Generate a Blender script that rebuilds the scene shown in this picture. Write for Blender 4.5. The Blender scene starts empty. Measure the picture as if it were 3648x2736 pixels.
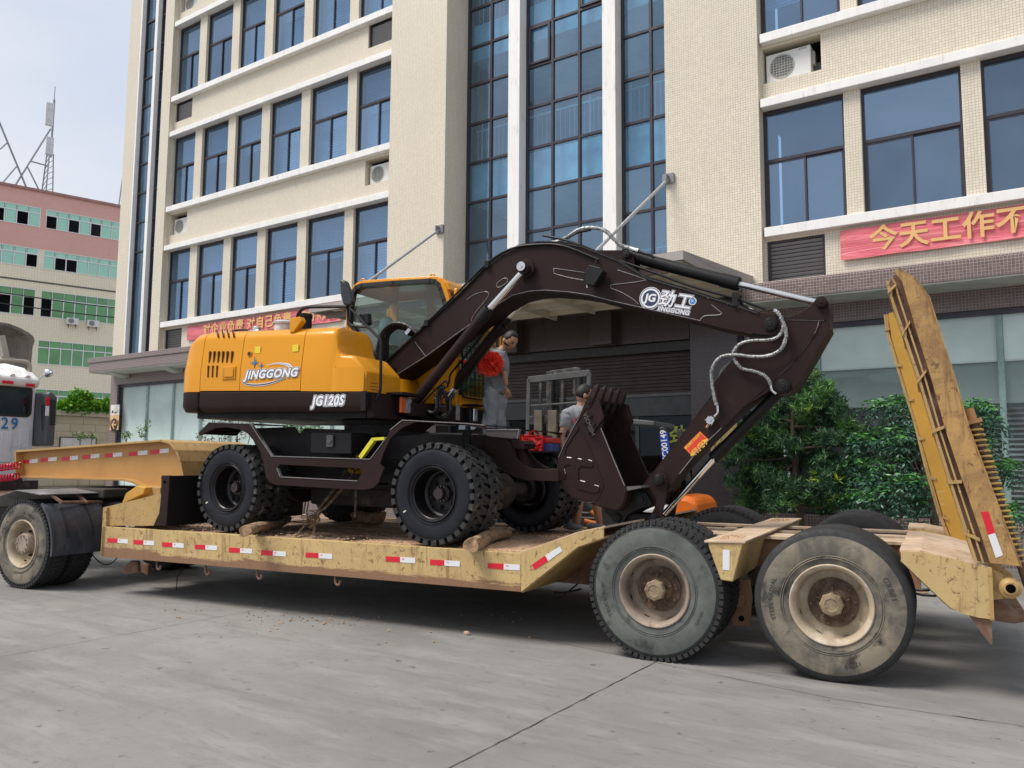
import bpy, math, random
import numpy as np
from mathutils import Vector, Matrix, Euler
from mathutils.geometry import tessellate_polygon
SC = bpy.context.scene
COL = SC.collection
R = random.Random(7)
PI = math.pi
# ---------------------------------------------------------------- camera
F, YAW, PIT, ROL, H = 2873.4, math.radians(34.05), math.radians(5.58), math.radians(.37), 1.6
_cy, _sy = math.cos(YAW), math.sin(YAW)
FW = np.array([-_sy*math.cos(PIT), _cy*math.cos(PIT), math.sin(PIT)])
_r = np.array([_cy, _sy, 0.0]); _u = np.cross(_r, FW)
RT = math.cos(ROL)*_r+math.sin(ROL)*_u
UP = -math.sin(ROL)*_r+math.cos(ROL)*_u
CAM = np.array([0, 0, H])
cd = bpy.data.cameras.new('camera'); cam = bpy.data.objects.new('camera', cd); COL.objects.link(cam)
cam.matrix_world = Matrix(((RT[0], UP[0], -FW[0], 0), (RT[1], UP[1], -FW[1], 0), (RT[2], UP[2], -FW[2], H), (0, 0, 0, 1)))
cd.sensor_fit = 'HORIZONTAL'; cd.sensor_width = 36; cd.lens = 36*F/3648; cd.clip_end = 2000; cd.clip_start = .1
SC.camera = cam
# ---------------------------------------------------------------- light
W = bpy.data.worlds.new('World'); SC.world = W; W.use_nodes = True
nt = W.node_tree; nt.nodes.clear()
def wn(t): return nt.nodes.new(t)
SUN_EL, SUN_AZ = math.radians(57), math.radians(218)   # azimuth clockwise from +Y: behind the camera, to its left
sky = wn('ShaderNodeTexSky'); sky.sky_type = 'NISHITA'; sky.sun_disc = False
sky.sun_elevation = SUN_EL; sky.sun_rotation = SUN_AZ; sky.air_density = 1.2; sky.dust_density = 4
bg1 = wn('ShaderNodeBackground'); bg1.inputs[1].default_value = .07
nt.links.new(sky.outputs[0], bg1.inputs[0])
tc = wn('ShaderNodeTexCoord'); mp = wn('ShaderNodeMapping'); mp.inputs['Scale'].default_value = (1, 1, 2.2)
nz = wn('ShaderNodeTexNoise'); nz.inputs['Scale'].default_value = 2.2; nz.inputs['Detail'].default_value = 5; nz.inputs['Roughness'].default_value = .5
rp = wn('ShaderNodeValToRGB'); rp.color_ramp.elements[0].position = .38; rp.color_ramp.elements[0].color = (.70, .765, .90, 1)
rp.color_ramp.elements[1].position = .62; rp.color_ramp.elements[1].color = (.84, .87, .94, 1)
nt.links.new(tc.outputs['Generated'], mp.inputs[0]); nt.links.new(mp.outputs[0], nz.inputs[0]); nt.links.new(nz.outputs[0], rp.inputs[0])
bg2 = wn('ShaderNodeBackground'); bg2.inputs[1].default_value = .84; nt.links.new(rp.outputs[0], bg2.inputs[0])
mx = wn('ShaderNodeMixShader'); mx.inputs[0].default_value = .88
nt.links.new(bg1.outputs[0], mx.inputs[1]); nt.links.new(bg2.outputs[0], mx.inputs[2])
wo = wn('ShaderNodeOutputWorld'); nt.links.new(mx.outputs[0], wo.inputs[0])
sl = bpy.data.lights.new('sun', 'SUN'); sl.energy = 3.0; sl.angle = math.radians(24); sl.color = (1, .94, .86)
so = bpy.data.objects.new('sun', sl); COL.objects.link(so)
_d = Vector((math.sin(SUN_AZ)*math.cos(SUN_EL), math.cos(SUN_AZ)*math.cos(SUN_EL), math.sin(SUN_EL)))
so.rotation_euler = _d.to_track_quat('Z', 'Y').to_euler(); so.location = (0, -10, 30)
SC.view_settings.view_transform = 'Standard'; SC.view_settings.look = 'None'
SC.view_settings.exposure = .30; SC.view_settings.gamma = 1; SC.view_settings.use_curve_mapping = False
# ---------------------------------------------------------------- survey helpers: picture readings -> points on known planes of the place
A0 = np.array([-1.414, 6.403, 0.]); PSI = math.radians(6.7)      # trailer frame: s along the trailer, t away from the camera side, z up
S_ = np.array([math.cos(PSI), math.sin(PSI), 0]); T_ = np.array([-math.sin(PSI), math.cos(PSI), 0])
K = dict(c3=(0, 1100, 1.58), i4=(500, 900, 1.843), e1=(650, 1450, 2.765), e2=(1350, 1450, 2.949), cb=(1150, 950, 2.766),
         bm=(1500, 900, 1.58), rt=(2300, 900, 1.58), lk=(2150, 1400, 3.318), bk=(1650, 1150, 2.212), i7=(2200, 850, 4.424),
         ra=(2900, 1000, 1.659), td=(3050, 1750, 2.764), r1=(300, 1700, 2.458), r2=(1150, 1700, 2.212), r5=(2050, 1780, 3.16),
         hy=(1400, 1250, 4.148), yb=(600, 1100, 3.16), S=(0, 0, 1), z2=(1200, 0, 1.58), cn=(300, 1200, 3.687), en=(1650, 1000, 2.458),
         tk=(0, 1500, 2.553), tc=(0, 1150, 3.016), pk=(0, 600, 1.843), z1=(0, 0, 1.58), z4=(2000, 1700, 1.3422), bs=(2500, 1250, 2.2125), rw=(2400, 0, 1.58))
def _px(k, x, y): a = K[k]; return a[0]+x/a[2], a[1]+y/a[2]
def ray(px, py): return FW*F+RT*(px-1824)-UP*(py-1368)
def onpl(k, x, y, p, n):
    d = ray(*_px(k, x, y)); return CAM+d*(np.dot(np.array(p)-CAM, n)/np.dot(d, n))
def Wy(k, x, y, Y): p = onpl(k, x, y, (0, Y, 0), np.array([0, 1., 0])); return (p[0], p[2])
def Wz(k, x, y, z): return onpl(k, x, y, (0, 0, z), np.array([0, 0, 1.]))
def toT(P): v = np.array(P)-A0; return np.array([v@S_, v@T_, v[2]])
def fromT(s, t, z): return A0+S_*s+T_*t+np.array([0, 0, z])
def Tt(k, x, y, t): return toT(onpl(k, x, y, A0+T_*t, T_))
def TP(k, pts, t): return [(lambda q: (q[0], q[2]))(Tt(k, x, y, t)) for x, y in pts]
def T3(k, pts, t):
    if not hasattr(t, '__len__'): t = [t]*len(pts)
    return [tuple(Tt(k, p[0], p[1], tt)) for p, tt in zip(pts, t)]
def Ts(k, x, y, s): return toT(onpl(k, x, y, A0+S_*s, S_))
def Tz(k, x, y, z): return toT(Wz(k, x, y, z))
# ---------------------------------------------------------------- mesh builder
class M:
    def __init__(s): s.v = []; s.f = []; s.m = []; s.sm = []
    def add(s, vs, fs, mi=0, smooth=False):
        b = len(s.v); s.v += [tuple(map(float, v)) for v in vs]
        for f in fs: s.f.append([b+i for i in f]); s.m.append(mi); s.sm.append(smooth)
        return s
    def box(s, a, b, mi=0):
        x0, y0, z0 = a; x1, y1, z1 = b
        if x0 > x1: x0, x1 = x1, x0
        if y0 > y1: y0, y1 = y1, y0
        if z0 > z1: z0, z1 = z1, z0
        return s.add([(x0, y0, z0), (x1, y0, z0), (x1, y1, z0), (x0, y1, z0), (x0, y0, z1), (x1, y0, z1), (x1, y1, z1), (x0, y1, z1)],
                     [(3, 2, 1, 0), (4, 5, 6, 7), (0, 1, 5, 4), (1, 2, 6, 5), (2, 3, 7, 6), (3, 0, 4, 7)], mi)
    def obox(s, c, ax, ay, az, mi=0):
        c, ax, ay, az = [np.array(q, float) for q in (c, ax, ay, az)]
        vs = [c+i*ax+j*ay+k*az for k in (-1, 1) for j in (-1, 1) for i in (-1, 1)]
        return s.add(vs, [(0, 2, 3, 1), (4, 5, 7, 6), (0, 1, 5, 4), (1, 3, 7, 5), (3, 2, 6, 7), (2, 0, 4, 6)], mi)
    def beam(s, p, q, w, h, up=(0, 0, 1), mi=0):
        p, q = np.array(p, float), np.array(q, float); d = q-p; L = np.linalg.norm(d); d /= L
        u = np.array(up, float); side = np.cross(d, u)
        if np.linalg.norm(side) < 1e-4: side = np.cross(d, (1, 0, 0))
        side /= np.linalg.norm(side); u = np.cross(side, d)
        return s.obox((p+q)/2, d*L/2, side*w/2, u*h/2, mi)
    def prism(s, poly, m0, m1, mi=0, smooth=False, holes=()):
        n = len(poly); loops = [list(poly)]+[list(h) for h in holes]
        flat = [p for l in loops for p in l]
        a = [m0(p) for p in flat]; b = [m1(p) for p in flat]; N = len(flat)
        if holes:
            tri = tessellate_polygon([[Vector((p[0], p[1], 0)) for p in l] for l in loops])
            fs = [tuple(t) for t in tri]+[tuple(N+i for i in reversed(t)) for t in tri]
        else:
            fs = [tuple(range(n)), tuple(N+i for i in reversed(range(n)))]
        s.add(a+b, fs, mi, False)
        base = len(s.v)-2*N; o = 0
        for l in loops:
            k = len(l)
            for i in range(k):
                j = (i+1) % k
                s.f.append([base+o+i, base+o+j, base+N+o+j, base+N+o+i]); s.m.append(mi); s.sm.append(smooth)
            o += k
        return s
    def tp(s, poly, t0, t1, mi=0, smooth=False, holes=()):     # profile in (s,z), thickness along t
        return s.prism(poly, lambda p: (p[0], t0, p[1]), lambda p: (p[0], t1, p[1]), mi, smooth, holes)
    def yp(s, poly, y0, y1, mi=0): return s.tp(poly, y0, y1, mi)
    def zp(s, poly, z0, z1, mi=0): return s.prism(poly, lambda p: (p[0], p[1], z0), lambda p: (p[0], p[1], z1), mi)
    def xp(s, poly, x0, x1, mi=0, smooth=False): return s.prism(poly, lambda p: (x0, p[0], p[1]), lambda p: (x1, p[0], p[1]), mi, smooth)
    def tube(s, path, r, seg=8, mi=0, smooth=True, closed=False):
        P = [np.array(p, float) for p in path]; n = len(P); rings = []
        rr = r if hasattr(r, '__len__') else [r]*n
        t = P[1]-P[0]; t /= np.linalg.norm(t)
        u = np.cross(t, (0, 0, 1)); 
        if np.linalg.norm(u) < .05: u = np.cross(t, (1, 0, 0))
        u /= np.linalg.norm(u)
        vs = []
        for i in range(n):
            if i == 0: t = P[1]-P[0]
            elif i == n-1: t = P[-1]-P[-2]
            else: t = P[i+1]-P[i-1]
            t = t/(np.linalg.norm(t)+1e-9); u = u-t*np.dot(u, t); u /= (np.linalg.norm(u)+1e-9); w = np.cross(t, u)
            for k in range(seg):
                a = 2*PI*k/seg; vs.append(P[i]+rr[i]*(math.cos(a)*u+math.sin(a)*w))
        fs = []
        for i in range(n-1):
            for k in range(seg):
                k2 = (k+1) % seg; fs.append((i*seg+k, i*seg+k2, (i+1)*seg+k2, (i+1)*seg+k))
        s.add(vs, fs, mi, smooth)
        b = len(s.v)-n*seg
        s.f.append([b+k for k in reversed(range(seg))]); s.m.append(mi); s.sm.append(False)
        s.f.append([b+(n-1)*seg+k for k in range(seg)]); s.m.append(mi); s.sm.append(False)
        return s
    def lathe(s, prof, c, ax='t', seg=48, mi=0, smooth=True, close=False):   # prof: (radius, height along axis)
        c = np.array(c, float); vs = []; n = len(prof)
        A = {'t': ((1, 0, 0), (0, 0, 1), (0, 1, 0)), 'z': ((1, 0, 0), (0, 1, 0), (0, 0, 1)), 's': ((0, 1, 0), (0, 0, 1), (1, 0, 0))}[ax]
        e1, e2, e3 = [np.array(q, float) for q in A]
        for k in range(seg):
            a = 2*PI*k/seg
            for r, h in prof: vs.append(c+r*(math.cos(a)*e1+math.sin(a)*e2)+h*e3)
        fs = []
        for k in range(seg):
            k2 = (k+1) % seg
            for i in range(n if close else n-1):
                j = (i+1) % n; fs.append((k*n+i, k2*n+i, k2*n+j, k*n+j))
        s.add(vs, fs, mi, smooth)
        return s
    def cyl(s, p, q, r, seg=16, mi=0, r2=None):
        return s.tube([p, q], [r, r2 if r2 is not None else r], seg, mi)
    def ball(s, c, r, n=8, mi=0, sc=(1, 1, 1)):
        vs = []; fs = []
        for i in range(n+1):
            th = PI*i/n
            for k in range(2*n):
                a = PI*k/n; vs.append((c[0]+r*sc[0]*math.sin(th)*math.cos(a), c[1]+r*sc[1]*math.sin(th)*math.sin(a), c[2]+r*sc[2]*math.cos(th)))
        for i in range(n):
            for k in range(2*n):
                k2 = (k+1) % (2*n); fs.append((i*2*n+k, (i+1)*2*n+k, (i+1)*2*n+k2, i*2*n+k2))
        return s.add(vs, fs, mi, True)
ORG = {}
def mesh(name, mb, mats, org=(0, 0, 0)):
    me = bpy.data.meshes.new(name); o = np.array(org, float)
    me.from_pydata([tuple(np.array(v)-o) for v in mb.v], [], mb.f)
    if not hasattr(mats, '__len__'): mats = [mats]
    for m in mats: me.materials.append(m)
    me.polygons.foreach_set('material_index', mb.m); me.polygons.foreach_set('use_smooth', mb.sm)
    me.update()
    if any(mb.sm): me.set_sharp_from_angle(angle=math.radians(42))
    bm_ = __import__('bmesh').new(); bm_.from_mesh(me); __import__('bmesh').ops.recalc_face_normals(bm_, faces=bm_.faces); bm_.to_mesh(me); bm_.free()
    return me
def bevel(o, w=.006, seg=2):
    b = o.modifiers.new('bevel', 'BEVEL'); b.width = w; b.segments = seg; b.limit_method = 'ANGLE'; b.angle_limit = math.radians(35); b.harden_normals = False
    return o
SPLIT = {'tail_deck', 'running_rail', 'fender_top', 'equalizer', 'cross_tie', 'main_beam', 'blade_arm', 'guard_post', 'boom_bracket', 'cylinder_bracket', 'link', 'bucket_ear', 'side_edge', 'outrigger_arm', 'pivot_plate', 'catwalk', 'mirror', 'chassis_rail', 'beam_flange', 'window_paper', 'lift_chain', 'hose', 'cable', 'rear_post', 'foot_bracket', 'side_plate', 'air_hose', 'tail_underside', 'landing', 'side_wall', 'cornice', 'cornice_upper', 'soffit', 'tilt_cylinder', 'stiffener', 'suspension_cylinder', 'hose_fitting', 'strap', 'boom_cheek'}
def islands(mb):
    par = list(range(len(mb.v)))
    def f(i):
        while par[i] != i: par[i] = par[par[i]]; i = par[i]
        return i
    for q in mb.f:
        for j in q[1:]: par[f(q[0])] = f(j)
    g = {}
    for k, q in enumerate(mb.f): g.setdefault(f(q[0]), []).append(k)
    out = []
    for ks in g.values():
        m = M(); idx = {}
        for k in ks:
            fs = []
            for j in mb.f[k]:
                if j not in idx: idx[j] = len(m.v); m.v.append(mb.v[j])
                fs.append(idx[j])
            m.f.append(fs); m.m.append(mb.m[k]); m.sm.append(mb.sm[k])
        out.append(m)
    return out
def part(name, mb, mats, parent, bev=0, label=None, kind=None, at=None):
    if name in SPLIT and at is None and not kind:
        ms = islands(mb)
        if 1 < len(ms) < 40:
            for m in ms[1:]: part1(name, m, mats, parent, bev, label)
            mb = ms[0]
    return part1(name, mb, mats, parent, bev, label, kind, at)
def part1(name, mb, mats, parent, bev=0, label=None, kind=None, at=None):
    """mesh part given in its frame's coordinates; at = own origin (mesh then built round 0)"""
    org = ORG.get(parent.name, (0, 0, 0)) if parent else (0, 0, 0)
    if at is None: me = mesh(name, mb, mats, org)
    else: me = mesh(name, mb, mats)
    o = bpy.data.objects.new(name, me); COL.objects.link(o)
    if parent: o.parent = parent
    if at is None: ORG[o.name] = org
    else: o.location = tuple(np.array(at)-np.array(org)); ORG[o.name] = (0, 0, 0)
    if bev: bevel(o, bev)
    if label: o['label'] = label
    if kind: o['kind'] = kind
    return o
def inst(me, name, parent, at, rot=(0, 0, 0), scale=None):
    org = ORG.get(parent.name, (0, 0, 0)) if parent else (0, 0, 0)
    o = bpy.data.objects.new(name, me); COL.objects.link(o); o.parent = parent
    o.location = tuple(np.array(at)-np.array(org)); o.rotation_euler = rot
    if scale: o.scale = scale
    ORG[o.name] = (0, 0, 0)
    return o
def thing(name, label, cat, org=(0, 0, 0), frame='W', group=None, rz=0):
    o = bpy.data.objects.new(name, None); COL.objects.link(o); o.empty_display_size = .2
    if frame == 'T': o.location = tuple(fromT(*org)); o.rotation_euler = (0, 0, PSI+rz)
    else: o.location = org; o.rotation_euler = (0, 0, rz)
    ORG[o.name] = org; o['label'] = label; o['category'] = cat
    if group: o['group'] = group
    return o
def solo(name, mb, mats, label, cat, org=(0, 0, 0), frame='W', group=None, bev=0, kind=None):
    me = mesh(name, mb, mats, org); o = bpy.data.objects.new(name, me); COL.objects.link(o)
    if frame == 'T': o.location = tuple(fromT(*org)); o.rotation_euler = (0, 0, PSI)
    else: o.location = org
    ORG[o.name] = org
    if label: o['label'] = label; o['category'] = cat
    if group: o['group'] = group
    if kind: o['kind'] = kind
    if bev: bevel(o, bev)
    return o
def struct(name, mb, mats): 
    o = bpy.data.objects.new(name, mesh(name, mb, mats)); COL.objects.link(o); o['kind'] = 'structure'; return o
def dup(root, loc, label=None, rz=None):
    r = root.copy(); COL.objects.link(r); r.location = loc
    if rz is not None: r.rotation_euler = (0, 0, rz)
    if label: r['label'] = label
    for ch in list(root.children):
        c = ch.copy(); COL.objects.link(c); c.parent = r
        for g in list(ch.children):
            d = g.copy(); COL.objects.link(d); d.parent = c
    return r
def smooth_path(pts, n=6):
    P = [np.array(p, float) for p in pts]; out = []
    for i in range(len(P)-1):
        a, b, c, d = P[max(i-1, 0)], P[i], P[i+1], P[min(i+2, len(P)-1)]
        for k in range(n):
            t = k/n; out.append(.5*((2*b)+(-a+c)*t+(2*a-5*b+4*c-d)*t*t+(-a+3*b-3*c+d)*t**3))
    out.append(P[-1]); return out
# ---------------------------------------------------------------- text as mesh
def text_mb(body, size, fmap, bold=0., shear=0., ex=.001, align='CENTER', mi=0, spacing=1., sx=1.):
    c = bpy.data.curves.new('t', 'FONT'); c.body = body; c.size = size; c.offset = bold; c.shear = shear; c.extrude = ex
    c.align_x = align; c.align_y = 'CENTER'; c.space_character = spacing; c.resolution_u = 3
    o = bpy.data.objects.new('t', c); COL.objects.link(o)
    dg = bpy.context.evaluated_depsgraph_get(); me = bpy.data.meshes.new_from_object(o.evaluated_get(dg))
    mb = M(); mb.add([fmap(v.co.x*sx, v.co.y, v.co.z) for v in me.vertices], [tuple(p.vertices) for p in me.polygons], mi)
    bpy.data.objects.remove(o); bpy.data.curves.remove(c); bpy.data.meshes.remove(me)
    return mb
def tmap(s0, t0, z0, rot=0):       # text on a plate facing the camera side (-t)
    c, s = math.cos(rot), math.sin(rot)
    return lambda x, y, z: (s0+x*c-y*s, t0-z, z0+x*s+y*c)
# ---------------------------------------------------------------- materials
def newmat(name):
    m = bpy.data.materials.new(name); m.use_nodes = True; n = m.node_tree; n.nodes.clear()
    o = n.nodes.new('ShaderNodeOutputMaterial'); b = n.nodes.new('ShaderNodeBsdfPrincipled'); n.links.new(b.outputs[0], o.inputs[0])
    return m, n, b
def L(n, a, b): n.links.new(a, b)
def noise(n, coord, scale, detail=4, rough=.55, dist=0):
    q = n.nodes.new('ShaderNodeTexNoise'); q.inputs['Scale'].default_value = scale; q.inputs['Detail'].default_value = detail
    q.inputs['Roughness'].default_value = rough; q.inputs['Distortion'].default_value = dist; L(n, coord, q.inputs['Vector']); return q.outputs[0]
def ramp(n, fac, stops):
    q = n.nodes.new('ShaderNodeValToRGB'); e = q.color_ramp.elements
    while len(e) < len(stops): e.new(.5)
    for i, (p, c) in enumerate(stops): e[i].position = p; e[i].color = (c[0], c[1], c[2], 1) if hasattr(c, '__len__') else (c, c, c, 1)
    L(n, fac, q.inputs[0]); return q.outputs[0]
def mixc(n, fac, a, b, typ='MIX'):
    q = n.nodes.new('ShaderNodeMix'); q.data_type = 'RGBA'; q.blend_type = typ
    for v, i in ((fac, 0), (a, 6), (b, 7)):
        if hasattr(v, 'is_linked'): L(n, v, q.inputs[i])
        elif i == 0: q.inputs[0].default_value = v
        else: q.inputs[i].default_value = (v[0], v[1], v[2], 1)
    return q.outputs[2]
def coords(n, kind='Object', scale=(1, 1, 1), rnd=True):
    t = n.nodes.new('ShaderNodeTexCoord'); out = t.outputs[kind]
    if rnd:
        oi = n.nodes.new('ShaderNodeObjectInfo'); a = n.nodes.new('ShaderNodeVectorMath'); a.operation = 'MULTIPLY_ADD'
        L(n, oi.outputs['Random'], a.inputs[0]); a.inputs[1].default_value = (13, 7, 5); L(n, out, a.inputs[2]); out = a.outputs[0]
    if scale != (1, 1, 1):
        m = n.nodes.new('ShaderNodeMapping'); m.inputs['Scale'].default_value = scale; L(n, out, m.inputs[0]); out = m.outputs[0]
    return out
def bumpn(n, h, strength, dist=.01, nrm=None):
    b = n.nodes.new('ShaderNodeBump'); b.inputs['Strength'].default_value = strength; b.inputs['Distance'].default_value = dist
    L(n, h, b.inputs['Height'])
    if nrm: L(n, nrm, b.inputs['Normal'])
    return b.outputs[0]
MATS = {}
def pm(name, col, rough=.5, metal=0., var=.15, scale=3., bump=.0, bscale=60., dirt=None, coat=0., spec=.5, rvar=.1, stretch=(1, 1, 1), dirt2=None):
    if name in MATS: return MATS[name]
    m, n, b = newmat(name); c = coords(n, scale=stretch)
    f = noise(n, c, scale, 5)
    out = ramp(n, f, [(.3, [x*(1-var) for x in col]), (.7, [min(1, x*(1+var)) for x in col])])
    for dd in (dirt, dirt2):
        if dd:
            dc, lo, hi, ds = dd[:4]; g = noise(n, c, ds, 8, .65, .3); g = ramp(n, g, [(lo, 0.), (hi, 1.)]); out = mixc(n, g, out, dc)
    L(n, out, b.inputs['Base Color']); b.inputs['Metallic'].default_value = metal
    rr = ramp(n, noise(n, c, scale*2.3, 5), [(.3, max(0, rough-rvar)), (.7, min(1, rough+rvar))]); L(n, rr, b.inputs['Roughness'])
    b.inputs['Coat Weight'].default_value = coat; b.inputs['Coat Roughness'].default_value = .08; b.inputs['Specular IOR Level'].default_value = spec
    if bump: L(n, bumpn(n, noise(n, c, bscale, 4), bump), b.inputs['Normal'])
    MATS[name] = m; return m
def worn(name, col, rust=(.15, .065, .025), pale=(.60, .52, .36), chip=.63, stain=.58, streak=.60, amt=.8, rough=.55, grime=(.24, .15, .07), low=None):
    if name in MATS: return MATS[name]
    m, n, b = newmat(name); c = coords(n)
    def mapd(sc):
        q = n.nodes.new('ShaderNodeMapping'); q.inputs['Scale'].default_value = sc; L(n, c, q.inputs[0]); return q.outputs[0]
    o = ramp(n, noise(n, c, 1.6, 6, .6), [(.3, [x*.84 for x in col]), (.7, [x*1.12 for x in col])])
    o = mixc(n, ramp(n, noise(n, c, 4.5, 9, .75, .6), [(stain, 0.), (stain+.16, .75*amt)]), o, grime)
    o = mixc(n, ramp(n, noise(n, mapd((7, 7, .8)), 2.2, 7, .7, .4), [(streak, 0.), (streak+.10, .7*amt)]), o, rust)
    o = mixc(n, ramp(n, noise(n, mapd((.8, .8, 9)), 2.6, 6, .7, .8), [(.60, 0.), (.68, .55*amt)]), o, pale)
    o = mixc(n, ramp(n, noise(n, c, 17, 9, .72, .8), [(chip, 0.), (chip+.035, .9*amt)]), o, rust)
    o = mixc(n, ramp(n, noise(n, c, 31, 6, .6), [(.69, 0.), (.71, .8)]), o, pale)
    if low:
        sx = n.nodes.new('ShaderNodeSeparateXYZ'); L(n, n.nodes.new('ShaderNodeTexCoord').outputs['Object'], sx.inputs[0]); ad = n.nodes.new('ShaderNodeMath'); ad.operation = 'MULTIPLY_ADD'
        L(n, noise(n, mapd((.5, .5, 3)), 1.7, 7, .7, .5), ad.inputs[0]); ad.inputs[1].default_value = -.34; L(n, sx.outputs[2], ad.inputs[2])
        o = mixc(n, ramp(n, ad.outputs[0], [(low, .9), (low+.02, 0.)]), o, (.21, .105, .06))
    L(n, o, b.inputs['Base Color']); b.inputs['Roughness'].default_value = rough; h = noise(n, c, 22, 9, .7, .5)
    L(n, bumpn(n, h, .25, .006), b.inputs['Normal']); MATS[name] = m; return m
# ================================================================ building materials
def mosaic(name, col, grout, var=.06, tile=.05, g=.07, rough=.35, bump=.35, tint=None, rawtile=False):
    m, n, b = newmat(name); t = n.nodes.new('ShaderNodeTexCoord'); sx = n.nodes.new('ShaderNodeSeparateXYZ'); L(n, t.outputs['Object'], sx.inputs[0])
    def mt(op, a, c=None):
        q = n.nodes.new('ShaderNodeMath'); q.operation = op
        for i, v in enumerate((a, c)):
            if v is None: continue
            if hasattr(v, 'is_linked'): L(n, v, q.inputs[i])
            else: q.inputs[i].default_value = v
        return q.outputs[0]
    u = mt('DIVIDE', mt('ADD', sx.outputs[0], sx.outputs[1]), tile); v = mt('DIVIDE', sx.outputs[2], tile)
    cu, cv = mt('FRACT', mt('ADD', u, 1000.)), mt('FRACT', mt('ADD', v, 1000.))
    def edge(q): return mt('MINIMUM', q, mt('SUBTRACT', 1., q))
    e = mt('MINIMUM', edge(cu), edge(cv)); mask = ramp(n, e, [(g*.7, 0.), (g*1.5, 1.)])
    fu, fv = mt('FLOOR', u), mt('FLOOR', v); cb = n.nodes.new('ShaderNodeCombineXYZ'); L(n, fu, cb.inputs[0]); L(n, fv, cb.inputs[1])
    wn_ = n.nodes.new('ShaderNodeTexWhiteNoise'); L(n, cb.outputs[0], wn_.inputs[0])
    base = ramp(n, wn_.outputs[0], [(0., [x*(1-var) for x in col]), (1., [min(1, x*(1+var)) for x in col])])
    big = noise(n, t.outputs['Object'], .5, 5); base = mixc(n, ramp(n, big, [(.35, 0.), (.75, .5)]), base, tint or [x*.86 for x in col])
    mp_ = n.nodes.new('ShaderNodeMapping'); mp_.inputs['Scale'].default_value = (5, 5, .35); L(n, t.outputs['Object'], mp_.inputs[0])
    st = ramp(n, noise(n, mp_.outputs[0], 1, 6, .7), [(.55, 0.), (.8, .35)]); base = mixc(n, st, base, [x*.7 for x in col])
    if rawtile: col_out = base
    else: col_out = mixc(n, mask, grout, base)
    L(n, col_out, b.inputs['Base Color']); b.inputs['Roughness'].default_value = rough
    if not rawtile: L(n, bumpn(n, mask, bump, .004), b.inputs['Normal'])
    return m
CREAM = mosaic('cream_mosaic', (.74, .67, .54), (.47, .42, .33)); CREAMT = mosaic('cream_tile', (.74, .67, .54), (.4, .3, .2), rawtile=True, rough=.3)
BROWN = mosaic('brown_mosaic', (.16, .115, .105), (.42, .36, .34), var=.18, g=.06); BROWNT = mosaic('brown_tile', (.16, .115, .105), (.3, .3, .3), var=.2, rawtile=True, rough=.3)
GROUT = pm('cream_grout', (.40, .355, .26), .8); BGROUT = pm('brown_grout', (.42, .37, .35), .8)
BAND = pm('white_band', (.80, .79, .77), .6, var=.05, scale=1.2, dirt=((.42, .40, .36), .56, .82, 3.5), stretch=(4, 4, .7))
FRAME = pm('bronze_frame', (.045, .04, .05), .4, metal=.3, var=.1)
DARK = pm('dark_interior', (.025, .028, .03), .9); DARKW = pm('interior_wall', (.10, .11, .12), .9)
def glassm(name, tint, refl, rough=.02, trans=.5, wav=.0, edge=.5, rv_=.3):
    m, n, b = newmat(name); out = [q for q in n.nodes if q.type == 'OUTPUT_MATERIAL'][0]; n.nodes.remove(b)
    tr = n.nodes.new('ShaderNodeBsdfTransparent'); tr.inputs[0].default_value = (*tint, 1)
    gl = n.nodes.new('ShaderNodeBsdfGlossy'); gl.inputs['Roughness'].default_value = rough; gl.inputs[0].default_value = (*refl, 1)
    df = n.nodes.new('ShaderNodeBsdfDiffuse'); df.inputs[0].default_value = (*[x*.6 for x in refl], 1)
    c = coords(n); g = noise(n, c, .9, 3)
    if wav: 
        bb = bumpn(n, noise(n, c, .7, 2), wav, .02); L(n, bb, gl.inputs['Normal'])
    ge = n.nodes.new('ShaderNodeNewGeometry'); oi = n.nodes.new('ShaderNodeObjectInfo')
    rb = n.nodes.new('ShaderNodeMapRange'); rb.inputs[3].default_value = 1-rv_; rb.inputs[4].default_value = 1+rv_; L(n, oi.outputs['Random'], rb.inputs[0])
    vm = n.nodes.new('ShaderNodeVectorMath'); vm.operation = 'SCALE'; vm.inputs[0].default_value = refl; L(n, rb.outputs[0], vm.inputs['Scale']); L(n, vm.outputs[0], gl.inputs[0])
    L(n, mixc(n, ge.outputs['Backfacing'], tint, (1, 1, 1)), tr.inputs[0])
    lw = n.nodes.new('ShaderNodeLayerWeight'); lw.inputs[0].default_value = .35
    mr = n.nodes.new('ShaderNodeMapRange'); mr.inputs[3].default_value = 1-trans; mr.inputs[4].default_value = min(1, 1-trans+edge); L(n, lw.outputs[0], mr.inputs[0])
    bf = n.nodes.new('ShaderNodeMath'); bf.operation = 'SUBTRACT'; bf.inputs[0].default_value = 1; L(n, ge.outputs['Backfacing'], bf.inputs[1]); mm_ = n.nodes.new('ShaderNodeMath'); mm_.operation = 'MULTIPLY'; L(n, mr.outputs[0], mm_.inputs[0]); L(n, bf.outputs[0], mm_.inputs[1])
    a = n.nodes.new('ShaderNodeMixShader'); L(n, mm_.outputs[0], a.inputs[0]); L(n, tr.outputs[0], a.inputs[1]); L(n, gl.outputs[0], a.inputs[2])
    d = n.nodes.new('ShaderNodeMixShader'); L(n, ramp(n, g, [(.35, .02), (.8, .14)]), d.inputs[0]); L(n, a.outputs[0], d.inputs[1]); L(n, df.outputs[0], d.inputs[2])
    L(n, d.outputs[0], out.inputs[0]); return m
BLUEG = glassm('blue_glass', (.40, .64, .90), (.40, .55, .73), trans=.62, wav=.3)
BLUEC = glassm('blue_glass_clear', (.42, .78, 1.), (.44, .58, .74), trans=.72, wav=.2)
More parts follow.
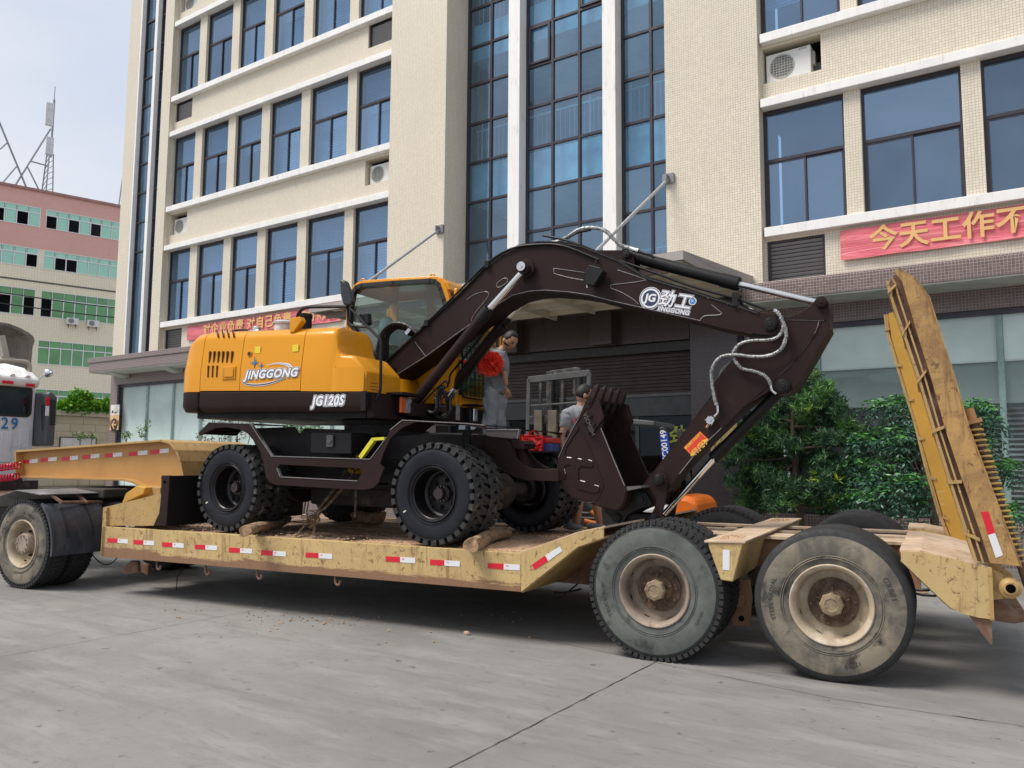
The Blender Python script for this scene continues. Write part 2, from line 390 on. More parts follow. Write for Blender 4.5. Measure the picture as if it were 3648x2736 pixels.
SHOPG = glassm('shop_glass', (.93, 1., .985), (.50, .56, .56), trans=.94, wav=.1, edge=.15, rv_=.1)
DOORG = glassm('door_glass', (.25, .28, .28), (.12, .14, .15), trans=.8)
GREENG = glassm('green_glass', (.08, .26, .15), (.30, .52, .42), trans=.5, wav=.2)
def blindm(name, col, sp=.12, vert=False):
    m, n, b = newmat(name); t = n.nodes.new('ShaderNodeTexCoord'); w = n.nodes.new('ShaderNodeTexWave'); w.bands_direction = 'X' if vert else 'Z'
    w.inputs['Scale'].default_value = 1/sp*.5; w.inputs['Distortion'].default_value = .8; w.inputs['Detail'].default_value = 1; L(n, t.outputs['Object'], w.inputs[0])
    b.inputs['Base Color'].default_value = (*col, 1); b.inputs['Roughness'].default_value = .8
    L(n, bumpn(n, w.outputs[0], 1., .05), b.inputs['Normal']); 
    b.inputs['Emission Strength'].default_value = 0
    return m
BLIND = blindm('window_blind', (.72, .76, .78)); CURT = blindm('curtain', (.75, .78, .8), .16, True)
WHITE = pm('white_paint', (.78, .78, .77), .4, var=.04); STEEL = pm('galvanised', (.40, .41, .42), .45, metal=.5, dirt=((.3, .18, .1), .62, .75, 9))
GRANITE = pm('brown_granite', (.052, .036, .03), .25, var=.5, scale=60, dirt=((.20, .13, .10), .62, .70, 90), coat=.2)
GRAN2 = pm('grey_granite', (.075, .062, .062), .3, var=.5, scale=50, dirt=((.22, .13, .11), .6, .72, 80), coat=.1)
STONEB = pm('canopy_metal', (.36, .33, .31), .5, var=.06, scale=1); SOFF = pm('soffit_panel', (.80, .76, .63), .6, var=.03)
SHUT = pm('roller_shutter', (.040, .027, .022), .5, var=.1, scale=2)
# ================================================================ ground
def groundmat():
    m, n, b = newmat('concrete_yard'); c = n.nodes.new('ShaderNodeTexCoord').outputs['Object']
    f = noise(n, c, .35, 8, .6); base = ramp(n, f, [(.3, (.215, .21, .20)), (.5, (.275, .27, .26)), (.7, (.34, .332, .318))])
    g = noise(n, c, 2.2, 8, .7, .6); base = mixc(n, ramp(n, g, [(.5, 0.), (.72, .55)]), base, (.20, .196, .19))
    mp_ = n.nodes.new('ShaderNodeMapping'); mp_.inputs['Rotation'].default_value = (0, 0, .9); mp_.inputs['Scale'].default_value = (.9, 3.2, 1); L(n, c, mp_.inputs[0])
    st = noise(n, mp_.outputs[0], 1.1, 7, .65); base = mixc(n, ramp(n, st, [(.48, 0.), (.66, .65)]), base, (.35, .345, .335))
    mp2 = n.nodes.new('ShaderNodeMapping'); mp2.inputs['Rotation'].default_value = (0, 0, -.12); mp2.inputs['Scale'].default_value = (.35, 3.2, 1); L(n, c, mp2.inputs[0])
    st2 = noise(n, mp2.outputs[0], 1.3, 7, .7); base = mixc(n, ramp(n, st2, [(.54, 0.), (.72, .7)]), base, (.185, .18, .172))
    sp = noise(n, c, 9, 3, .5); base = mixc(n, ramp(n, sp, [(.68, 0.), (.73, .8)]), base, (.12, .118, .11)); sp3 = noise(n, mp_.outputs[0], 5, 6, .75, .8); base = mixc(n, ramp(n, sp3, [(.56, 0.), (.70, .6)]), base, (.17, .166, .158))
    fine = noise(n, c, 160, 4, .7); base = mixc(n, .7, base, ramp(n, fine, [(.3, (.16, .16, .155)), (.7, (.42, .415, .4))]), 'SOFT_LIGHT')
    rs = noise(n, c, .9, 5, .6); base = mixc(n, ramp(n, rs, [(.62, 0.), (.8, .25)]), base, (.30, .235, .19))
    L(n, base, b.inputs['Base Color']); L(n, ramp(n, g, [(.3, .62), (.7, .85)]), b.inputs['Roughness'])
    w = n.nodes.new('ShaderNodeTexWave'); w.inputs['Scale'].default_value = 16; w.inputs['Distortion'].default_value = .6; mp3 = n.nodes.new('ShaderNodeMapping'); mp3.inputs['Rotation'].default_value = (0, 0, .9); L(n, c, mp3.inputs[0]); L(n, mp3.outputs[0], w.inputs[0])
    hm = n.nodes.new('ShaderNodeMath'); hm.operation = 'MULTIPLY'; L(n, w.outputs[0], hm.inputs[0]); L(n, ramp(n, noise(n, c, .7, 4), [(.45, 0.), (.6, 1.)]), hm.inputs[1])
    n1 = bumpn(n, hm.outputs[0], .4, .006); n2 = bumpn(n, fine, .3, .004, n1); n3 = bumpn(n, g, .2, .02, n2); L(n, n3, b.inputs['Normal'])
    return m
GR = groundmat()
g = M(); g.add([(-400, -200, 0), (400, -200, 0), (400, 400, 0), (-400, 400, 0)], [(0, 1, 2, 3)]); struct('ground', g, GR)
JM = pm('joint_tar', (.035, .033, .03), .9, var=.3, scale=8)
def joint(pts, w=.012):
    mb = M(); prev = None
    for i in range(len(pts)-1):
        a, b_ = np.array(pts[i]), np.array(pts[i+1]); N = max(2, int(np.linalg.norm(b_-a)/.08)); d = (b_-a)/np.linalg.norm(b_-a); nn = np.array([-d[1], d[0]])
        vs = []
        for k in range(N+1):
            p = a+(b_-a)*k/N+nn*R.uniform(-.004, .004); ww = w*R.choice((.5, .7, .8, 1, 1.1) if R.random() < .975 else (2.2,))
            vs += [(*(p-nn*ww/2), .004), (*(p+nn*ww/2), .004)]
        mb.add(vs, [(2*k, 2*k+2, 2*k+3, 2*k+1) for k in range(N)])
    struct('ground_joint', mb, JM)
ja = Wz('z4', 0, 1117, 0); jb = Wz('z4', 440, 890, 0); jd = (jb-ja)[:2]/np.linalg.norm((jb-ja)[:2]); joint([ja[:2]-jd*6, ja[:2]+jd*16], .009)
l1 = Wz('z4', 440, 885, 0); l2 = Wz('z4', 1320, 1065, 0); l3 = Wz('z4', 2200, 1190, 0); joint([tuple(l2[:2]+(l1-l2)[:2]*4), tuple(l2[:2]), tuple(l2[:2]+(l3-l2)[:2]*3)], .006)
l1 = Wz('S', 0, 2000+375/1.106, 0); l2 = Wz('S', 400/1.106, 2000+305/1.106, 0); l3 = Wz('S', 900/1.106, 2000+210/1.106, 0); joint([tuple(l1[:2]+(l1-l3)[:2]), tuple(l2[:2]), tuple(l2[:2]+(l3-l1)[:2]*3)], .006)
# rubble: crumbs of earth and stone below the trailer
mb = M()
for i in range(170):
    c = Wz('S', 1150+R.gauss(0, 130), 2210+R.gauss(0, 16), 0) if i < 110 else Wz('S', R.uniform(500, 1900), R.uniform(2150, 2290), 0)
    r = R.choice((.006, .008, .01, .014)) ; mb.ball((c[0], c[1], r*.6), r, 2, sc=(R.uniform(.7, 1.6), R.uniform(.7, 1.3), .7))
solo('gravel', mb, pm('earth_crumb', (.34, .22, .13), .9, var=.3), None, None, kind='stuff')
c = Wz('S', 1662, 2262, 0); mb = M(); mb.ball((c[0], c[1], .018), .03, 3, sc=(1.3, .8, .7)); solo('stone', mb, pm('pale_stone', (.5, .37, .25), .9), 'small tan stone lying on the concrete in front of the trailer rail', 'stone')
# ================================================================ main building
B = thing('factory_building', 'tall cream mosaic office block with white bands and blue glass windows', 'building', (-15.5, 15, 0))
YP, YW = 15.0, 15.17
wl, wr = Wy('S', 1391, 350, YP)[0], Wy('S', 1588, 350, YP)[0]
P1L, P1R, P2L, P2R = -26.62, -25.98, -24.46, -23.97
RPL, RPR = -6.37, -4.45
TOP = 21.6; XR = 14.
def xz(x0, x1, z0, z1): return [(x0, z0), (x1, z0), (x1, z1), (x0, z1)]
for a, b_ in ((P1L, P1R), (P2L, P2R), (wl, wr), (RPL, RPR)):
    part('pier', M().box((a, YP, 4.95), (b_, 16.3, TOP)), CREAM, B)
part('end_wall', M().box((P1L, 15.5, 0), (P1L+.3, 27, TOP-.01)), CREAM, B)
part('roof', M().box((P1L+.05, 15.05, TOP), (XR, 27, TOP+.3)), BAND, B)
levels = [(6.06, 8.43), (9.90, 12.29), (13.67, 16.13), (17.5, 19.95)]
leftw = [(-23.93, -22.72), (-22.35, -21.02), (-20.66, -19.42), (-19.05, -17.67), (-17.30, -15.79), (-15.45, wl-.01)]
rightw = [(-4.44, -2.955), (-2.665, -1.065), (-.77, .85), (1.15, 2.75), (3.05, 4.65), (4.95, 6.5), (6.8, 8.4)]
nL0 = dict(l=(-23.9, -22.97), r=(wl-1.02, wl-.03)); 
a0 = Wy('rw', 500, 475, YW); a1 = Wy('rw', 825, 180, YW); a2 = Wy('rw', 825, 385, YW); a3 = Wy('rw', 500, 290, YW)
NZ = (a0[1], (a3[1]+a1[1])/2); NR = (max(a0[0]+.01, RPR+.04), a1[0])
lv = Wy('rw', 507, 1368, YW), Wy('rw', 850, 1310, YW)
LR = (max(lv[0][0]+.01, RPR+.04), lv[1][0]); LZT = (lv[0][1]+lv[1][1])/2
ranges = [(P2R, wl, leftw, True), (RPR, XR, rightw, False)]
niches = []
for x0, x1, wins, left in ranges:
    zs = [4.9]+[v for lv_ in levels for v in lv_]+[TOP]
    for i in range(0, len(zs), 2):       # spandrel walls
        z0, z1 = zs[i], zs[i+1]; holes = []
        if i == 0: nz = (4.80, LZT)
        else: nz = (NZ[0]+(z0-8.43), NZ[1]+(z0-8.43))
        if i < 8:
            for a, b_ in ((nL0['l'], nL0['r']) if left else ((NR if i else LR),)):
                if i == 0: niches.append((a, b_, nz[0], nz[1], i, left)); holes.append(xz(a, b_, 4.97, nz[1])[::-1])
                else: niches.append((a, b_, nz[0], nz[1], i, left)); holes.append(xz(a, b_, *nz)[::-1])
        part('wall', M().tp(xz(x0, x1, z0, z1), YW, YW+.28, holes=holes), CREAM, B)
    xs = [x0]+[v for w in wins for v in w]+[x1]
    for z0, z1 in levels:
        part('sill', M().box((x0+(.02 if left else .04), YP+.02, z0-.18), (x1-(.01 if left else 0), YW+.10, z0+.002)), BAND, B, bev=.01)
        part('lintel', M().box((x0+.02, YP+.02, z1-.002), (x1-(.01 if left else 0), YW+.06, z1+.165)), BAND, B, bev=.01)
        for k in range(0, len(xs), 2):
            if xs[k+1]-xs[k] > .03: part('mullion_pier', M().box((xs[k], YW, z0), (xs[k+1], YW+.28, z1)), CREAM, B)
# windows
ztr = [.555, .555, .555, .555]
def window(x0, x1, z0, z1, kind, rr):
    fr = M(); w = .045; y0, y1 = YW+.09, YW+.16; zt = z0+(z1-z0)*.575; xm = x0+(x1-x0)*rr.uniform(.49, .53)
    for a in ((x0, x0+w, z0, z1), (x1-w, x1, z0, z1), (x0+w, x1-w, z1-w-.03, z1), (x0+w, x1-w, z0, z0+w), (x0+w, x1-w, zt-.03, zt+.03)):
        fr.box((a[0], y0, a[2]), (a[1], y1, a[3]))
    f = part('window', fr, FRAME, B)
    sa = M()   # sliding sashes
    for q, (a, b_, dy) in enumerate(((x0+w, xm+.03, .0), (xm-.01, x1-w, .03))):
        yy = y0+.012+dy; s = .035
        for e in ((a, a+s, z0+w, zt-.03), (b_-s, b_, z0+w, zt-.03), (a+s, b_-s, z0+w, z0+w+s), (a+s, b_-s, zt-.03-s, zt-.03)):
            sa.box((e[0], yy, e[2]), (e[1], yy+.025, e[3]))
    part('sash', sa, FRAME, f)
    for a, b_, c_, d_, yy in ((x0+w, x1-w, zt+.03, z1-w-.03, y0+.03), (x0+w+.035, xm-.005, z0+w+.035, zt-.065, y0+.022), (xm+.025, x1-w-.035, z0+w+.035, zt-.065, y0+.052)):
        part('pane', M().box((a, yy, c_), (b_, yy+.006, d_)), BLUEG, f)
    yb = YW+.34
    if kind == 'blind': 
        zb = z0+(z1-z0)*rr.choice((0., .0, .3, .5)); part('blind', M().box((x0+.03, yb, zb), (x1-.03, yb+.02, z1-.05)), BLIND, f)
    elif kind == 'curtain':
        part('blind', M().box((x0+.03, yb, z0+(z1-z0)*.5), (x1-.03, yb+.02, z1-.05)), BLIND, f)
        part('curtain', M().box((x0+.03, yb+.05, z0), (x1-.03, yb+.07, z1-.3)), CURT, f)
rr = random.Random(3)
kinds = {(1, 0): 'blind', (1, 1): 'blind', (1, 2): 'blind', (1, 3): 'blind', (1, 4): 'blind', (1, 5): 'curtain', (0, 0): 'blind', (0, 1): 'blind', (0, 2): 'blind',
         (2, 0): '', (2, 1): '', (2, 2): 'blind', (2, 3): 'curtain'}
for li, (z0, z1) in enumerate(levels):
    for wi, (a, b_) in enumerate(leftw): window(a, b_, z0, z1, kinds.get((li, wi), rr.choice(('', 'blind'))), rr)
    for wi, (a, b_) in enumerate(rightw):
        window(a, b_, z0, z1, 'blind' if li == 1 else ('' if li == 0 else rr.choice(('', 'blind'))), rr)
# interior behind the windows
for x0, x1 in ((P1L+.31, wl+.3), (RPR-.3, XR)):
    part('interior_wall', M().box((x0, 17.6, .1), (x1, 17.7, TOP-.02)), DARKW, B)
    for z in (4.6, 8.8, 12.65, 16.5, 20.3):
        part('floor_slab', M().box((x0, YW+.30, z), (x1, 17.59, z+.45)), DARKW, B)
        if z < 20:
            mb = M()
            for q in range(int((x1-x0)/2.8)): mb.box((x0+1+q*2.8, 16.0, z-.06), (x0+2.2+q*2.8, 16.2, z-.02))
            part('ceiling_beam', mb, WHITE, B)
# louvres and air-conditioner niches
ACW = pm('ac_white', (.70, .70, .67), .4, var=.04, dirt=((.45, .42, .36), .6, .8, 5)); ACG = pm('ac_grille', (.45, .45, .42), .6)
LOUV = pm('louver_grey', (.24, .24, .245), .45, metal=.2, var=.08)
def louver(a, b_, z0, z1):
    f = M(); w = .045; y = YW+.05
    for e in ((a, a+w, z0, z1), (b_-w, b_, z0, z1), (a+w, b_-w, z0, z0+.03), (a+w, b_-w, z1-.04, z1)): f.box((e[0], y, e[2]), (e[1], y+.06, e[3]))
    o = part('louver', f, FRAME, B); part('backing', M().box((a, y+.13, z0), (b_, y+.14, z1)), DARK, o)
    k = z0+.05; h = .075; me = None
    while k < z1-.06:
        if me is None:
            me = mesh('slat', M().obox((0, 0, 0), ((b_-a)/2-w, 0, 0), (0, .016, -.027), (0, -.003, -.001)), LOUV)
        inst(me, 'slat', o, ((a+b_)/2, y+.05, k)); k += h
def ac_unit(cx, z0, sc=1., label='', group='', y=None, w=.92, h=.62, frame=None, root=None):
    t = root or thing('air_conditioner', label, 'air conditioner', (cx, y, z0), group=group)
    d = .32
    X = lambda v: cx+v
    part('casing', M().box((X(-w/2), y, z0+.03), (X(w/2), y+d, z0+h)), ACW, t, bev=.015)
    cc = X(-w*.14); zc = z0+h/2+.01; r = h*.40
    g_ = M().lathe([(r, -.001), (r, -.012), (r-.02, -.012)], (cc, y, zc), 't', 28)
    for q in range(-4, 5):
        o_ = q*r/4.6; hh = math.sqrt(max(r*r-o_*o_, 0))-.01
        if hh > .02: g_.box((cc-hh, y-.014, zc+o_-.004), (cc+hh, y-.009, zc+o_+.004)); g_.box((cc+o_-.004, y-.012, zc-hh), (cc+o_+.004, y-.007, zc+hh))
    part('grille', g_, ACG, t); part('fan', M().lathe([(0, -.004), (r-.015, -.004)], (cc, y, zc), 't', 24), pm('ac_fan_dark', (.16, .165, .15), .6, var=.4, scale=12), t)
    part('feet', M().box((X(-w/2+.1), y+.02, z0), (X(-w/2+.16), y+d-.02, z0+.03)).box((X(w/2-.16), y+.02, z0), (X(w/2-.1), y+d-.02, z0+.03)), FRAME, t)
    return t
acl = {(2, True, 0): 'white outdoor unit in the niche under the far left third-floor window', (2, True, 1): 'white outdoor unit in the niche beside the wide cream pier',
       (2, False, 0): 'large white outdoor unit with round fan grille in the right wing niche', (6, True, 0): 'outdoor unit in the topmost niche at the left wing corner'}
cnt = {}
for a, b_, z0, z1, i, left in niches:
    k = cnt.get((i, left), 0); cnt[(i, left)] = k+1
    if i == 2 or i == 6:
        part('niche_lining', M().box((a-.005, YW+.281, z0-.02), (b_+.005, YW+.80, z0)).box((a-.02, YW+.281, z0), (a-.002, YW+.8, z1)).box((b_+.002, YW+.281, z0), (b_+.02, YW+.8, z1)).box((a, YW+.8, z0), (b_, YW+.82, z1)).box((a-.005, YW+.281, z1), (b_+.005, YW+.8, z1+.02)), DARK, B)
        if (i, left, k) in acl:
            if left: t = ac_unit(a+.46, z0+.002, y=YW+.12, label=acl[(i, left, k)], group='air conditioner outdoor units', w=.78, h=(z1-z0)*.80)
            else: t = ac_unit(a+.46, z0+.002, y=YW+.10, label=acl[(i, left, k)], group='air conditioner outdoor units', w=.84, h=(z1-z0)*.86)
            if not left:
                part('brand_mark', text_mb('◢GREE', .055, lambda x, y, z: (a+.73+x, YW+.098-z, z0+.56+y)), pm('ac_text', (.15, .16, .2), .5), t)
                part('side_valve', M().box((a+.885, YW+.2, z0+.25), (a+.93, YW+.33, z0+.5)), ACG, t)
    else: louver(a, b_, max(z0, 4.8), z1)
# ---------------------------------------------------------------- glazed stair bay
YG = 15.9; rows = [Wy('z2', 1070, y, YG)[1] for y in (1310, 1080, 855, 620, 390, 165)]
dz = (rows[-1]-rows[0])/5; rows = [rows[0]+dz*k for k in range(-2, 11)]
rows = [z for z in rows if 4.9 < z < TOP]
def curtain(xs, rz, yg, gm, named=True):
    f = M()
    z0, z1 = (4.96 if yg < 15.5 else rz[0]-.6), rz[-1]+.4
    for x in xs: f.box((x-.03, yg-.04, z0), (x+.03, yg+.05, z1))
    for z in rz:
        for k in range(len(xs)-1): f.box((xs[k]+.03, yg-.035, z-.03), (xs[k+1]-.03, yg+.05, z+.03))
    o = part('curtain_wall', f, FRAME, B); zz = [z0]+list(rz)+[z1]
    for k in range(len(xs)-1):
        for j in range(len(zz)-1):
            part('pane', M().box((xs[k]+.03, yg, zz[j]+(.03 if j else 0)), (xs[k+1]-.03, yg+.008, zz[j+1]-(.03 if j < len(zz)-2 else 0))), gm, o)
    return o
cw = curtain([-12.13, -11.42, -10.74], rows, YG, BLUEC); cw2 = curtain([-10.33, -9.61, -8.88, -8.22], rows, YG, BLUEC); cw3 = curtain([-7.76, -7.07, -6.33], rows, YG, BLUEC)
for x0, x1, j, o in ((-10.27, -9.67, 5, cw2), (-8.82, -8.28, 6, cw2)):       # opening casements
    z = rows[[i for i, q in enumerate(rows) if q > 11][0]+j-5]
    f = M()
    for e in ((x0, x0+.05, z+.04, z+dz-.04), (x1-.05, x1, z+.04, z+dz-.04), (x0+.05, x1-.05, z+.04, z+.09), (x0+.05, x1-.05, z+dz-.09, z+dz-.04)): f.box((e[0], YG-.07, e[2]), (e[1], YG-.01, e[3]))
    part('casement', f, FRAME, o)
for a, b_ in ((-10.69, -10.36), (-8.12, -7.79)): part('pilaster', M().box((a, 15.57, 4.9), (b_, 16.05, TOP)), BAND, B, bev=.008)
part('stair_back_wall', M().box((-12.6, 19, 0), (-6, 19.1, TOP-.02)), pm('stair_wall', (.42, .43, .42), .8), B)
part('side_wall', M().box((wr-.02, 15.97, 5.3), (wr, 18.99, TOP-.02)).box((RPL, 15.97, 5.3), (RPL+.02, 18.99, TOP-.02)), DARKW, B)
zb0, zb1 = Wy('z2', 1290, 1035, 16.15)[1], Wy('z2', 1290, 815, 16.15)[1]
for k in range(-1, 4):
    z0, z1 = zb0+k*3.8, zb1+k*3.8
    part('landing', M().box((-12.2, 16.12, z0), (-6.35, 18.9, z1)), pm('landing_white', (.8, .8, .78), .6, dirt=((.5, .5, .48), .6, .8, 4)), B)
    ra_ = M(); yy = 16.2
    ra_.cyl((-12.1, yy, z1+.95), (-6.4, yy, z1+.95), .02, 6)
    x = -12.05
    while x < -6.4: ra_.cyl((x, yy, z1), (x, yy, z1+.95), .007, 5); x += .13
    x = -11.9
    while x < -6.4: ra_.cyl((x, yy-.03, z1-.1), (x, yy-.03, z1+1.1), .017, 6); x += 1.05
    part('railing', ra_, WHITE, B)
# narrow bay at the left corner
for a, b_ in ((P1R+.002, -25.887), (-25.075, -24.915)): part('pilaster', M().box((a, 15.0, 4.96), (b_, 15.22, TOP)), BAND, B, bev=.008)
nr = [Wy('z1', 840, y, 15.19)[1] for y in (130, 290, 435, 595)]; q = (nr[0]-nr[3])/3; nrz = [nr[0]-q*k for k in range(-4, 9)]; nrz = sorted([z for z in nrz if 5.2 < z < TOP-.5])
curtain([-25.86, -25.10], nrz, 15.19, BLUEC); curtain([-24.89, -24.49], nrz, 15.19, BLUEG)
# ---------------------------------------------------------------- cornice canopy over the ground floor
CXL = -26.66; CY = 14.2
c1 = part('cornice_upper', M().box((CXL-.0, CY-.03, 4.80), (wl-.2, 15.16, 4.955)).box((RPR-.55, CY+.55, 4.80), (XR, 15.16, 4.955)), BROWN, B, bev=.006)
c2 = part('cornice', M().box((CXL+.08, CY, 4.50), (-12.95, 15.16, 4.80)).box((-4.6, CY, 4.50), (XR, 15.16, 4.80)), BROWN, B, bev=.006)
part('soffit', M().box((CXL+.10, CY+.02, 4.475), (-12.95, 15.04, 4.50)).box((-4.58, CY+.02, 4.475), (XR, 15.04, 4.50)), pm('soffit_pale', (.55, .56, .50), .7), B)
for bx in (-26.0, -23.0, -20, -17): part('soffit_bracket', M().xp([(CY+.2, 4.475), (15.04, 4.475), (15.04, 4.35), (14.9, 4.35)], bx, bx+.4), pm('soffit_pale', (.5, .5, .5)), B)
# ground floor, left and right shop fronts
def shopfront(x0, x1, xm, full):
    zt = 4.15; z0 = .72
    part('wall', M().box((x0 if full else x0, 15.05, zt), (x1, 15.3, 4.474)), BROWN, B)
    part('plinth', M().box((x0, 15.02, 0), (x1, 15.3, z0)), BROWN, B)
    f = M(); f.box((x0+.42 if full else x0, 15.12, zt-.09), (x1, 15.24, zt)); f.box((x0+.42 if full else x0, 15.1, z0), (x1, 15.24, z0+.05))
    f.box((x0+.36 if full else x0, 15.1, z0+.05), (x0+(.44 if full else .05), 15.24, zt-.09))
    o = part('shop_window', f, FRAME, B)
    ed = [x0+.46 if full else x0+.06]+xm+[x1]
    for k in range(len(ed)-1):
        part('pane', M().box((ed[k]+.012, 15.17, z0+.05), (ed[k+1]-.012, 15.185, zt-.09)), SHOPG, o)
        if k: part('glass_fin', M().box((ed[k]-.045, 15.19, z0+.05), (ed[k]+.045, 15.21, zt-.09)), pm('fin_green', (.30, .40, .38), .3, spec=.6), o)
    return o, ed
part('wall', M().box((P1L-.08, 15.05, 0.72), (P1L+.34, 15.3, 4.15)), BROWN, B)
o, ed = shopfront(P1L-.08, -13.1, [-24.74, -23.30, -21.86, -20.42, -18.98, -17.54, -16.1, -14.66], True)
RB = pm('roller_blind', (.93, .96, .94), .8, var=.04, scale=.7); RB2 = pm('grey_screen', (.30, .34, .33), .8, var=.08, scale=.6)
part('roller_blind', M().box((ed[0], 15.245, .72), (ed[-1], 15.25, 4.12)), RB, o)
o, ed = shopfront(-4.96, XR, [-3.55, -2.12, -.70, .73, 2.16, 3.6, 5.0, 6.4, 7.8], False)
zr = Wy('rt', 1000, 668, 15.25)[1]; zr2 = Wy('rt', 1600, 860, 15.31)[1]
for k in range(len(ed)-1):
    part('roller_blind', M().box((ed[k]+.05, 15.245, zr+.03), (ed[k+1]-.05, 15.25, 4.12)), RB, o); part('blind_bar', M().box((ed[k]+.05, 15.235, zr), (ed[k+1]-.05, 15.26, zr+.03)), WHITE, o)
part('screen', M().box((ed[0], 15.30, zr2), (ed[-1], 15.31, 4.12)), RB2, o)
mb = M(); z = zr2-.08
while z > .8: mb.box((-2.4, 15.7, z), (6, 15.72, z+.035)); z -= .085
part('venetian_blind', mb, pm('venetian_grey', (.35, .37, .38), .6), o)
# entrance: granite, shutter, doors
part('granite_column', M().box((-5.90, 14.98, 0), (-4.965, 15.6, 4.74)), GRAN2, B)
zc_ = [Wy('en', 2000, y, 14.97)[1] for y in (612, 878, 1155)]; mb = M()
for z in zc_+[1.6, .8]: mb.box((-5.901, 14.974, z-.004), (-4.963, 14.98, z+.004))
part('stone_joint', mb, pm('joint_light', (.2, .17, .16), .7), B)
part('granite_lintel', M().box((-12.3, 15.0, 4.06), (-5.92, 15.4, 5.1)), GRANITE, B)
for a, b_ in ((-10.35, -9.83), (-8.0, -7.50)): part('granite_block', M().box((a, 14.72, 4.05), (b_, 14.999, 4.739)), GRANITE, B, bev=.004)
for x in (-11.2, -9.2, -6.7): part('stone_joint', M().box((x-.004, 14.995, 4.06), (x+.004, 15.0, 4.74)), pm('joint_dark', (.1, .08, .07), .7), B)
part('granite_column', M().box((-12.95, 14.98, 0), (-12.32, 15.6, 4.74)), GRAN2, B)
mb = M().box((-12.3, 15.12, 3.86), (-5.92, 15.35, 4.055)); part('shutter_box', mb, pm('shutter_box', (.03, .027, .025), .4), B, bev=.01)
sh = part('roller_shutter', M().box((-12.3, 15.30, 3.03), (-5.92, 15.31, 3.86)), SHUT, B)
z = 3.05; me = mesh('slat', M().obox((0, 0, 0), (3.18, 0, 0), (0, .012, .006), (0, 0, .032)), SHUT)
while z < 3.85: inst(me, 'slat', sh, (-9.11, 15.285, z)); z += .075
part('shutter_rail', M().box((-12.3, 15.26, 2.97), (-5.92, 15.34, 3.03)), pm('rail_grey', (.10, .10, .10), .35, metal=.5), B)
part('door_header', M().box((-12.3, 15.32, 2.58), (-5.92, 15.40, 2.97)), pm('header_grey', (.055, .057, .058), .35, metal=.3), B)
dw = M()
for x in (-12.25, -11, -9.7, -8.5, -7.25, -5.97): dw.box((x-.04, 15.4, 0), (x+.04, 15.46, 2.6))
dw.box((-12.2, 15.41, .0), (-5.95, 15.45, .08)); do = part('door_frame', dw, pm('door_frame_grey', (.07, .075, .075), .4, metal=.3), B)
for a, b_ in ((-12.2, -11.04), (-10.96, -9.74), (-9.66, -8.54), (-8.46, -7.29), (-7.21, -6.01)): part('door_pane', M().box((a, 15.425, .08), (b_, 15.435, 2.57)), DOORG, do)
cz = Wy('lk', 865, 508, 15.41)
part('door_lettering', text_mb('劲工', .40, lambda x, y, z: (cz[0]-.17+x, 15.415-z, cz[1]+y), bold=.008, align='LEFT'), pm('letter_lime', (.45, .50, .06), .5), do)
mb = M().box((-12.2, 15.6, .8), (-10.6, 15.62, 2.4)); z = .85
while z < 2.4: mb.box((-12.2, 15.585, z), (-10.6, 15.6, z+.03)); z += .06
part('venetian_blind', mb, pm('venetian_pale', (.4, .45, .42), .6), do)
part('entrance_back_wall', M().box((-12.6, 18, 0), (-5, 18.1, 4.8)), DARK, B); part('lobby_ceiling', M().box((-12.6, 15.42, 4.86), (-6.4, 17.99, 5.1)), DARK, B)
mb = M().box((-7.9, 16.2, 0), (-7.0, 16.7, 1.05)).box((-7.7, 16.3, 1.05), (-7.25, 16.6, 1.45)); part('lobby_desk', mb, pm('desk_wood', (.25, .15, .09), .6), B)
# entrance canopy on tie rods
ex0, ex1, ey0 = -12.95, -4.62, 11.50
cp = M()
cp.zp([(ex0, ey0), (ex1, ey0), (ex1, 14.97), (ex0, 14.97)], 4.86, 4.865)
cp.xp([(ey0, 4.72), (ey0, 4.86), (14.97, 5.14), (14.97, 4.72)], ex0, ex0+.06).xp([(ey0, 4.72), (ey0, 4.86), (14.97, 5.14), (14.97, 4.72)], ex1-.06, ex1)
cp.box((ex0+.06, ey0, 4.72), (ex1-.06, ey0+.06, 4.86))
ec = part('entrance_canopy', cp, STONEB, B)
part('canopy_soffit', M().box((ex0+.07, ey0+.08, 4.845), (ex1-.07, 14.95, 4.856)), SOFF, ec)
mb = M()
for y in (12.15, 12.95, 13.75, 14.55): mb.box((ex0+.07, y, 4.73), (ex1-.07, y+.05, 4.845))
k = ex0+.8
while k < ex1-.3: mb.box((k, ey0+.08, 4.70), (k+.05, 14.95, 4.843)); k += 1.06
part('canopy_beam', mb, pm('beam_beige', (.62, .56, .45), .5, var=.04), ec)
part('canopy_fascia', M().box((ex0+.3, ey0+.2, 4.60), (ex1-.35, ey0+.26, 4.72)), pm('fascia_brown', (.20, .14, .12), .5), ec)
part('canopy_wall_box', M().box((-13.6, 14.55, 5.17), (-12.4, 14.98, 5.62)), STONEB, ec)
for xx, zz in ((wr-.1, 7.27), (-6.30, 7.37)):
    top = np.array((xx, 14.96, zz)); low = np.array((xx+(.0 if xx < -10 else -.25), 11.75, 4.92))
    part('tie_rod', M().cyl(top, low, .032, 10), STEEL, ec)
    part('rod_plate', M().box((xx-.12, 14.93, zz-.1), (xx+.12, 15.0-.002, zz+.1)).box((xx-.02, 14.8, zz-.08), (xx+.02, 14.93, zz+.06)), pm('plate_zinc', (.25, .25, .26), .5, metal=.4), ec)
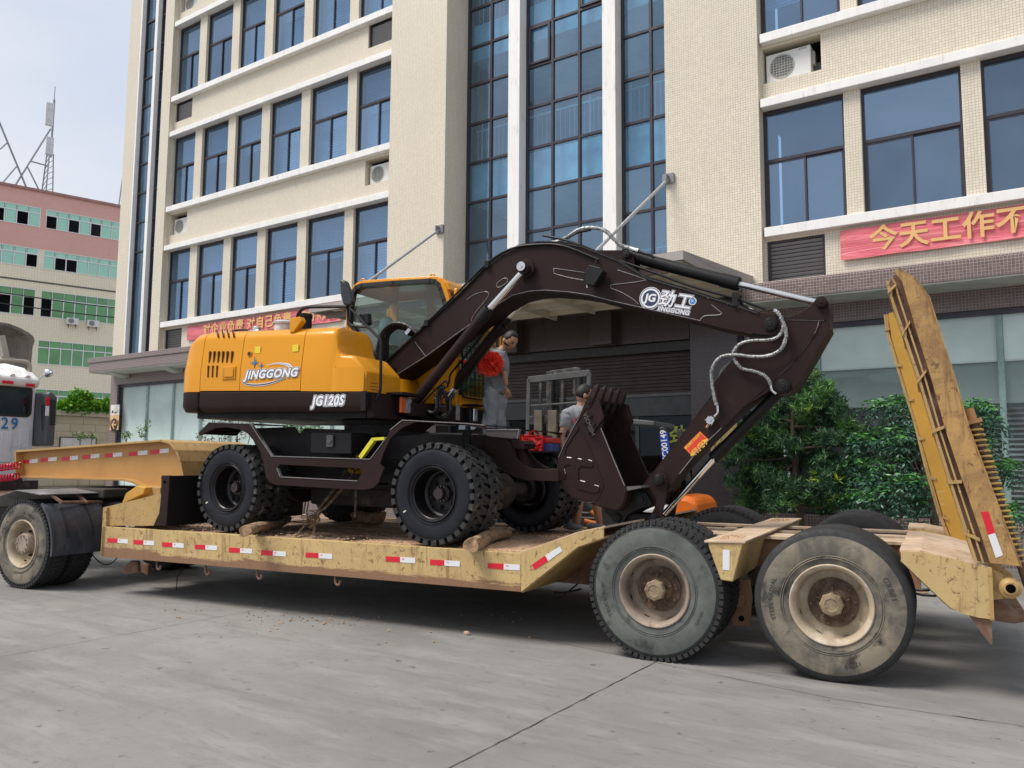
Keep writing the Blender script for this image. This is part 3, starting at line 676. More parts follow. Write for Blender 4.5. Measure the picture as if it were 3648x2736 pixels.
# yellow name plaque on the granite column
mb = M().box((-5.50, 14.94, 1.75), (-4.99, 14.972, 2.80)); pl = solo('wall_plaque', mb, pm('brass', (.75, .60, .25), .35, metal=.4, var=.08), 'pale brass plaque with engraved lines on the granite column', 'plaque', (-5.25, 14.95, 1.75))
mb = M()
for z in (2.64, 2.56, 2.48): mb.box((-5.50, 14.936, z), (-4.99, 14.94, z+.012))
for x in (-5.42, -5.30): mb.box((x, 14.933, 1.75), (x+.010, 14.936, 2.8))
part('engraved_line', mb, pm('engraving', (.2, .13, .05), .6), pl)
# ---------------------------------------------------------------- mosaic tiles that can be told apart (right wing and cornice)
def tiles(poly_rects, y, matl, name='tile', n_obj=300, keyx=3.0, rec=.0028):
    tl = []
    for x0, x1, z0, z1 in poly_rects:
        i0, i1 = math.ceil((x0+y)/.05), math.floor((x1+y)/.05)
        for i in range(i0, i1):
            for j in range(math.ceil(z0/.05), math.floor(z1/.05)): tl.append((i*.05-y+.025, j*.05+.025))
    tl.sort(key=lambda p: (p[0]-0)**2+15*15+(p[1]-1.6)**2)
    def tm(cx, cz, mb, dy=0):
        h = .0222; a = [(cx-h, cz-h), (cx+h, cz-h), (cx+h, cz+h), (cx-h, cz+h)]; k = .0195; b_ = [(cx-k, cz-k), (cx+k, cz-k), (cx+k, cz+k), (cx-k, cz+k)]
        mb.add([(p[0], y-.001, p[1]) for p in a]+[(p[0], y-rec+dy, p[1]) for p in b_], [(0, 1, 5, 4), (1, 2, 6, 5), (2, 3, 7, 6), (3, 0, 4, 7), (4, 5, 6, 7)])
    mb = M()
    for p in tl[n_obj:]: tm(p[0], p[1], mb, R.uniform(-.0006, .0006))
    part(name, mb, matl, B, kind='stuff')
    for p in tl[:n_obj]: 
        m1 = M(); tm(p[0], p[1], m1); o = part(name, m1, matl, B)
XV = 1.2
rects = [(RPL+.02, RPR, 5.0, 11.5), (RPR+.03, XV, 8.60, NZ[0]), (RPR+.03, NR[0]-.0, NZ[0], NZ[1]), (NR[1], XV, NZ[0], NZ[1]), (RPR+.03, XV, NZ[1], 9.71)]
tiles([rects[0]], YP, CREAMT, n_obj=0)
tiles(rects[1:]+[(LR[1], XV, 4.97, LZT), (RPR+.03, XV, LZT, 5.87)]+[(-2.95, -2.67, 6.07, 8.42), (-1.06, -.775, 6.07, 8.42)], YW, CREAMT)
tiles([(-4.6, XV, 4.5, 4.78)], CY, BROWNT, n_obj=300)
tiles([(-4.95, XV, 4.16, 4.43)], 15.05, BROWNT, n_obj=0); tiles([(-4.95, XV, .05, .7)], 15.02, BROWNT, n_obj=0)
# ---------------------------------------------------------------- banners
def bannerm():
    m, n, b = newmat('banner_red'); t = n.nodes.new('ShaderNodeTexCoord').outputs['Object']; mp_ = n.nodes.new('ShaderNodeMapping'); mp_.inputs['Scale'].default_value = (.5, 1, 7); L(n, t, mp_.inputs[0])
    f = noise(n, mp_.outputs[0], 1.6, 4, .6, .8); L(n, ramp(n, f, [(.3, (.60, .09, .12)), (.55, (.72, .17, .20)), (.75, (.80, .28, .30))]), b.inputs['Base Color'])
    L(n, bumpn(n, f, .8, .03), b.inputs['Normal']); b.inputs['Roughness'].default_value = .4; return m
BAN = bannerm(); GOLD = pm('banner_gold', (.72, .44, .17), .45, var=.06)
def banner(x0, x1, z0, z1, y, text, size, label, xs, sp=1.):
    n = 60; mb = M(); vs = []; rb = random.Random(int(-x0*10))
    ph = [rb.uniform(0, 6) for _ in range(4)]
    wob = lambda x, v: .012*math.sin(x*2.1+ph[0])+.008*math.sin(x*7+v*4+ph[1])+.006*math.sin(v*9+x*.5)
    for i in range(n+1):
        for j in range(9):
            x = x0+(x1-x0)*i/n; v = j/8; sag = -.03*math.sin(PI*((i*7) % n)/n)
            vs.append((x, y-.02+wob(x, v), z0+(z1-z0)*v+sag*.3*(1-v)))
    b2 = [(v[0], v[1]+.004, v[2]) for v in vs]; N = len(vs)
    fs = [(i*9+j, (i+1)*9+j, (i+1)*9+j+1, i*9+j+1) for i in range(n) for j in range(8)]
    mb.add(vs+b2, fs+[tuple(N+q for q in reversed(f)) for f in fs], 0, True)
    o = solo('banner', mb, BAN, label, 'banner', (x0, y, z0), group='red slogan banners on the facade')
    part('banner_lettering', text_mb(text, size, lambda x, yy, z: (xs+x, y-.045-z, (z0+z1)/2+yy), bold=.010, align='LEFT', spacing=sp), GOLD, o)
bz = Wy('rw', 945, 1475, 15.12)[1]; bz1 = Wy('rw', 945, 1300, 15.12)[1]; bxl = Wy('rw', 940, 1400, 15.12)[0]
bt = Wy('rw', 1110, 1370, 15.1)[0]
banner(bxl, 3.9, bz+.03, bz1-.0, 15.12, '今天工作不努力', .475, 'red banner with large gold characters above the right cornice', bt-.03, sp=1.03)
p0 = Wy('yb', 215, 200, 15.12); p1 = Wy('yb', 1690, 22, 15.12); p2 = Wy('yb', 320, 225, 15.1)
banner(p0[0], p1[0]+.9, p0[1]-.45, p0[1]-.0, 15.12, '对企业负责 对自己负责、对他人负责 对社会负责', .38, 'long red slogan banner on the left wing, partly hidden by the yellow hood', p2[0]+.35, sp=1.08)
# parking sign
sx0, sx1 = Wy('cn', 345, 960, 15.03)[0]+.02, Wy('cn', 460, 960, 15.03)[0]
sz = [Wy('cn', 400, y, 15.03)[1] for y in (893, 1027, 1222)]
sg = thing('parking_sign', 'white and orange parking sign with black arrow on the brown corner wall', 'sign', ((sx0+sx1)/2, 15.03, sz[2]))
part('white_panel', M().box((sx0, 15.025, sz[1]), (sx1, 15.048, sz[0])), pm('sign_white', (.7, .7, .7), .5), sg); part('orange_panel', M().box((sx0, 15.025, sz[2]), (sx1, 15.048, sz[1])), pm('sign_peach', (.72, .46, .24), .5), sg)
scx = (sx0+sx1)/2; wS = (sx1-sx0)
part('letter_plate', M().box((scx-.13*wS, 15.020, sz[0]-.05-.36), (scx+.22*wS, 15.024, sz[0]-.05)), pm('sign_peach2', (.72, .46, .24), .5), sg)
sgt = lambda cx, cz_, yy=15.018: (lambda x, y, z: (cx+x, yy-z, cz_+y))
part('letter', text_mb('P', .40, sgt(scx+.04*wS, sz[0]-.23), bold=.008), pm('sign_white', (.7, .7, .7)), sg)
part('pictogram', text_mb('⛍', .01, sgt(scx, sz[1]+.1)) if 0 else M().box((scx-.34*wS, 15.02, sz[1]+.07), (scx-.12*wS, 15.024, sz[1]+.12)).box((scx-.30*wS, 15.02, sz[1]+.12), (scx-.16*wS, 15.024, sz[1]+.16)).cyl((scx+.02*wS, 15.024, sz[1]+.09), (scx+.02*wS, 15.02, sz[1]+.09), .03, 12).cyl((scx+.14*wS, 15.024, sz[1]+.09), (scx+.14*wS, 15.02, sz[1]+.09), .03, 12).lathe([(.04, 0), (.05, 0)], (scx+.36*wS, 15.02, sz[1]+.11), 't', 16), pm('sign_black', (.03, .02, .02), .5), sg)
part('arrow_disc', M().cyl((scx, 15.024, sz[1]-.33), (scx, 15.019, sz[1]-.33), .215, 32), pm('sign_black', (.03, .02, .02)), sg)
ar = M().box((scx-.10, 15.014, sz[1]-.35), (scx+.13, 15.018, sz[1]-.31)); ar.tp([(scx-.14, sz[1]-.33), (scx-.0, sz[1]-.19), (scx+.05, sz[1]-.19), (scx-.07, sz[1]-.33), (scx+.05, sz[1]-.47), (scx, sz[1]-.47)], 15.013, 15.018)
part('arrow', ar, pm('sign_peach', (.72, .46, .24)), sg)
part('lettering', text_mb('停车场', .20, sgt(scx, sz[2]+.22), bold=.004), pm('sign_brown', (.28, .14, .06), .5), sg)
# ================================================================ leaf helpers
def leafmat(name, c1, c2, rough=.45):
    m, n, b = newmat(name); c = n.nodes.new('ShaderNodeTexCoord').outputs['Object']
    L(n, ramp(n, noise(n, c, 6, 3), [(.3, c1), (.7, c2)]), b.inputs['Base Color']); b.inputs['Roughness'].default_value = rough
    return m
def leaf(mb, p, d, up, l, w, mi=0):
    p = np.array(p, float); d = np.array(d, float); d /= np.linalg.norm(d)+1e-9; s = np.cross(d, up); s /= np.linalg.norm(s)+1e-9
    mb.add([p, p+d*l*.5+s*w/2, p+d*l, p+d*l*.5-s*w/2], [(0, 1, 2, 3)], mi)
def rv(r=1.): 
    while True:
        v = np.array([R.uniform(-1, 1) for _ in range(3)])
        if .05 < np.linalg.norm(v) < 1: return v/np.linalg.norm(v)*r
BARK = pm('bark', (.10, .07, .05), .9, var=.3, scale=12, bump=.4)
# ================================================================ far pink and cream building
PKA = math.atan2(.961, .276); pu = np.array([.276, .961, 0])/np.linalg.norm([.276, .961]); pn = np.array([-pu[1], pu[0], 0])
PK0 = CAM+ray(0, 655)*(58/F); PK0[2] = 0
def PK(k, x, y): p = onpl(k, x, y, PK0, pn)-PK0; return p@pu, p[2]
PB = thing('pink_building', 'far pink and cream factory block with rows of green glass windows', 'building', tuple(PK0), group=None, rz=PKA); ORG[PB.name] = (0, 0, 0)
PINK = mosaic('pink_tile_wall', (.74, .42, .36), (.62, .35, .29), tile=.10, g=.08, var=.05, rough=.7); PCREAM = mosaic('pale_tile_wall', (.86, .78, .60), (.74, .66, .50), tile=.18, g=.10, var=.04, rough=.7)
PWH = pm('upvc_white', (.75, .76, .76), .4, var=.03)
rowpx = [((305, 268), (305, 395)), ((290, 535), (290, 660)), ((275, 800), (275, 975)), ((255, 1125), (255, 1285)), ((310, 1450), (310, 1590))]
rz = []
for a, b_ in rowpx: rz.append((PK('pk', *a)[1], PK('pk', *b_)[1]))
sp_ = (rz[1][0]-rz[4][0])/3
ztop = PK('pk', 0, 105)[1]
L0, L1 = PK('pk', 270, 262)[0], PK('pk', 305, 268)[0]
cols = [PK('pk', x, 300)[0] for x in (305, 380, 458, 530, 603, 672, 742, 812)]; cw_ = (cols[-1]-cols[0])/7
zpink = rz[1][0]
openR = {0: (0, 2, 4), 1: (1, 2), 2: (0,), 3: (), 4: (4, 5)}
def pkwin(x0, nc, z0, z1, opened, row):
    zt = z1-(z1-z0)*.30; f = M(); w = .05; x1 = x0+nc*cw_
    f.box((x0, -.02, z0), (x0+w, .08, z1)).box((x1-w, -.02, z0), (x1, .08, z1)).box((x0+w, -.02, z1-w), (x1-w, .08, z1)).box((x0+w, -.04, z0), (x1-w, .08, z0+w)).box((x0+w, -.02, zt-.04), (x1-w, .08, zt+.03))
    for c in range(1, nc): f.box((x0+c*cw_-.035, -.015, z0+w), (x0+c*cw_+.035, .07, zt-.04)).box((x0+c*cw_-.02, -.015, zt+.03), (x0+c*cw_+.02, .07, z1-w))
    o = part('window', f, PWH, PB)
    gl = GREENG2 if row < 2 else GREENG3
    for c in range(nc):
        a, b_ = x0+c*cw_+.05, x0+(c+1)*cw_-.05
        part('pane', M().box((a, .02, zt+.03), (b_, .03, z1-w)), gl, o)
        if c not in opened: part('pane', M().box((a, .02, z0+w), (b_, .03, zt-.04)), gl, o)
GREENG2 = pm('pale_green_glass', (.36, .68, .53), .15, spec=.6, var=.05, scale=.6)
GREENG3 = pm('dark_green_glass', (.13, .34, .15), .12, spec=.6, var=.25, scale=.5)
x0b, x1b = -14., cols[0]+9*cw_
walls = []
zz = [ztop]+[v for q in [(a, b_) for a, b_ in rz] for v in q]+[0]
for i in range(0, len(zz), 2):
    a, b_ = zz[i+1], zz[i]
    if i == 0: part('wall', M().box((x0b, 0, a), (x1b, .3, b_)), PINK, PB)
    elif i == 2: part('wall', M().box((x0b, 0, a), (x1b, .3, b_)), PINK, PB)
    else: part('wall', M().box((x0b, 0, a), (x1b, .3, b_)), PCREAM, PB)
for r_, (z1, z0) in enumerate(rz):
    for a, b_ in ((L0, L1), (x1b-.5, x1b), (L0-8*cw_-1.2, L0-8*cw_)): part('mullion_pier', M().box((a, 0, z0), (b_, .3, z1)), PINK if r_ == 0 else PCREAM, PB)
    pkwin(L1, 8, z0, z1, openR[r_], r_)
    pkwin(L0-8*cw_, 8, z0, z1, {0: (6, 4), 1: (7,), 2: (5, 7), 3: (), 4: (3,)}[r_], r_)
part('interior_wall', M().box((x0b, 4, 0), (x1b, 4.1, ztop-.1)), DARKW, PB)
for r_, (z1, z0) in enumerate(rz): part('floor_slab', M().box((x0b, .31, z0-1.1), (x1b, 4, z0-.7)), DARKW, PB)
part('parapet', M().box((x0b-.1, -.15, ztop), (x1b, .35, ztop+.18)), pm('parapet_pink', (.35, .19, .17), .7), PB)
part('roof', M().box((x0b, .36, ztop-.3), (x1b, 10, ztop-.1)), pm('roof_grey', (.3, .3, .3), .8), PB)
zg = (PK('pk', 0, 712)[1]); part('ledge_line', M().box((x0b, -.03, zg-.06), (x1b, -.0, zg+.06)), pm('line_dark', (.12, .11, .1), .7), PB)
for c in range(2):     # posters in the panes of lower rows
    pass
yl = pm('paper_green', (.38, .52, .08), .8)
for r_ in (2, 3):
    z1, z0 = rz[r_]
    for c in (1, 3, 5) if r_ == 2 else (0, 1, 2, 3): part('window_paper', M().box((L1+c*cw_+.1, .06, z0+.1), (L1+(c+1)*cw_-.1, .07, z0+(z1-z0)*.42)), yl, PB)
# its two outdoor units and roof masts
for i, xx in enumerate((430, 565)):
    a = PK('pk', xx, 1020+i*16); w_ = (PK('pk', xx+78, 1030)[0]-a[0])
    t = thing('air_conditioner', ('left white outdoor unit hung under the green windows of the far building', 'right white outdoor unit hung under the green windows, nearer the building corner')[i], 'air conditioner', (0, 0, 0), group='far outdoor units')
    t.location = tuple(PK0+pu*(a[0])+np.array([0, 0, a[1]-.05])); t.rotation_euler = (0, 0, PKA)
    part('casing', M().box((0, -.42, 0), (w_, -.06, w_*.62)), ACW, t, bev=.01)
    part('fan', M().lathe([(0, 0), (w_*.24, 0)], (w_*.36, -.425, w_*.31), 't', 20), pm('ac_fan_grey', (.22, .22, .23), .6, var=.3, scale=20), t)
    part('bracket', M().box((.1, -.42, -.05), (.15, -.0, 0)).box((.1, -.40, -.30), (.14, -.36, -.05)).box((w_-.2, -.42, -.05), (w_-.15, 0, 0)).box((w_-.2, -.40, -.3), (w_-.16, -.36, -.05)), FRAME, t)
def pkw(k, x, y, dn=0): p = onpl(k, x, y, PK0+pn*dn, pn); return p
mast = thing('antenna_mast', 'lattice mast with two white antenna panels on the far roof', 'antenna mast', tuple(pkw('z1', 275, 1085)))
g = pm('mast_grey', (.28, .29, .31), .5)
bp_, tp_ = pkw('z1', 272, 1085, 1), pkw('z1', 300, 560, 1)
mb = M(); ht = tp_[2]-bp_[2]; w_ = .32
low_h = ht*.42
for dx, dy in ((-1, -1), (1, -1), (0, 1)): mb.cyl(bp_+np.array([dx*w_, dy*w_, 0]), bp_+np.array([dx*w_*.6, dy*w_*.6, low_h]), .05, 6)
for k in range(7):
    z0, z1 = low_h*k/7, low_h*(k+1)/7; s0 = w_*(1-.4*k/7)
    mb.cyl(bp_+np.array([-s0, -s0, z0]), bp_+np.array([s0, -s0, z1]), .025, 4).cyl(bp_+np.array([s0, -s0, z0]), bp_+np.array([0, s0, z1]), .025, 4)
part('lattice', mb, g, mast)
part('pole', M().cyl(bp_+np.array([0, 0, low_h*.9]), np.array([bp_[0], bp_[1], tp_[2]]), .08, 8).cyl(np.array([bp_[0], bp_[1], tp_[2]]), np.array([bp_[0], bp_[1], pkw('z1', 303, 485, 1)[2]]), .03, 6), g, mast)
for ya, yb_, xa, xb_ in ((575, 712, 260, 296), (768, 875, 260, 297)):
    a, b_ = pkw('z1', xa, ya, -.2), pkw('z1', xb_, yb_, -.2)
    cx, cy = (a[0]+b_[0])/2, (a[1]+b_[1])/2; hw = np.linalg.norm((b_-a)[:2])/2
    part('antenna_panel', M().obox((cx, cy, (a[2]+b_[2])/2), pu*hw, pn*.14, (0, 0, (a[2]-b_[2])/2)), pm('panel_white', (.62, .62, .64), .5), mast, bev=.03)
def pole(a, b_, nm, lab, r=.07, extra=()):
    mb = M().cyl(pkw('z1', *a, 1.5), pkw('z1', *b_, 1.5), r, 6)
    for e in extra: mb.cyl(pkw('z1', *e[0], 1.5), pkw('z1', *e[1], 1.5), r*.8, 6)
    q = pkw('z1', *a, 1.5); solo(nm, mb, g, lab, 'pole', tuple(q))
pole((85, 1045), (285, 725), 'roof_strut', 'slanting steel strut rising to the antenna mast on the far roof', extra=(((155, 940), (222, 1075)), ((175, 908), (272, 935))))
pole((150, 1060), (-40, 600), 'roof_strut', 'long steel strut leaning left out of the picture on the far roof', extra=(((95, 935), (10, 1035)), ((45, 800), (0, 840))))
pole((668, 1160), (690, 1000), 'roof_pole', 'thin pole on the far roof right behind the cream tower corner', r=.05)
mb = M(); pts = [pkw('pk', *p, -1.2) for p in ((-300, 775), (0, 815), (250, 850), (500, 885), (757, 915))]
for dz_ in (0, -.75): mb.tube(smooth_path([p+np.array([0, 0, dz_]) for p in pts], 5), .045, 5)
solo('overhead_cable', mb, pm('cable_black', (.03, .03, .035), .6), 'pair of thin black cables crossing in front of the far building', 'cable', tuple(pts[0]))
# ================================================================ garden wall with planter
WX = -32.; GWT = onpl('tc', 900, 953, (WX, 0, 0), np.array([1., 0, 0]))[2]
GW = thing('garden_wall', 'beige block garden wall with projecting planter ledge left of the block', 'wall', (WX, 17, 0))
part('ledge', M().box((WX-.6, 9, GWT-.20), (WX+.22, 34, GWT)), pm('ledge_cement', (.42, .39, .33), .8, dirt=((.25, .23, .19), .55, .75, 3)), GW)
GWM = pm('wall_stone', (.46, .42, .33), .75, var=.08, scale=1.5, bump=.1); part('core', M().box((WX-.6, 9, 0), (WX-.02, 34, GWT-.201)), pm('wall_mortar', (.30, .27, .21), .9), GW)
z = GWT-.21; row = 0
while z > .1:
    y = 13+(.5 if row % 2 else 0)
    while y < 21:
        part('block', M().box((WX-.05, y+.006, max(z-.30, 0)+.006), (WX+R.uniform(.0, .006), y+.994, z-.006)), GWM, GW); y += 1.
    z -= .30; row += 1
    if row > 8: break
def gwp(k, x, y, d=.04): return onpl(k, x, y, (WX+d, 0, 0), np.array([1., 0, 0]))
a, b_ = gwp('tc', 652, 1232), gwp('tc', 1030, 1240); zb = gwp('tc', 652, 1420)[2]
nb = thing('notice_board', 'blank white notice board with dark rim on the beige garden wall', 'board', (WX, a[1], zb))
part('panel', M().box((WX+.015, a[1], zb), (WX+.04, b_[1], a[2])), pm('board_white', (.55, .57, .62), .4), nb)
part('rim', M().box((WX+.01, a[1]-.03, a[2]), (WX+.06, b_[1]+.03, a[2]+.03)).box((WX+.01, a[1]-.03, zb), (WX+.06, a[1], a[2])).box((WX+.01, b_[1], zb), (WX+.06, b_[1]+.03, a[2])), FRAME, nb)
# planter shrub
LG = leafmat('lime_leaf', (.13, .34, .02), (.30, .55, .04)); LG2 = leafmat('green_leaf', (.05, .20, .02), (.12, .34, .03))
def gwq(x, y): return gwp('tc', x, y, .1)
blobs = [(830, 780, 62), (790, 850, 60), (870, 830, 75), (930, 790, 40), (700, 900, 55), (760, 910, 55), (660, 905, 40), (950, 890, 60), (1020, 900, 55), (1090, 905, 50), (1150, 870, 42), (1140, 925, 40), (880, 920, 60)]
mb = M()
for bx, by, br in blobs:
    c = gwq(bx, by); rr_ = br/3.016*33/F*1.0
    for k in range(170):
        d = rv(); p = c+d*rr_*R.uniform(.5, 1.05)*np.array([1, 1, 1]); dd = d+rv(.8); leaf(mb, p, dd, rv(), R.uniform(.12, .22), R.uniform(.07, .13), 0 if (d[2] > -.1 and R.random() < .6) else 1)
sh = thing('planter_shrub', 'bright lime green shrub overflowing the planter ledge', 'shrub', (WX, 17, GWT)); part('foliage', mb, [LG, LG2], sh)
mb = M()
for bx, by, br in blobs[::2]: c = gwq(bx, by); mb.tube([(c[0]-.05, c[1], GWT-.02), tuple(c)], [.03, .012], 5)
part('stem', mb, BARK, sh)
# ================================================================ white tractor unit (trailer frame)
RUB = pm('tyre_rubber', (.022, .022, .023), .75, var=.25, scale=14, bump=.15, bscale=90); RUBD = pm('tyre_dusty', (.11, .10, .085), .85, var=.3, scale=5, bump=.2, dirt=((.24, .205, .15), .42, .62, 3.2), dirt2=((.03, .028, .025), .52, .66, 5))
RUBG = pm('tyre_grey_green', (.075, .085, .08), .8, var=.2, scale=4, dirt=((.15, .16, .14), .4, .7, 2.5), dirt2=((.03, .03, .03), .56, .72, 6), bump=.2)
RIMD = pm('rim_dusty', (.27, .215, .17), .7, metal=.2, var=.18, scale=5, dirt=((.42, .34, .26), .45, .7, 4), dirt2=((.10, .055, .035), .55, .75, 7), bump=.1)
RIMB = pm('rim_beige', (.42, .34, .24), .65, var=.15, scale=4, dirt=((.62, .56, .44), .5, .7, 5), dirt2=((.17, .10, .06), .55, .75, 6), bump=.1)
HUBR = pm('hub_rust', (.10, .062, .042), .85, var=.3, scale=12, dirt=((.22, .15, .10), .5, .7, 9), bump=.3); HUBC = pm('hub_cap', (.26, .20, .12), .7, var=.2, dirt=((.14, .08, .05), .5, .65, 16), dirt2=((.40, .30, .18), .6, .75, 22))
HOLE = pm('hole_black', (.004, .004, .004), 1., spec=0)
def truck_wheel(parent, at, tyre_m, rim_m, Rr=.5625, w=.28, face=True, blocks=False, hubcap=True, name='wheel', flip=False, drive=False, lettering=(), tyre_m2=None):
    """tyre centre plane: outer sidewall at local t=0, tyre goes to t=+w (away from camera)"""
    sg_ = -1 if flip else 1
    tm = M(); sh_ = .035
    prof = [(.292, .035), (.30, .012), (.33, .004), (.40, -.008), (.46, -.004), (Rr-.055, .006), (Rr-.022, .014), (Rr-.008, .028), (Rr-.001, .045)]
    gw = [.045, .075, .083, .115, .123, .157, .165, .197, .205, w-.045]
    tread = []
    for i, q in enumerate(gw): tread.append((Rr if i in (0, 1, 4, 5, 8, 9) or not i % 2 == 99 else Rr, q))
    tread = [(Rr, .045), (Rr, .075), (Rr-.014, .077), (Rr-.014, .083), (Rr, .085), (Rr, .117), (Rr-.014, .119), (Rr-.014, .125), (Rr, .127), (Rr, .157), (Rr-.014, .159), (Rr-.014, .165), (Rr, .167), (Rr, w-.08), (Rr-.014, w-.078), (Rr-.014, w-.072), (Rr, w-.07), (Rr, w-.045)]
    prof += tread+[(Rr-.008, w-.028), (Rr-.022, w-.014), (.46, w+.004), (.33, w-.004), (.292, w-.035)]
    prof = [(r_, sg_*h_) for r_, h_ in prof]
    o = part(name, M(), RUB, parent, at=at)
    tm.lathe(prof, (0, 0, 0), 't', 72)
    for i_, f_ in enumerate(tm.f):
        v_ = [tm.v[j] for j in f_]; r_ = sum(math.hypot(v[0], v[2]) for v in v_)/len(v_)
        if r_ > Rr-.05: tm.m[i_] = 1
    part('tyre', tm, [tyre_m, RUB], o)
    if blocks:
        b2 = M()
        for k in range(64):
            a = 2*PI*k/64
            for side, (h0, h1) in enumerate(((.0, .05), (w-.05, w))):
                r0, r1 = Rr-.03, Rr+.004
                aa = a+(PI/64 if side else 0)
                c_, s_ = math.cos(aa), math.sin(aa); cn, sn = -s_, c_
                b2.obox((c_*(r0+r1)/2, sg_*(h0+h1)/2, s_*(r0+r1)/2), (c_*(r1-r0)/2, 0, s_*(r1-r0)/2), (0, (h1-h0)/2-.004, 0), (cn*.018, 0, sn*.018))
        for k in range(56):
            aa = 2*PI*k/56; c_, s_ = math.cos(aa), math.sin(aa); cn, sn = -s_, c_
            b2.obox((c_*Rr, sg_*w*.5, s_*Rr), (c_*.006, 0, s_*.006), (cn*.010, w*.16, sn*.010), (cn*.014, 0, sn*.014))
        part('tread', b2, RUB, o)
    if lettering:
        for body, rr_, ang, sz in lettering:
            tmb = text_mb(body, sz, lambda x, y, z: ((rr_+y)*math.cos(ang-x/rr_), sg_*(-.008-.0*z), (rr_+y)*math.sin(ang-x/rr_)), spacing=1.15, ex=0, bold=.001)
            part('tyre_lettering', tmb, tyre_m2 or tyre_m, o)
    # sidewall rings
    rg = M()
    for r_ in (.345, .36): rg.lathe([(r_-.004, sg_*-.002), (r_-.002, sg_*-.006), (r_+.002, sg_*-.006), (r_+.004, sg_*-.002)], (0, 0, 0), 't', 64)
    part('bead_ring', rg, tyre_m, o)
    if face:
        rm = M(); rm.lathe([(r_, sg_*h_) for r_, h_ in [(.300, .020), (.300, .004), (.292, -.002), (.280, .002), (.272, .014), (.262, .030), (.256, .05), (.252, .11), (.250, .16), (.235, .178), (.175, .182), (.168, .178), (.168, .165), (.12, .163), (.0, .163)]], (0, 0, 0), 't', 56)
        part('rim', rm, rim_m, o)
        hb = M()
        for k in range(10): 
            a = 2*PI*k/10+.1; hb.cyl((.157*math.cos(a), sg_*.165, .157*math.sin(a)), (.157*math.cos(a), sg_*.125, .157*math.sin(a)), .012, 6).cyl((.157*math.cos(a), sg_*.165, .157*math.sin(a)), (.157*math.cos(a), sg_*.142, .157*math.sin(a)), .019, 6)
        part('wheel_nut', hb, HUBR, o, kind='stuff')
        hp = M(); hl = [(.184, .166), (.184, .150), (.150, .146), (.125, .15), (.112, .13), (.095, .12), (.088, .07), (.088, .06)] if not drive else [(.135, .162), (.13, .03), (.12, .012), (.0, .010)]
        hp.lathe([(r_, sg_*h_) for r_, h_ in hl], (0, 0, 0), 't', 32)
        if not drive:
            for k in range(5): a = 2*PI*k/5+.3; hp.obox((.105*math.cos(a), sg_*.13, .105*math.sin(a)), (.022*math.cos(a), 0, .022*math.sin(a)), (0, .03, 0), (-.005*math.sin(a), 0, .005*math.cos(a)))
        part('hub', hp, HUBR if not drive else RIMD, o)
        if not drive:
            cp_ = M().lathe([(r_, sg_*h_) for r_, h_ in [(.088, .065), (.086, .02), (.078, .008), (.05, .001), (.045, .006), (.0, .006)]], (0, 0, 0), 't', 8 if hubcap else 24, smooth=False)
            part('hub_cap', cp_, HUBC, o)
        else:
            hb = M()
            for k in range(10): a = 2*PI*k/10; hb.cyl((.10*math.cos(a), .012*sg_, .10*math.sin(a)), (.10*math.cos(a), -.004*sg_, .10*math.sin(a)), .013, 6)
            part('hub_bolt', hb, RIMD, o, kind='stuff')
        vh = M()
        for k in range(8):
            a = 2*PI*k/8+.35; c_, s_ = math.cos(a), math.sin(a)
            pts = [(math.cos(q)*.030, math.sin(q)*.013) for q in [2*PI*i/12 for i in range(12)]]
            vs = [(c_*.2495-s_*p[0], sg_*(.135+p[1]), s_*.2495+c_*p[0]) for p in pts]; vh.add(vs, [tuple(range(12))])
        part('vent_hole', vh, HOLE, o, kind='stuff')
    return o
TRK = thing('truck', 'white tractor unit with blue number 29 on the cab back, coupled to the low trailer', 'truck', (-11.5, 1.1, 0), 'T')
WC = pm('cab_white', (.66, .68, .70), .35, var=.04, scale=1.5, coat=.3, dirt=((.38, .37, .35), .56, .8, 2.5)); WCR = pm('cab_roof_white', (.76, .76, .74), .4, coat=.3, dirt=((.5, .48, .42), .6, .8, 3))
sB = -13.; tN, tF = -.06, 2.02
def rrect(a0_, a1_, b0_, b1_, r, n=6):
    pts = []
    for cx, cz_, st in ((a1_-r, b1_-r, 0), (a0_+r, b1_-r, 90), (a0_+r, b0_+r, 180), (a1_-r, b0_+r, 270)):
        for k in range(n+1): an = math.radians(st+90*k/n); pts.append((cx+r*math.cos(an), cz_+r*math.sin(an)))
    return pts
mb = M(); mb.prism(rrect(tN, tF, 1.25, 2.88, .12), lambda p: (sB, p[0], p[1]), lambda p: (sB-1.9, p[0], p[1])); cab = part('cab', mb, WC, TRK, bev=.03)
a = Ts('c3', 168, 460, sB); b_ = Ts('c3', 100, 618, sB)
mb = M(); b_[2] += .075; mb.prism(rrect(.35, a[1], b_[2], a[2]+.02, .07), lambda p: (sB+.012, p[0], p[1]), lambda p: (sB-.01, p[0], p[1])); part('rear_window', mb, pm('black_glass', (.01, .012, .016), .05, spec=.8), cab)
mb = M().prism(rrect(.30, a[1]+.05, b_[2]-.05, a[2]+.07, .10), lambda p: (sB+.008, p[0], p[1]), lambda p: (sB-.01, p[0], p[1]), holes=[rrect(.352, a[1]-.002, b_[2]+.002, a[2]+.018, .068)[::-1]]); part('window_seal', mb, pm('seal_black', (.02, .02, .02), .6), cab)
mb = M()
for k in range(6):
    t0 = 1.86-k*.30; mb.prism(rrect(t0-.09, t0+.09, 1.55, 2.12-.05*(k % 2), .05), lambda p: (sB+.02, p[0], p[1]), lambda p: (sB-.005, p[0], p[1]))
part('pressed_rib', mb, WC, cab, bev=.012, kind='stuff')
n29 = Ts('c3', 55, 648, sB+.024)
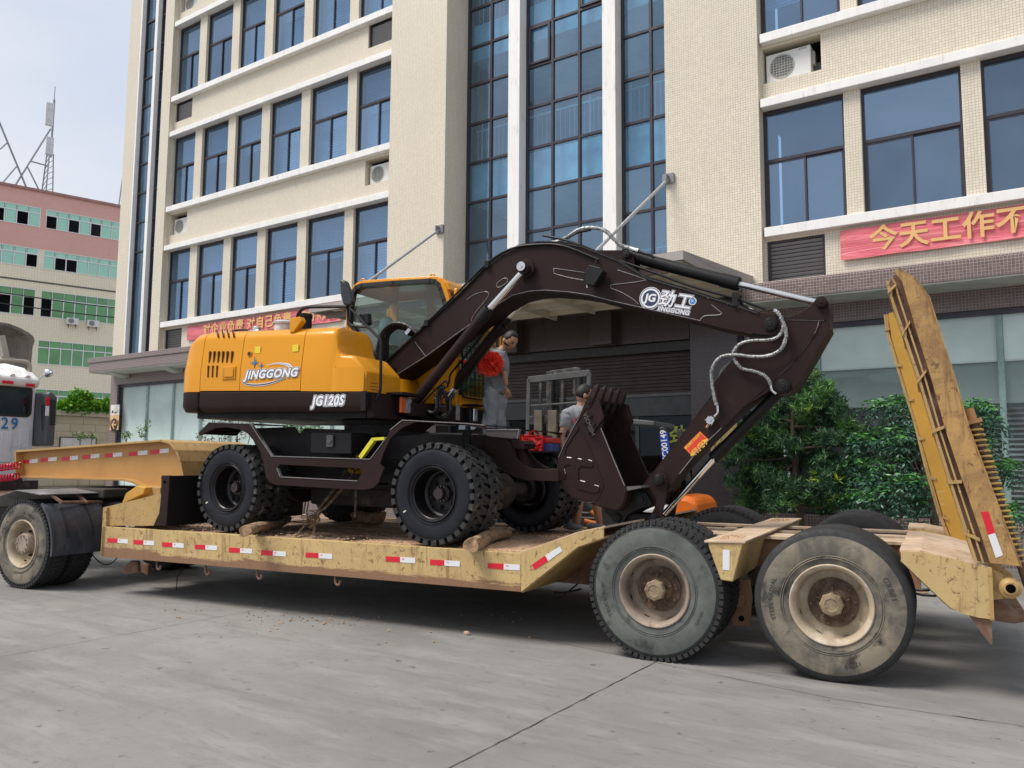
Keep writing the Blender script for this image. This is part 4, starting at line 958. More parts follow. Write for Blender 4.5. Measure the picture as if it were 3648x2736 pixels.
part('number', text_mb('29', .27, lambda x, y, z: (sB+.024+z, n29[1]+x*1.0, n29[2]+y), bold=.003, spacing=1.25, sx=.95), pm('blue_paint', (.03, .16, .38), .5, var=.3, scale=30), cab)
mb = M()
prof = [(sB+.05, 2.82), (sB+.10, 2.96), (sB-.1, 3.10), (sB-.6, 3.20), (sB-1.9, 3.22), (sB-1.9, 2.84)]
mb.tp(prof, tN+.02, tF+.02); rf = part('roof_fairing', mb, WCR, TRK, bev=.05)
mb = M()
for k in range(8): t0 = .0+k*.26; mb.tube([(sB+.06, t0, 2.99), (sB-.1, t0, 3.12), (sB-.6, t0, 3.22), (sB-1.8, t0, 3.235)], .05, 6)
part('roof_rib', mb, WCR, rf, kind='stuff')
REDT = pm('tape_red', (.62, .012, .03), .35, var=.05); WHT = pm('tape_white', (.72, .73, .74), .35, var=.03)
for xa, xb_, ya, yb_ in ((15, 75, 403, 425), (148, 197, 420, 441)):
    p, q = Ts('c3', xa, ya, sB+.13), Ts('c3', xb_, yb_, sB+.13); part('reflective_tape', M().box((sB+.118, p[1], q[2]), (sB+.135, q[1], p[2])), REDT, TRK)
DG = pm('fairing_grey', (.085, .09, .10), .45, var=.08, dirt=((.2, .19, .17), .6, .8, 3))
tf0 = Ts('c3', 197, 600, sB)[1]; sE = Tt('c3', 262, 600, tf0)[0]; fz0, fz1 = Ts('c3', 300, 772, sE)[2], Ts('c3', 262, 462, sE)[2]; tfr = Ts('c3', 318, 600, sE)[1]; fz2 = Ts('c3', 318, 495, sE)[2]
mb = M().prism([(tf0, fz0), (tfr, fz0), (tfr, fz2), (tf0+.06, fz1), (tf0, fz1-.04)], lambda p: (sE, p[0], p[1]), lambda p: (sB-.9, p[0]+(.0 if p[0] > tf0+.1 else .0), p[1])); sf = part('side_fairing', mb, DG, TRK, bev=.03)
mb = M()
for k in range(18):
    y = 512+k*8; p, q = Ts('c3', 281, y, sE), Ts('c3', 314, y+5, sE); mb.box((sE, p[1], q[2]), (sE+.018, q[1], p[2]))
part('vent_slat', mb, pm('slat_black', (.03, .03, .033), .5), sf, kind='stuff')
p, q, r_ = Ts('c3', 262, 497, sE+.01), Ts('c3', 278, 548, sE+.01), Ts('c3', 276, 603, sE+.01)
part('reflective_tape', M().box((sE+.001, p[1], q[2]), (sE+.01, q[1], p[2]), 0).box((sE+.001, p[1], r_[2]), (sE+.01, q[1], q[2]-.001), 1), [REDT, WHT], sf)
part('grab_handle', M().tube(smooth_path([Tt('c3', x, y, tf0-.03) for x, y in ((246, 541), (238, 545), (235, 560), (235, 640), (238, 688))], 4), .012, 6), pm('black_plastic', (.02, .02, .02), .5), sf)
p = Ts('c3', 262, 363, sB+.1); part('work_lamp', M().lathe([(0, .0), (.06, .005), (.075, .03), (.07, .07), (.0, .14)], (p[0]+.0, p[1], p[2]), 's', 20).cyl((p[0]-.05, p[1]-.02, p[2]-.04), (p[0]-.1, p[1]-.10, p[2]-.14), .012, 6), pm('chrome', (.6, .6, .62), .15, metal=1.), TRK)
FRM = pm('chassis_grime', (.035, .03, .027), .8, var=.3, scale=6, dirt=((.12, .08, .06), .55, .7, 5)); RUST = pm('rusty_steel', (.16, .085, .055), .85, var=.3, scale=6, dirt=((.28, .2, .14), .55, .75, 6), bump=.2)
mb = M()
for t0 in (.62, 1.42): mb.box((-14.8, t0, .78), (-8.6, t0+.09, 1.04))
for s0 in (-12.6, -11.6, -10.4, -9.5, -8.7): mb.box((s0, .71, .82), (s0+.12, 1.42, 1.0))
part('chassis_frame', mb, FRM, TRK)
part('fifth_wheel', M().box((-10.2, .5, 1.10), (-9.0, 1.65, 1.22)).box((-10, .6, 1.04), (-9.2, 1.55, 1.10)), FRM, TRK, bev=.02)
part('catwalk', M().box((-12.8, .3, 1.06), (-11.0, 1.8, 1.10)), RUST, TRK)
part('cab_rear_frame', M().box((-13.0, -.0, 1.05), (-12.9, 2.1, 1.25)).box((-13.1, .2, .8), (-12.85, .6, 1.25)).box((-12.9, 1.2, 1.1), (-12.7, 1.7, 1.3)), FRM, TRK, bev=.01)
CW = -9.50
truck_wheel(TRK, (CW, -.24, .55), RUBD, RIMB, Rr=.548, drive=True, blocks=True); truck_wheel(TRK, (CW, .10, .55), RUB, RIMB, Rr=.548, face=False, blocks=True)
truck_wheel(TRK, (CW, 1.78, .55), RUB, RIMB, Rr=.548, face=False); truck_wheel(TRK, (CW, 2.10, .55), RUB, RIMB, Rr=.548, face=False)
for t0 in (-.2, 1.9): truck_wheel(TRK, (-13.9, t0, .55), RUBD, RIMB, Rr=.548)
part('axle', M().cyl((CW, .1, .55), (CW, 2.1, .55), .07, 12).ball((CW, 1.05, .55), .2, 8), FRM, TRK)
MG = pm('mudguard_plastic', (.04, .045, .055), .35, var=.15, scale=2, dirt=((.10, .10, .10), .5, .75, 2.5), stretch=(3, 3, 1))
def arcs(r0, r1, a0_, a1_, c, n=14): 
    o_ = [(c[0]+r1*math.cos(math.radians(a0_+(a1_-a0_)*k/n)), c[1]+r1*math.sin(math.radians(a0_+(a1_-a0_)*k/n))) for k in range(n+1)]
    return o_+[(c[0]+r0*math.cos(math.radians(a0_+(a1_-a0_)*k/n)), c[1]+r0*math.sin(math.radians(a0_+(a1_-a0_)*k/n))) for k in reversed(range(n+1))]
mb = M().tp(arcs(.655, .67, 52, -8, (CW, .53)), -.26, .50, smooth=True); mb.tp(arcs(.655, .685, 52, -8, (CW, .53)), -.28, -.255)
mg = part('mudguard', mb, MG, TRK)
mb = M()
for t0 in (-.08, .26): mb.tp(arcs(.671, .68, 44, 10, (CW, .53), 8), t0, t0+.018)
part('strap', mb, pm('black_plastic', (.02, .02, .02)), mg)
part('mudguard_bar', M().cyl((CW+.52, -.10, 1.07), (CW+.40, .55, 1.05), .022, 8).beam((CW+.36, -.12, 1.16), (CW+.52, -.06, 1.06), .03, .03).beam((CW+.30, .26, 1.17), (CW+.49, .28, 1.05), .03, .03), RUST, TRK)
mb = M()
mb.tp([(CW-.75, 1.00), (CW-.45, 1.14), (CW-.1, 1.22), (CW+.40, 1.175), (CW+.40, 1.165), (CW-.1, 1.21), (CW-.45, 1.13), (CW-.75, .99)], -.28, .55)
part('fender_sheet', mb, pm('dull_sheet', (.20, .20, .20), .5, metal=.3, dirt=((.09, .07, .06), .5, .65, 4), dirt2=((.35, .35, .36), .6, .7, 3)), TRK)
# red coiled air lines
mb = M()
for zc, st in ((1.52, 0.), (1.36, 1.)):
    pts = [(-11.45-.0015*k+0.0, .70+.025*math.cos(k*.9)+0, 0) for k in range(2)]
    pts = []
    for k in range(220):
        a = k*.55; pts.append((-12.6+k*.0062, .72+.045*math.cos(a+st), zc+.045*math.sin(a+st)-.05*math.sin(PI*k/220)))
    mb.tube(pts, .011, 6)
part('air_hose', mb, pm('red_hose', (.50, .02, .05), .3), TRK)
part('air_line', M().tube(smooth_path([(-12.6, .5, 1.3), (-12.3, .45, 1.0), (-11.9, .4, 1.1), (-11.5, .5, .9)], 6), .014, 6).tube(smooth_path([(-12.7, .3, 1.2), (-12.2, .2, .95), (-11.6, .3, .85)], 6), .014, 6), pm('hose_grey', (.2, .2, .2), .5), TRK)
# ================================================================ dump body beyond the cab
sD = -16.2
DB = thing('dump_body', 'rusty grey dump truck body with curved hood standing behind the white cab', 'dump body', (sD, 2, 0), 'T')
DBM = pm('dump_grey', (.20, .175, .15), .8, var=.2, scale=2, dirt=((.33, .29, .25), .45, .7, 3), dirt2=((.17, .08, .04), .6, .75, 6), bump=.2)
out = [Ts('c3', x, y, sD)[1:] for x, y in ((-160, 90), (-60, 72), (0, 75), (55, 84), (110, 106), (160, 132), (190, 158), (196, 185), (184, 215), (176, 300), (172, 375))]
inn = [Ts('c3', x, y, sD)[1:] for x, y in ((160, 375), (163, 300), (170, 215), (165, 180), (150, 150), (105, 122), (50, 98), (0, 88), (-60, 86), (-160, 104))]
mb = M().prism([(p[0], p[1]) for p in out+inn], lambda p: (sD, p[0], p[1]), lambda p: (sD-2.2, p[0], p[1]+.0)); part('hood', mb, DBM, DB)
part('front_wall', M().prism([(p[0], p[1]) for p in out]+[(out[0][0], out[-1][1])], lambda p: (sD-2.21, p[0], p[1]), lambda p: (sD-2.3, p[0], p[1])), DBM, DB)
part('underframe', M().box((sD-5, out[0][0]+.3, .6), (sD, out[-1][0], 1.1)), FRM, DB); part('bin', M().box((sD-6, out[0][0], 1.2), (sD-.3, out[-1][0]-.05, out[-1][1]-.02)), DBM, DB)
for s0 in (sD-.8, sD-4.5):
    for t0 in (out[0][0]+.1, out[-1][0]-.3): truck_wheel(DB, (s0, t0, .52), RUBD, RIMB, Rr=.52)
mb = M().tube(smooth_path([Ts('c3', x, y, sD+.5) for x, y in ((-80, 290), (0, 292), (80, 294), (145, 300), (163, 312), (168, 340), (160, 362))], 5), .045, 8); part('guard_tube', mb, pm('tube_pale', (.45, .40, .33), .7, dirt=((.3, .2, .1), .6, .7, 9)), DB)
p0, p1 = Ts('c3', 2, 150, sD+.4), Ts('c3', 30, 285, sD+.4); part('strut', M().beam(p0, p1, .12, .12).box((p1[0]-.1, p1[1]-.14, p1[2]-.1), (p1[0]+.1, p1[1]+.14, p1[2]+.04)), pm('strut_pale', (.42, .38, .33), .7), DB)
# ================================================================ low-bed trailer (trailer frame)
def ypaint(name, col, rustlo=.60, ds=5, pale=(.62, .53, .36), low=None):
    return worn(name, col, chip=rustlo+.02, stain=rustlo-.02, streak=rustlo, pale=pale, low=low)
YR = ypaint('rail_yellow', (.52, .37, .16), .555); YRL = ypaint('rail_yellow_scraped', (.52, .37, .16), .55, low=.345); YG_ = ypaint('neck_ochre', (.47, .25, .075), .68, 4, (.52, .32, .12)); YRU = ypaint('rusted_yellow', (.42, .27, .10), .565, 6)
DUST = pm('dusty_plate', (.54, .41, .29), .85, var=.15, scale=4, dirt=((.35, .22, .12), .5, .75, 7), bump=.2); BRN = pm('beam_brown', (.30, .17, .10), .8, var=.15, scale=3, dirt=((.42, .29, .19), .5, .75, 4), bump=.15)
WOOD = pm('deck_wood', (.30, .20, .14), .85, var=.3, scale=5, stretch=(.6, 5, 5), bump=.5, bscale=40, dirt=((.47, .34, .24), .5, .72, 4)); DUSTY = pm('sawdust', (.50, .32, .20), .95, var=.25, scale=9, bump=.6, bscale=90)
EDGE = pm('edge_rust', (.13, .07, .045), .9, var=.3, scale=8)
TR = thing('lowbed_trailer', 'worn yellow low-bed trailer with raised ramps and red and white tapes, carrying the excavator', 'trailer', (-4, 1.5, 0), 'T')
WT = 3.1
def strip(mb, pts, t0, t1, th=.02, mi=0):
    for i in range(len(pts)-1):
        a, b_ = np.array(pts[i], float), np.array(pts[i+1], float); d = b_-a; l = np.linalg.norm(d); d /= l; n_ = np.array([-d[1], d[0]])*th/2; e = d*th*.3
        mb.tp([tuple(a-n_-e), tuple(b_-n_+e), tuple(b_+n_+e), tuple(a+n_-e)], t0, t1, mi)
    return mb
riseN = TP('r2', [(1562, 903), (2010, 548), (2212, 478), (2212, 395), (2005, 440), (1562, 595)], 0)
for side, (ta, tb) in enumerate(((0, .02), (WT, WT-.02))):
    sg = 1 if side == 0 else -1
    mb = M().tp([(-8.30, .44), (-2.617, .46), (-2.617, .798), (-8.30, .80)], ta, tb)
    mb.tp([(-8.30, .44), (-2.617, .46), (-2.617, .472), (-8.30, .452)], tb, tb+sg*.09).tp([(-8.30, .785), (-2.617, .783), (-2.617, .798), (-8.30, .80)], tb, tb+sg*.08)
    part('side_rail', mb, YRL, TR, bev=.004)
    mb = M().tp(riseN, ta+sg*.001, tb); part('rise_plate', mb, YR, TR)
mb = M(); strip(mb, [riseN[5], riseN[4], riseN[3]], .02, WT-.02, .02); part('rise_deck', mb, DUST, TR)
mb = M(); strip(mb, [riseN[0], riseN[1], riseN[2]], .021, WT-.021, .02); part('rise_underside', mb, YRU, TR)
part('end_post', M().box((-8.305, .0, .44), (-8.24, .10, 1.03)), YRU, TR)
# cross members and front riser
mb = M()
s = -8.2
while s < -2.7: mb.box((s, .1, .50), (s+.08, WT-.1, .70)); s += .62
for t0 in (.95, 2.0): mb.box((-8.28, t0, .42), (-1.9, t0+.14, .74))
part('cross_member', mb, RUST, TR, kind='stuff'); part('light_block_sheet', M().box((-8.25, .1, .70), (-2.65, WT-.1, .712)), pm('light_block_dark', (.05, .035, .025), .9), TR)  # dark sheet added below the planks to block light leaking through deck gaps
rb = TP('c3', [(580, 1222), (580, 1116), (895, 1040), (898, 1222)], .0); mb = M().tp(rb, .035, .06); mb.tp([rb[1], rb[2], (rb[2][0], rb[2][1]-.02), (rb[1][0], rb[1][1]-.02)], .061, .55)
part('front_riser', mb, YRU, TR); mb = M().tp([(-8.28, .80), (-8.28, 1.0), (-7.85, 1.12), (-7.85, .80)], .56, 2.55); part('front_riser_core', mb, YRU, TR)
# deck planks
me_p = {}
def plank(s0, s1, t0, t1, z=.80, th=.04, matl=WOOD):
    l, w_ = s1-s0, t1-t0; mb = M().box((-l/2, -w_/2, -th), (l/2, w_/2, 0)); o = part('plank', mb, matl, TR, bev=.006, at=((s0+s1)/2, (t0+t1)/2, z+R.uniform(-.012, .004)))
    o.rotation_euler = (R.uniform(-.006, .006), R.uniform(-.008, .008), R.uniform(-.02, .02))
s = -8.2
while s < -2.75:
    w_ = R.uniform(.10, .26); plank(s, min(s+w_, -2.68), .085, R.uniform(.62, .74), .785, .035); s += w_+R.choice((.02, .04, .09, .14))
t0 = .78
while t0 < WT-.12:
    w_ = R.uniform(.16, .24); s = -8.2
    while s < -2.7:
        l = R.uniform(1.2, 2.4); plank(s, min(s+l, -2.66), t0, min(t0+w_, WT-.1), .79); s += l+R.uniform(.01, .05)
    t0 += w_+R.uniform(.01, .05)
mb = M()
for k in range(2600):
    s = R.uniform(-8.1, -2.3); t0 = abs(R.gauss(.0, .9))+.06 if R.random() < .6 else R.uniform(.05, 3)
    if t0 > 3: continue
    if R.random() < .5: s = R.choice((-3.0, -2.9, -3.3, -2.6, -4.2, -5.6))+R.gauss(0, .28)
    z = .803 if s < -2.63 else .81+(s+2.63)*.33
    if s > -2.2: continue
    r_ = R.uniform(.004, .012); mb.ball((s, t0, z), r_, 2, sc=(R.uniform(.8, 2.2), R.uniform(.8, 1.8), .5))
part('sawdust', mb, DUSTY, TR, kind='stuff')
def pile(nm, pts, z, h, matl=DUSTY, n=26):      # thin uneven layer of crumbs on a plate
    a = np.array(pts); lo, hi = a.min(0), a.max(0); mb = M(); vs = []
    for i in range(n+1):
        for j in range(n+1):
            u, v = i/n, j/n; e = max(0, math.sin(PI*u)*math.sin(PI*v))**.5
            zz_ = z(lo[0]+(hi[0]-lo[0])*u) if callable(z) else z
            vs.append((lo[0]+(hi[0]-lo[0])*u, lo[1]+(hi[1]-lo[1])*v, zz_-.004+h*e*R.uniform(.1, 1)))
    mb.add(vs, [(i*(n+1)+j, (i+1)*(n+1)+j, (i+1)*(n+1)+j+1, i*(n+1)+j+1) for i in range(n) for j in range(n)]); part(nm, mb, matl, TR, kind='stuff')
pile('sawdust_heap', [(-3.3, .1), (-2.66, 1.3)], .80, .02); pile('sawdust_heap', [(-2.62, .05), (-2.1, 1.9)], lambda s: .802+(s+2.617)*.367, .018); pile('sawdust_heap', [(-4.6, .08), (-3.9, .6)], .79, .02)
# gooseneck
gt0, gt1 = .80, 2.15
gp = TP('c3', [(85, 803), (905, 742), (955, 757), (990, 800), (1012, 860), (1028, 940)], gt0)
gb = TP('c3', [(90, 945), (690, 962), (745, 975), (790, 1000), (905, 1006)], gt0)
ge = [(gp[-1][0]+.03, .80), (gb[-1][0]+.1, .80)]
body = gp+ge+gb[::-1]
part('gooseneck', M().tp(body, gt0+.11, gt1-.11), YG_, TR)
mb = M(); strip(mb, smooth2 if False else gp, gt0, gt1, .028); part('top_flange', mb, YRU, TR, bev=.003)
mb = M(); strip(mb, gb, gt0, gt1, .028); part('bottom_flange', mb, YG_, TR, bev=.003)
mb = M(); strip(mb, [gb[0], gp[0]], gt0, gt1, .028); part('front_flange', mb, YG_, TR)
p = Tt('c3', 750, 1048, .45); part('hinge_lug', M().tp([(p[0]-.15, p[2]-.12), (p[0]+.25, p[2]+.02), (p[0]+.28, p[2]+.10), (p[0]+.12, p[2]+.12), (p[0]-.08, p[2]+.02)], .40, .52), ypaint('lug_yellow', (.55, .30, .05), .66, 6), TR, bev=.01)
p = Tt('c3', 835, 1020, .55); part('hinge_block', M().box((p[0]-.2, .5, p[2]-.12), (p[0]+.28, .9, p[2]+.04)), YRU, TR, bev=.01)
# reflective tapes
def tape(k, xs, yc, t, h=.05, slope=0., parent=TR, zoff=0):
    a, m_, b_ = [Tt(k, x, yc+slope*(x-xs[0]), t) for x in xs]
    mb = M()
    for p, q, mi in ((a, m_, 0), (m_, b_, 1)): mb.tp([(p[0], p[2]-h/2), (q[0], q[2]-h/2), (q[0], q[2]+h/2), (p[0], p[2]+h/2)], t-.0035, t-.0005, mi)
    o = part('reflective_tape', mb, [REDT, WHT], parent)
    mk = text_mb('3M', .02, tmap(m_[0]+.035, t-.0045, (m_[2]+b_[2])/2+.006), ex=.0003); part('tape_mark', mk, REDT, o)
for xs, y in (((205, 295, 385), 551), ((432, 521, 614), 567), ((682, 775, 873), 588), ((970, 1063, 1165), 608), ((1268, 1367, 1472), 636), ((1550, 1655, 1767), 660), ((1940, 2055, 2172), 680)): tape('r1', xs, y, 0, slope=.06)
for xs, y in (((497, 611, 728), 643), ((846, 960, 1080), 669), ((1300, 1427, 1553), 697)): tape('r2', xs, y, 0, slope=.06)
for xs, y in (((125, 168, 213), 863), ((230, 273, 320), 853), ((348, 395, 440), 846), ((465, 512, 560), 836), ((590, 637, 688), 828), ((725, 777, 830), 819), ((845, 900, 950), 808)): tape('c3', xs, y, gt0+.11, h=.055, slope=-.10)
def quad_t(k, pts, t, matl, nm='reflective_tape', th=.003): part(nm, M().tp(TP(k, pts, t), t-th, t-.0005), matl, TR)
quad_t('r2', [(1647, 690), (1752, 617), (1776, 662), (1668, 731)], 0, REDT); quad_t('r2', [(1753, 616), (1868, 545), (1888, 582), (1777, 661)], 0, WHT)
quad_t('r5', [(1660, 562), (1738, 567), (1735, 795), (1658, 788)], -.0, WHT); quad_t('ra', [(985, 1368), (1030, 1362), (1070, 1490), (1028, 1502)], .0, REDT)
quad_t('ra', [(1028, 1503), (1070, 1491), (1117, 1622), (1075, 1638)], .0, WHT)
# paint scuffs
rs_ = random.Random(11); mb = M()
# hooks, brackets and cables under the rail
def hook(x, y):
    p = Tt('r1', x, y, .03); c = (p[0], p[2])
    part('hook', M().tube(smooth_path([(c[0]-.02, .04, c[1]+.06), (c[0]-.02, .04, c[1]+.0), (c[0], .04, c[1]-.045), (c[0]+.035, .04, c[1]-.04), (c[0]+.045, .04, c[1]-.0)], 4), .014, 6), RUST, TR)
for x, y in ((640, 770), (1068, 815), (1520, 850)): hook(x, y)
p = Tt('r2', 105, 810, .03); part('hook', M().tube(smooth_path([(p[0]-.02, .04, p[2]+.06), (p[0]-.02, .04, p[2]), (p[0], .04, p[2]-.045), (p[0]+.035, .04, p[2]-.04), (p[0]+.045, .04, p[2])], 4), .014, 6), RUST, TR)
part('foot_bracket', M().tp(TP('r1', [(425, 728), (478, 732), (490, 820), (480, 835), (350, 842), (345, 815)], .25), .22, .27), RUST, TR, bev=.01); part('foot_bracket', M().tp(TP('r1', [(530, 745), (595, 765), (585, 860), (500, 815)], .55), .5, .55), RUST, TR, bev=.01)
BLK = pm('black_cable', (.015, .015, .015), .5)
part('cable', M().tube(smooth_path(T3('r1', [(40, 630), (80, 690), (130, 740), (190, 765), (250, 745), (300, 690)], .4), 5), .008, 5).tube(smooth_path(T3('r1', [(868, 775), (835, 850), (815, 870), (812, 930), (808, 990)], .6), 5), .006, 5), BLK, TR)
part('cable', M().tube(smooth_path(T3('r2', [(1820, 905), (1880, 910), (1960, 900), (2036, 880)], .7), 5), .010, 5).tube(smooth_path(T3('r2', [(1825, 915), (1850, 950), (1900, 930), (1960, 880), (2010, 840)], .7), 5), .008, 5), BLK, TR)
part('cable', M().tube(smooth_path(T3('td', [(545, 965), (620, 975), (725, 968)], .9), 5), .012, 5).tube(smooth_path(T3('td', [(545, 985), (640, 1020), (790, 1030)], .9), 5), .010, 5), BLK, TR)
# wheels
SR, SM = -.04, -1.40
LT = pm('moulded_letter', (.16, .155, .13), .8); LT2 = pm('moulded_letter_dark', (.045, .045, .04), .8)
truck_wheel(TR, (SR, 0, .5625), RUBD, RIMB, lettering=(('STEEL RADIAL', .43, 3.1, .045), ('12R20', .44, -1.25, .04), ('GR881', .43, .35, .055)), tyre_m2=LT2); truck_wheel(TR, (SM, 0, .5625), RUBG, RIMD, blocks=True, lettering=(('RADIAL TUBELESS', .345, 1.65, .026), ('150/147L', .42, -.45, .03), ('TRUCK BUS', .43, 3.4, .045)), tyre_m2=LT2)
for s0 in (SR, SM):
    truck_wheel(TR, (s0, .35, .5625), RUB, RIMD, face=False, blocks=(s0 == SM)); truck_wheel(TR, (s0, 2.47, .5625), RUB, RIMD, face=False, blocks=(s0 == SM)); truck_wheel(TR, (s0, WT, .5625), RUBD, RIMD, flip=True)
    part('axle', M().cyl((s0, .17, .5625), (s0, WT-.17, .5625), .065, 14), FRM, TR)
    for t0 in (.66, 2.26): part('brake_drum', M().lathe([(.0, 0), (.19, 0), (.20, .02), (.20, .18), (.0, .18)], (s0, t0, .5625), 't', 28), HUBR, TR)
# rear frame
zF = .965
mb = M()
for t0, t1 in ((1.22, 1.36), (1.62, 1.78), (2.26, 2.40)):
    mb.box((-1.95, t0, zF-.025), (.45, t1, zF)).box((-1.95, (t0+t1)/2-.012, zF-.32), (.45, (t0+t1)/2+.012, zF-.025)).box((-1.95, t0, zF-.345), (.45, t1, zF-.32))
part('main_beam', mb, DUST, TR, bev=.003)
part('web', M().box((-1.95, 1.05, zF-.40), (.55, 1.07, zF-.03)), BRN, TR); part('beam_flange', M().box((-1.95, 1.0, zF-.025), (.45, 1.16, zF)).box((-1.95, 1.0, zF-.42), (.6, 1.16, zF-.40)), DUST, TR)
mb = M()
for s0 in (-1.75, -1.3, -.5, -.1): mb.box((s0, 1.361, zF-.06), (s0+.12, 2.259, zF-.028))
part('cross_tie', mb, DUST, TR)
og = TP('r5', [(1635, 905), (1770, 925), (1885, 492), (1482, 484)], 0); og2 = og
for side in (0, 1):
    ta, tb = (0, 1.0) if side == 0 else (WT, WT-.78)
    part('outrigger', M().tp(og, ta, tb), YR, TR, bev=.008)
tp_ = [(og[3][0]-.02, og[3][1]), (og[2][0]+.02, og[2][1]), (og[2][0]+.02, og[2][1]+.018), (og[3][0]-.02, og[3][1]+.018)]
part('outrigger_top', M().tp(tp_, -.012, WT+.012), DUST, TR, bev=.004)
pile('sawdust_heap', [(og[3][0]+.02, .05), (og[2][0]-.03, .6)], og[3][1]+.02, .022, n=30); pile('sawdust_heap', [(og[3][0]+.02, 2.4), (og[2][0]-.03, 3.0)], og[3][1]+.02, .022)
mb = M().tp(TP('r5', [(1668, 930), (1960, 900), (1990, 1100), (1965, 1425), (1775, 1415), (1690, 1060)], .70), .69, .73); hg = part('suspension_hanger', mb, BRN, TR, bev=.005)
p = Tt('r5', 1850, 1135, .67); part('boss', M().cyl((p[0], .62, p[2]), (p[0], .69, p[2]), .052, 20).box((p[0]-.006, .66, p[2]+.05), (p[0]+.006, .69, p[2]+.13)), BRN, hg); p = Tt('r5', 1866, 1340, .68); part('pin_hole', M().cyl((p[0], .686, p[2]), (p[0], .692, p[2]), .024, 16), HOLE, hg)
part('equalizer', M().beam((SM, .95, .62), (SR, .95, .62), .10, .16).beam((SM, 2.15, .62), (SR, 2.15, .62), .10, .16), FRM, TR)
# tail wedges
tw = TP('td', [(437, 590), (640, 600), (1000, 675), (1318, 768), (1340, 1262), (1205, 1245), (1050, 1205), (930, 1150), (700, 935), (445, 690)], 0)
for ta, tb in ((0, .02), (.72, .74), (WT-.74, WT-.72), (WT-.02, WT)): part('tail_plate', M().tp(tw, ta, tb), YR, TR)
mb = M(); strip(mb, tw[:4], .021, .719, .02); strip(mb, tw[:4], WT-.719, WT-.021, .02); part('tail_deck', mb, DUST, TR)
mb = M(); strip(mb, [(a, b_-.03) for a, b_ in tw[:4]], .741, WT-.741, .02); part('tail_deck', mb, DUST, TR)
mb = M(); strip(mb, [tw[9], tw[8], tw[7], tw[5]], .0205, .719, .016); part('tail_underside', mb, RUST, TR)
mb = M(); strip(mb, [tw[3], tw[4]], -.005, .75, .025); strip(mb, [tw[3], tw[4]], WT-.75, WT+.005, .025); part('tail_end_plate', mb, YRU, TR)
part('tail_gusset', M().tp(TP('td', [(1110, 1225), (1340, 1275), (1345, 1500), (1330, 1522), (1230, 1395)], .0), .03, .06), RUST, TR)
pile('sawdust_heap', [(.46, .06), (.9, .66)], lambda s: .995-(s-.44)*.18, .03, n=30); pile('sawdust_heap', [(.46, 2.42), (.85, 3.02)], lambda s: .99-(s-.44)*.18, .025)
pv = TP('td', [(1330, 775), (1400, 790), (1530, 850), (1610, 910), (1640, 985), (1600, 1045), (1345, 1078)], .05); pvt = part('pivot_plate', M().tp(pv, .06, .10).tp(pv, .62, .66), YRU, TR, bev=.006)
p = Tt('td', 1520, 955, .03); part('pivot_boss', M().lathe([(.030, .0), (.030, -.05), (.042, -.05), (.055, -.03), (.07, -.025), (.07, .0)], (p[0], .06, p[2]), 't', 28), YRU, pvt); part('pin_hole', M().cyl((p[0], .005, p[2]), (p[0], .02, p[2]), .030, 20), HOLE, pvt)
part('rear_cross_beam', M().tp(TP('td', [(1352, 1082), (1395, 1075), (1560, 1165), (1655, 1168), (1660, 1290), (1550, 1305), (1355, 1275)], .35), .35, WT-.35), RUST, TR, bev=.006)
# ramps
def ramp_(t0, t1, left, right, plate_l, matl, nm_bars, lab):
    o = part('ramp', M().tp(left+right[::-1], t0+.06, t0+.075), matl if 'ochre' in lab else RUST, TR, label=lab)
    body = M(); body.tp(plate_l+right[::-1], t0, t0+.018); body.tp(plate_l+right[::-1], t1-.018, t1); part('side_plate', body, matl, o, bev=.003)
    mb = M(); strip(mb, left, t0-.004, t0+.014, .018); strip(mb, [((a[0]+b_[0])/2, (a[1]+b_[1])/2) for a, b_ in zip(left, plate_l)] if len(left) == len(plate_l) else left, t0-.002, t0+.014, .012); strip(mb, left, t1-.055, t1-.04, .02); strip(mb, left, (t0+t1)/2-.02, (t0+t1)/2+.02, .02); part('running_rail', mb, YRU, o)
    mb = M(); strip(mb, right, t0, t1, .012); part('back_plate', mb, matl, o)
    mb = M()
    for (a, b_) in nm_bars: mb.beam((a[0], t0+.0, a[1]), (a[0], t1, a[1]), .03, .035); 
    for (a, b_) in nm_bars: mb.tp([(a[0]-.015, a[1]-.014), (b_[0]-.005, b_[1]-.014), (b_[0]-.005, b_[1]+.008), (a[0]-.015, a[1]+.010)], t0-.012, t0+.06)
    part('cross_bar', mb, YRU, o)
    return o
nl = TP('ra', [(437, 8), (440, 30), (450, 80), (530, 310), (620, 575), (710, 880), (805, 1185), (900, 1482), (958, 1660)], .02)
npl = TP('ra', [(470, -55), (520, 5), (545, 90), (615, 330), (690, 570), (782, 900), (880, 1190), (990, 1510), (1040, 1670)], 0)
nr_ = TP('ra', [(503, -72), (600, -8), (680, 95), (765, 370), (832, 575), (912, 862), (1010, 1120), (1110, 1390), (1225, 1690)], 0)
bars = [(TP('ra', [a], .02)[0], TP('ra', [b_], 0)[0]) for a, b_ in (((450, 70), (490, 20)), ((535, 318), (572, 240)), ((622, 600), (668, 530)), ((712, 890), (775, 862)), ((805, 1190), (878, 1185)), ((902, 1488), (985, 1530)))]
RMP = worn('ramp_rust_yellow', (.42, .25, .085), (.12, .055, .028), (.50, .37, .22), .58, .43, .52, .9, .7, (.20, .10, .045)); RMP2 = ypaint('ramp_ochre', (.50, .27, .035), .66, 4)
ro = ramp_(.0, .72, nl, nr_, npl, RMP, bars, 'rust-stained near ramp standing upright')
fl = TP('ra', [(418, 205), (428, 300), (505, 560), (590, 830), (660, 1110), (735, 1380), (800, 1535)], 2.35)
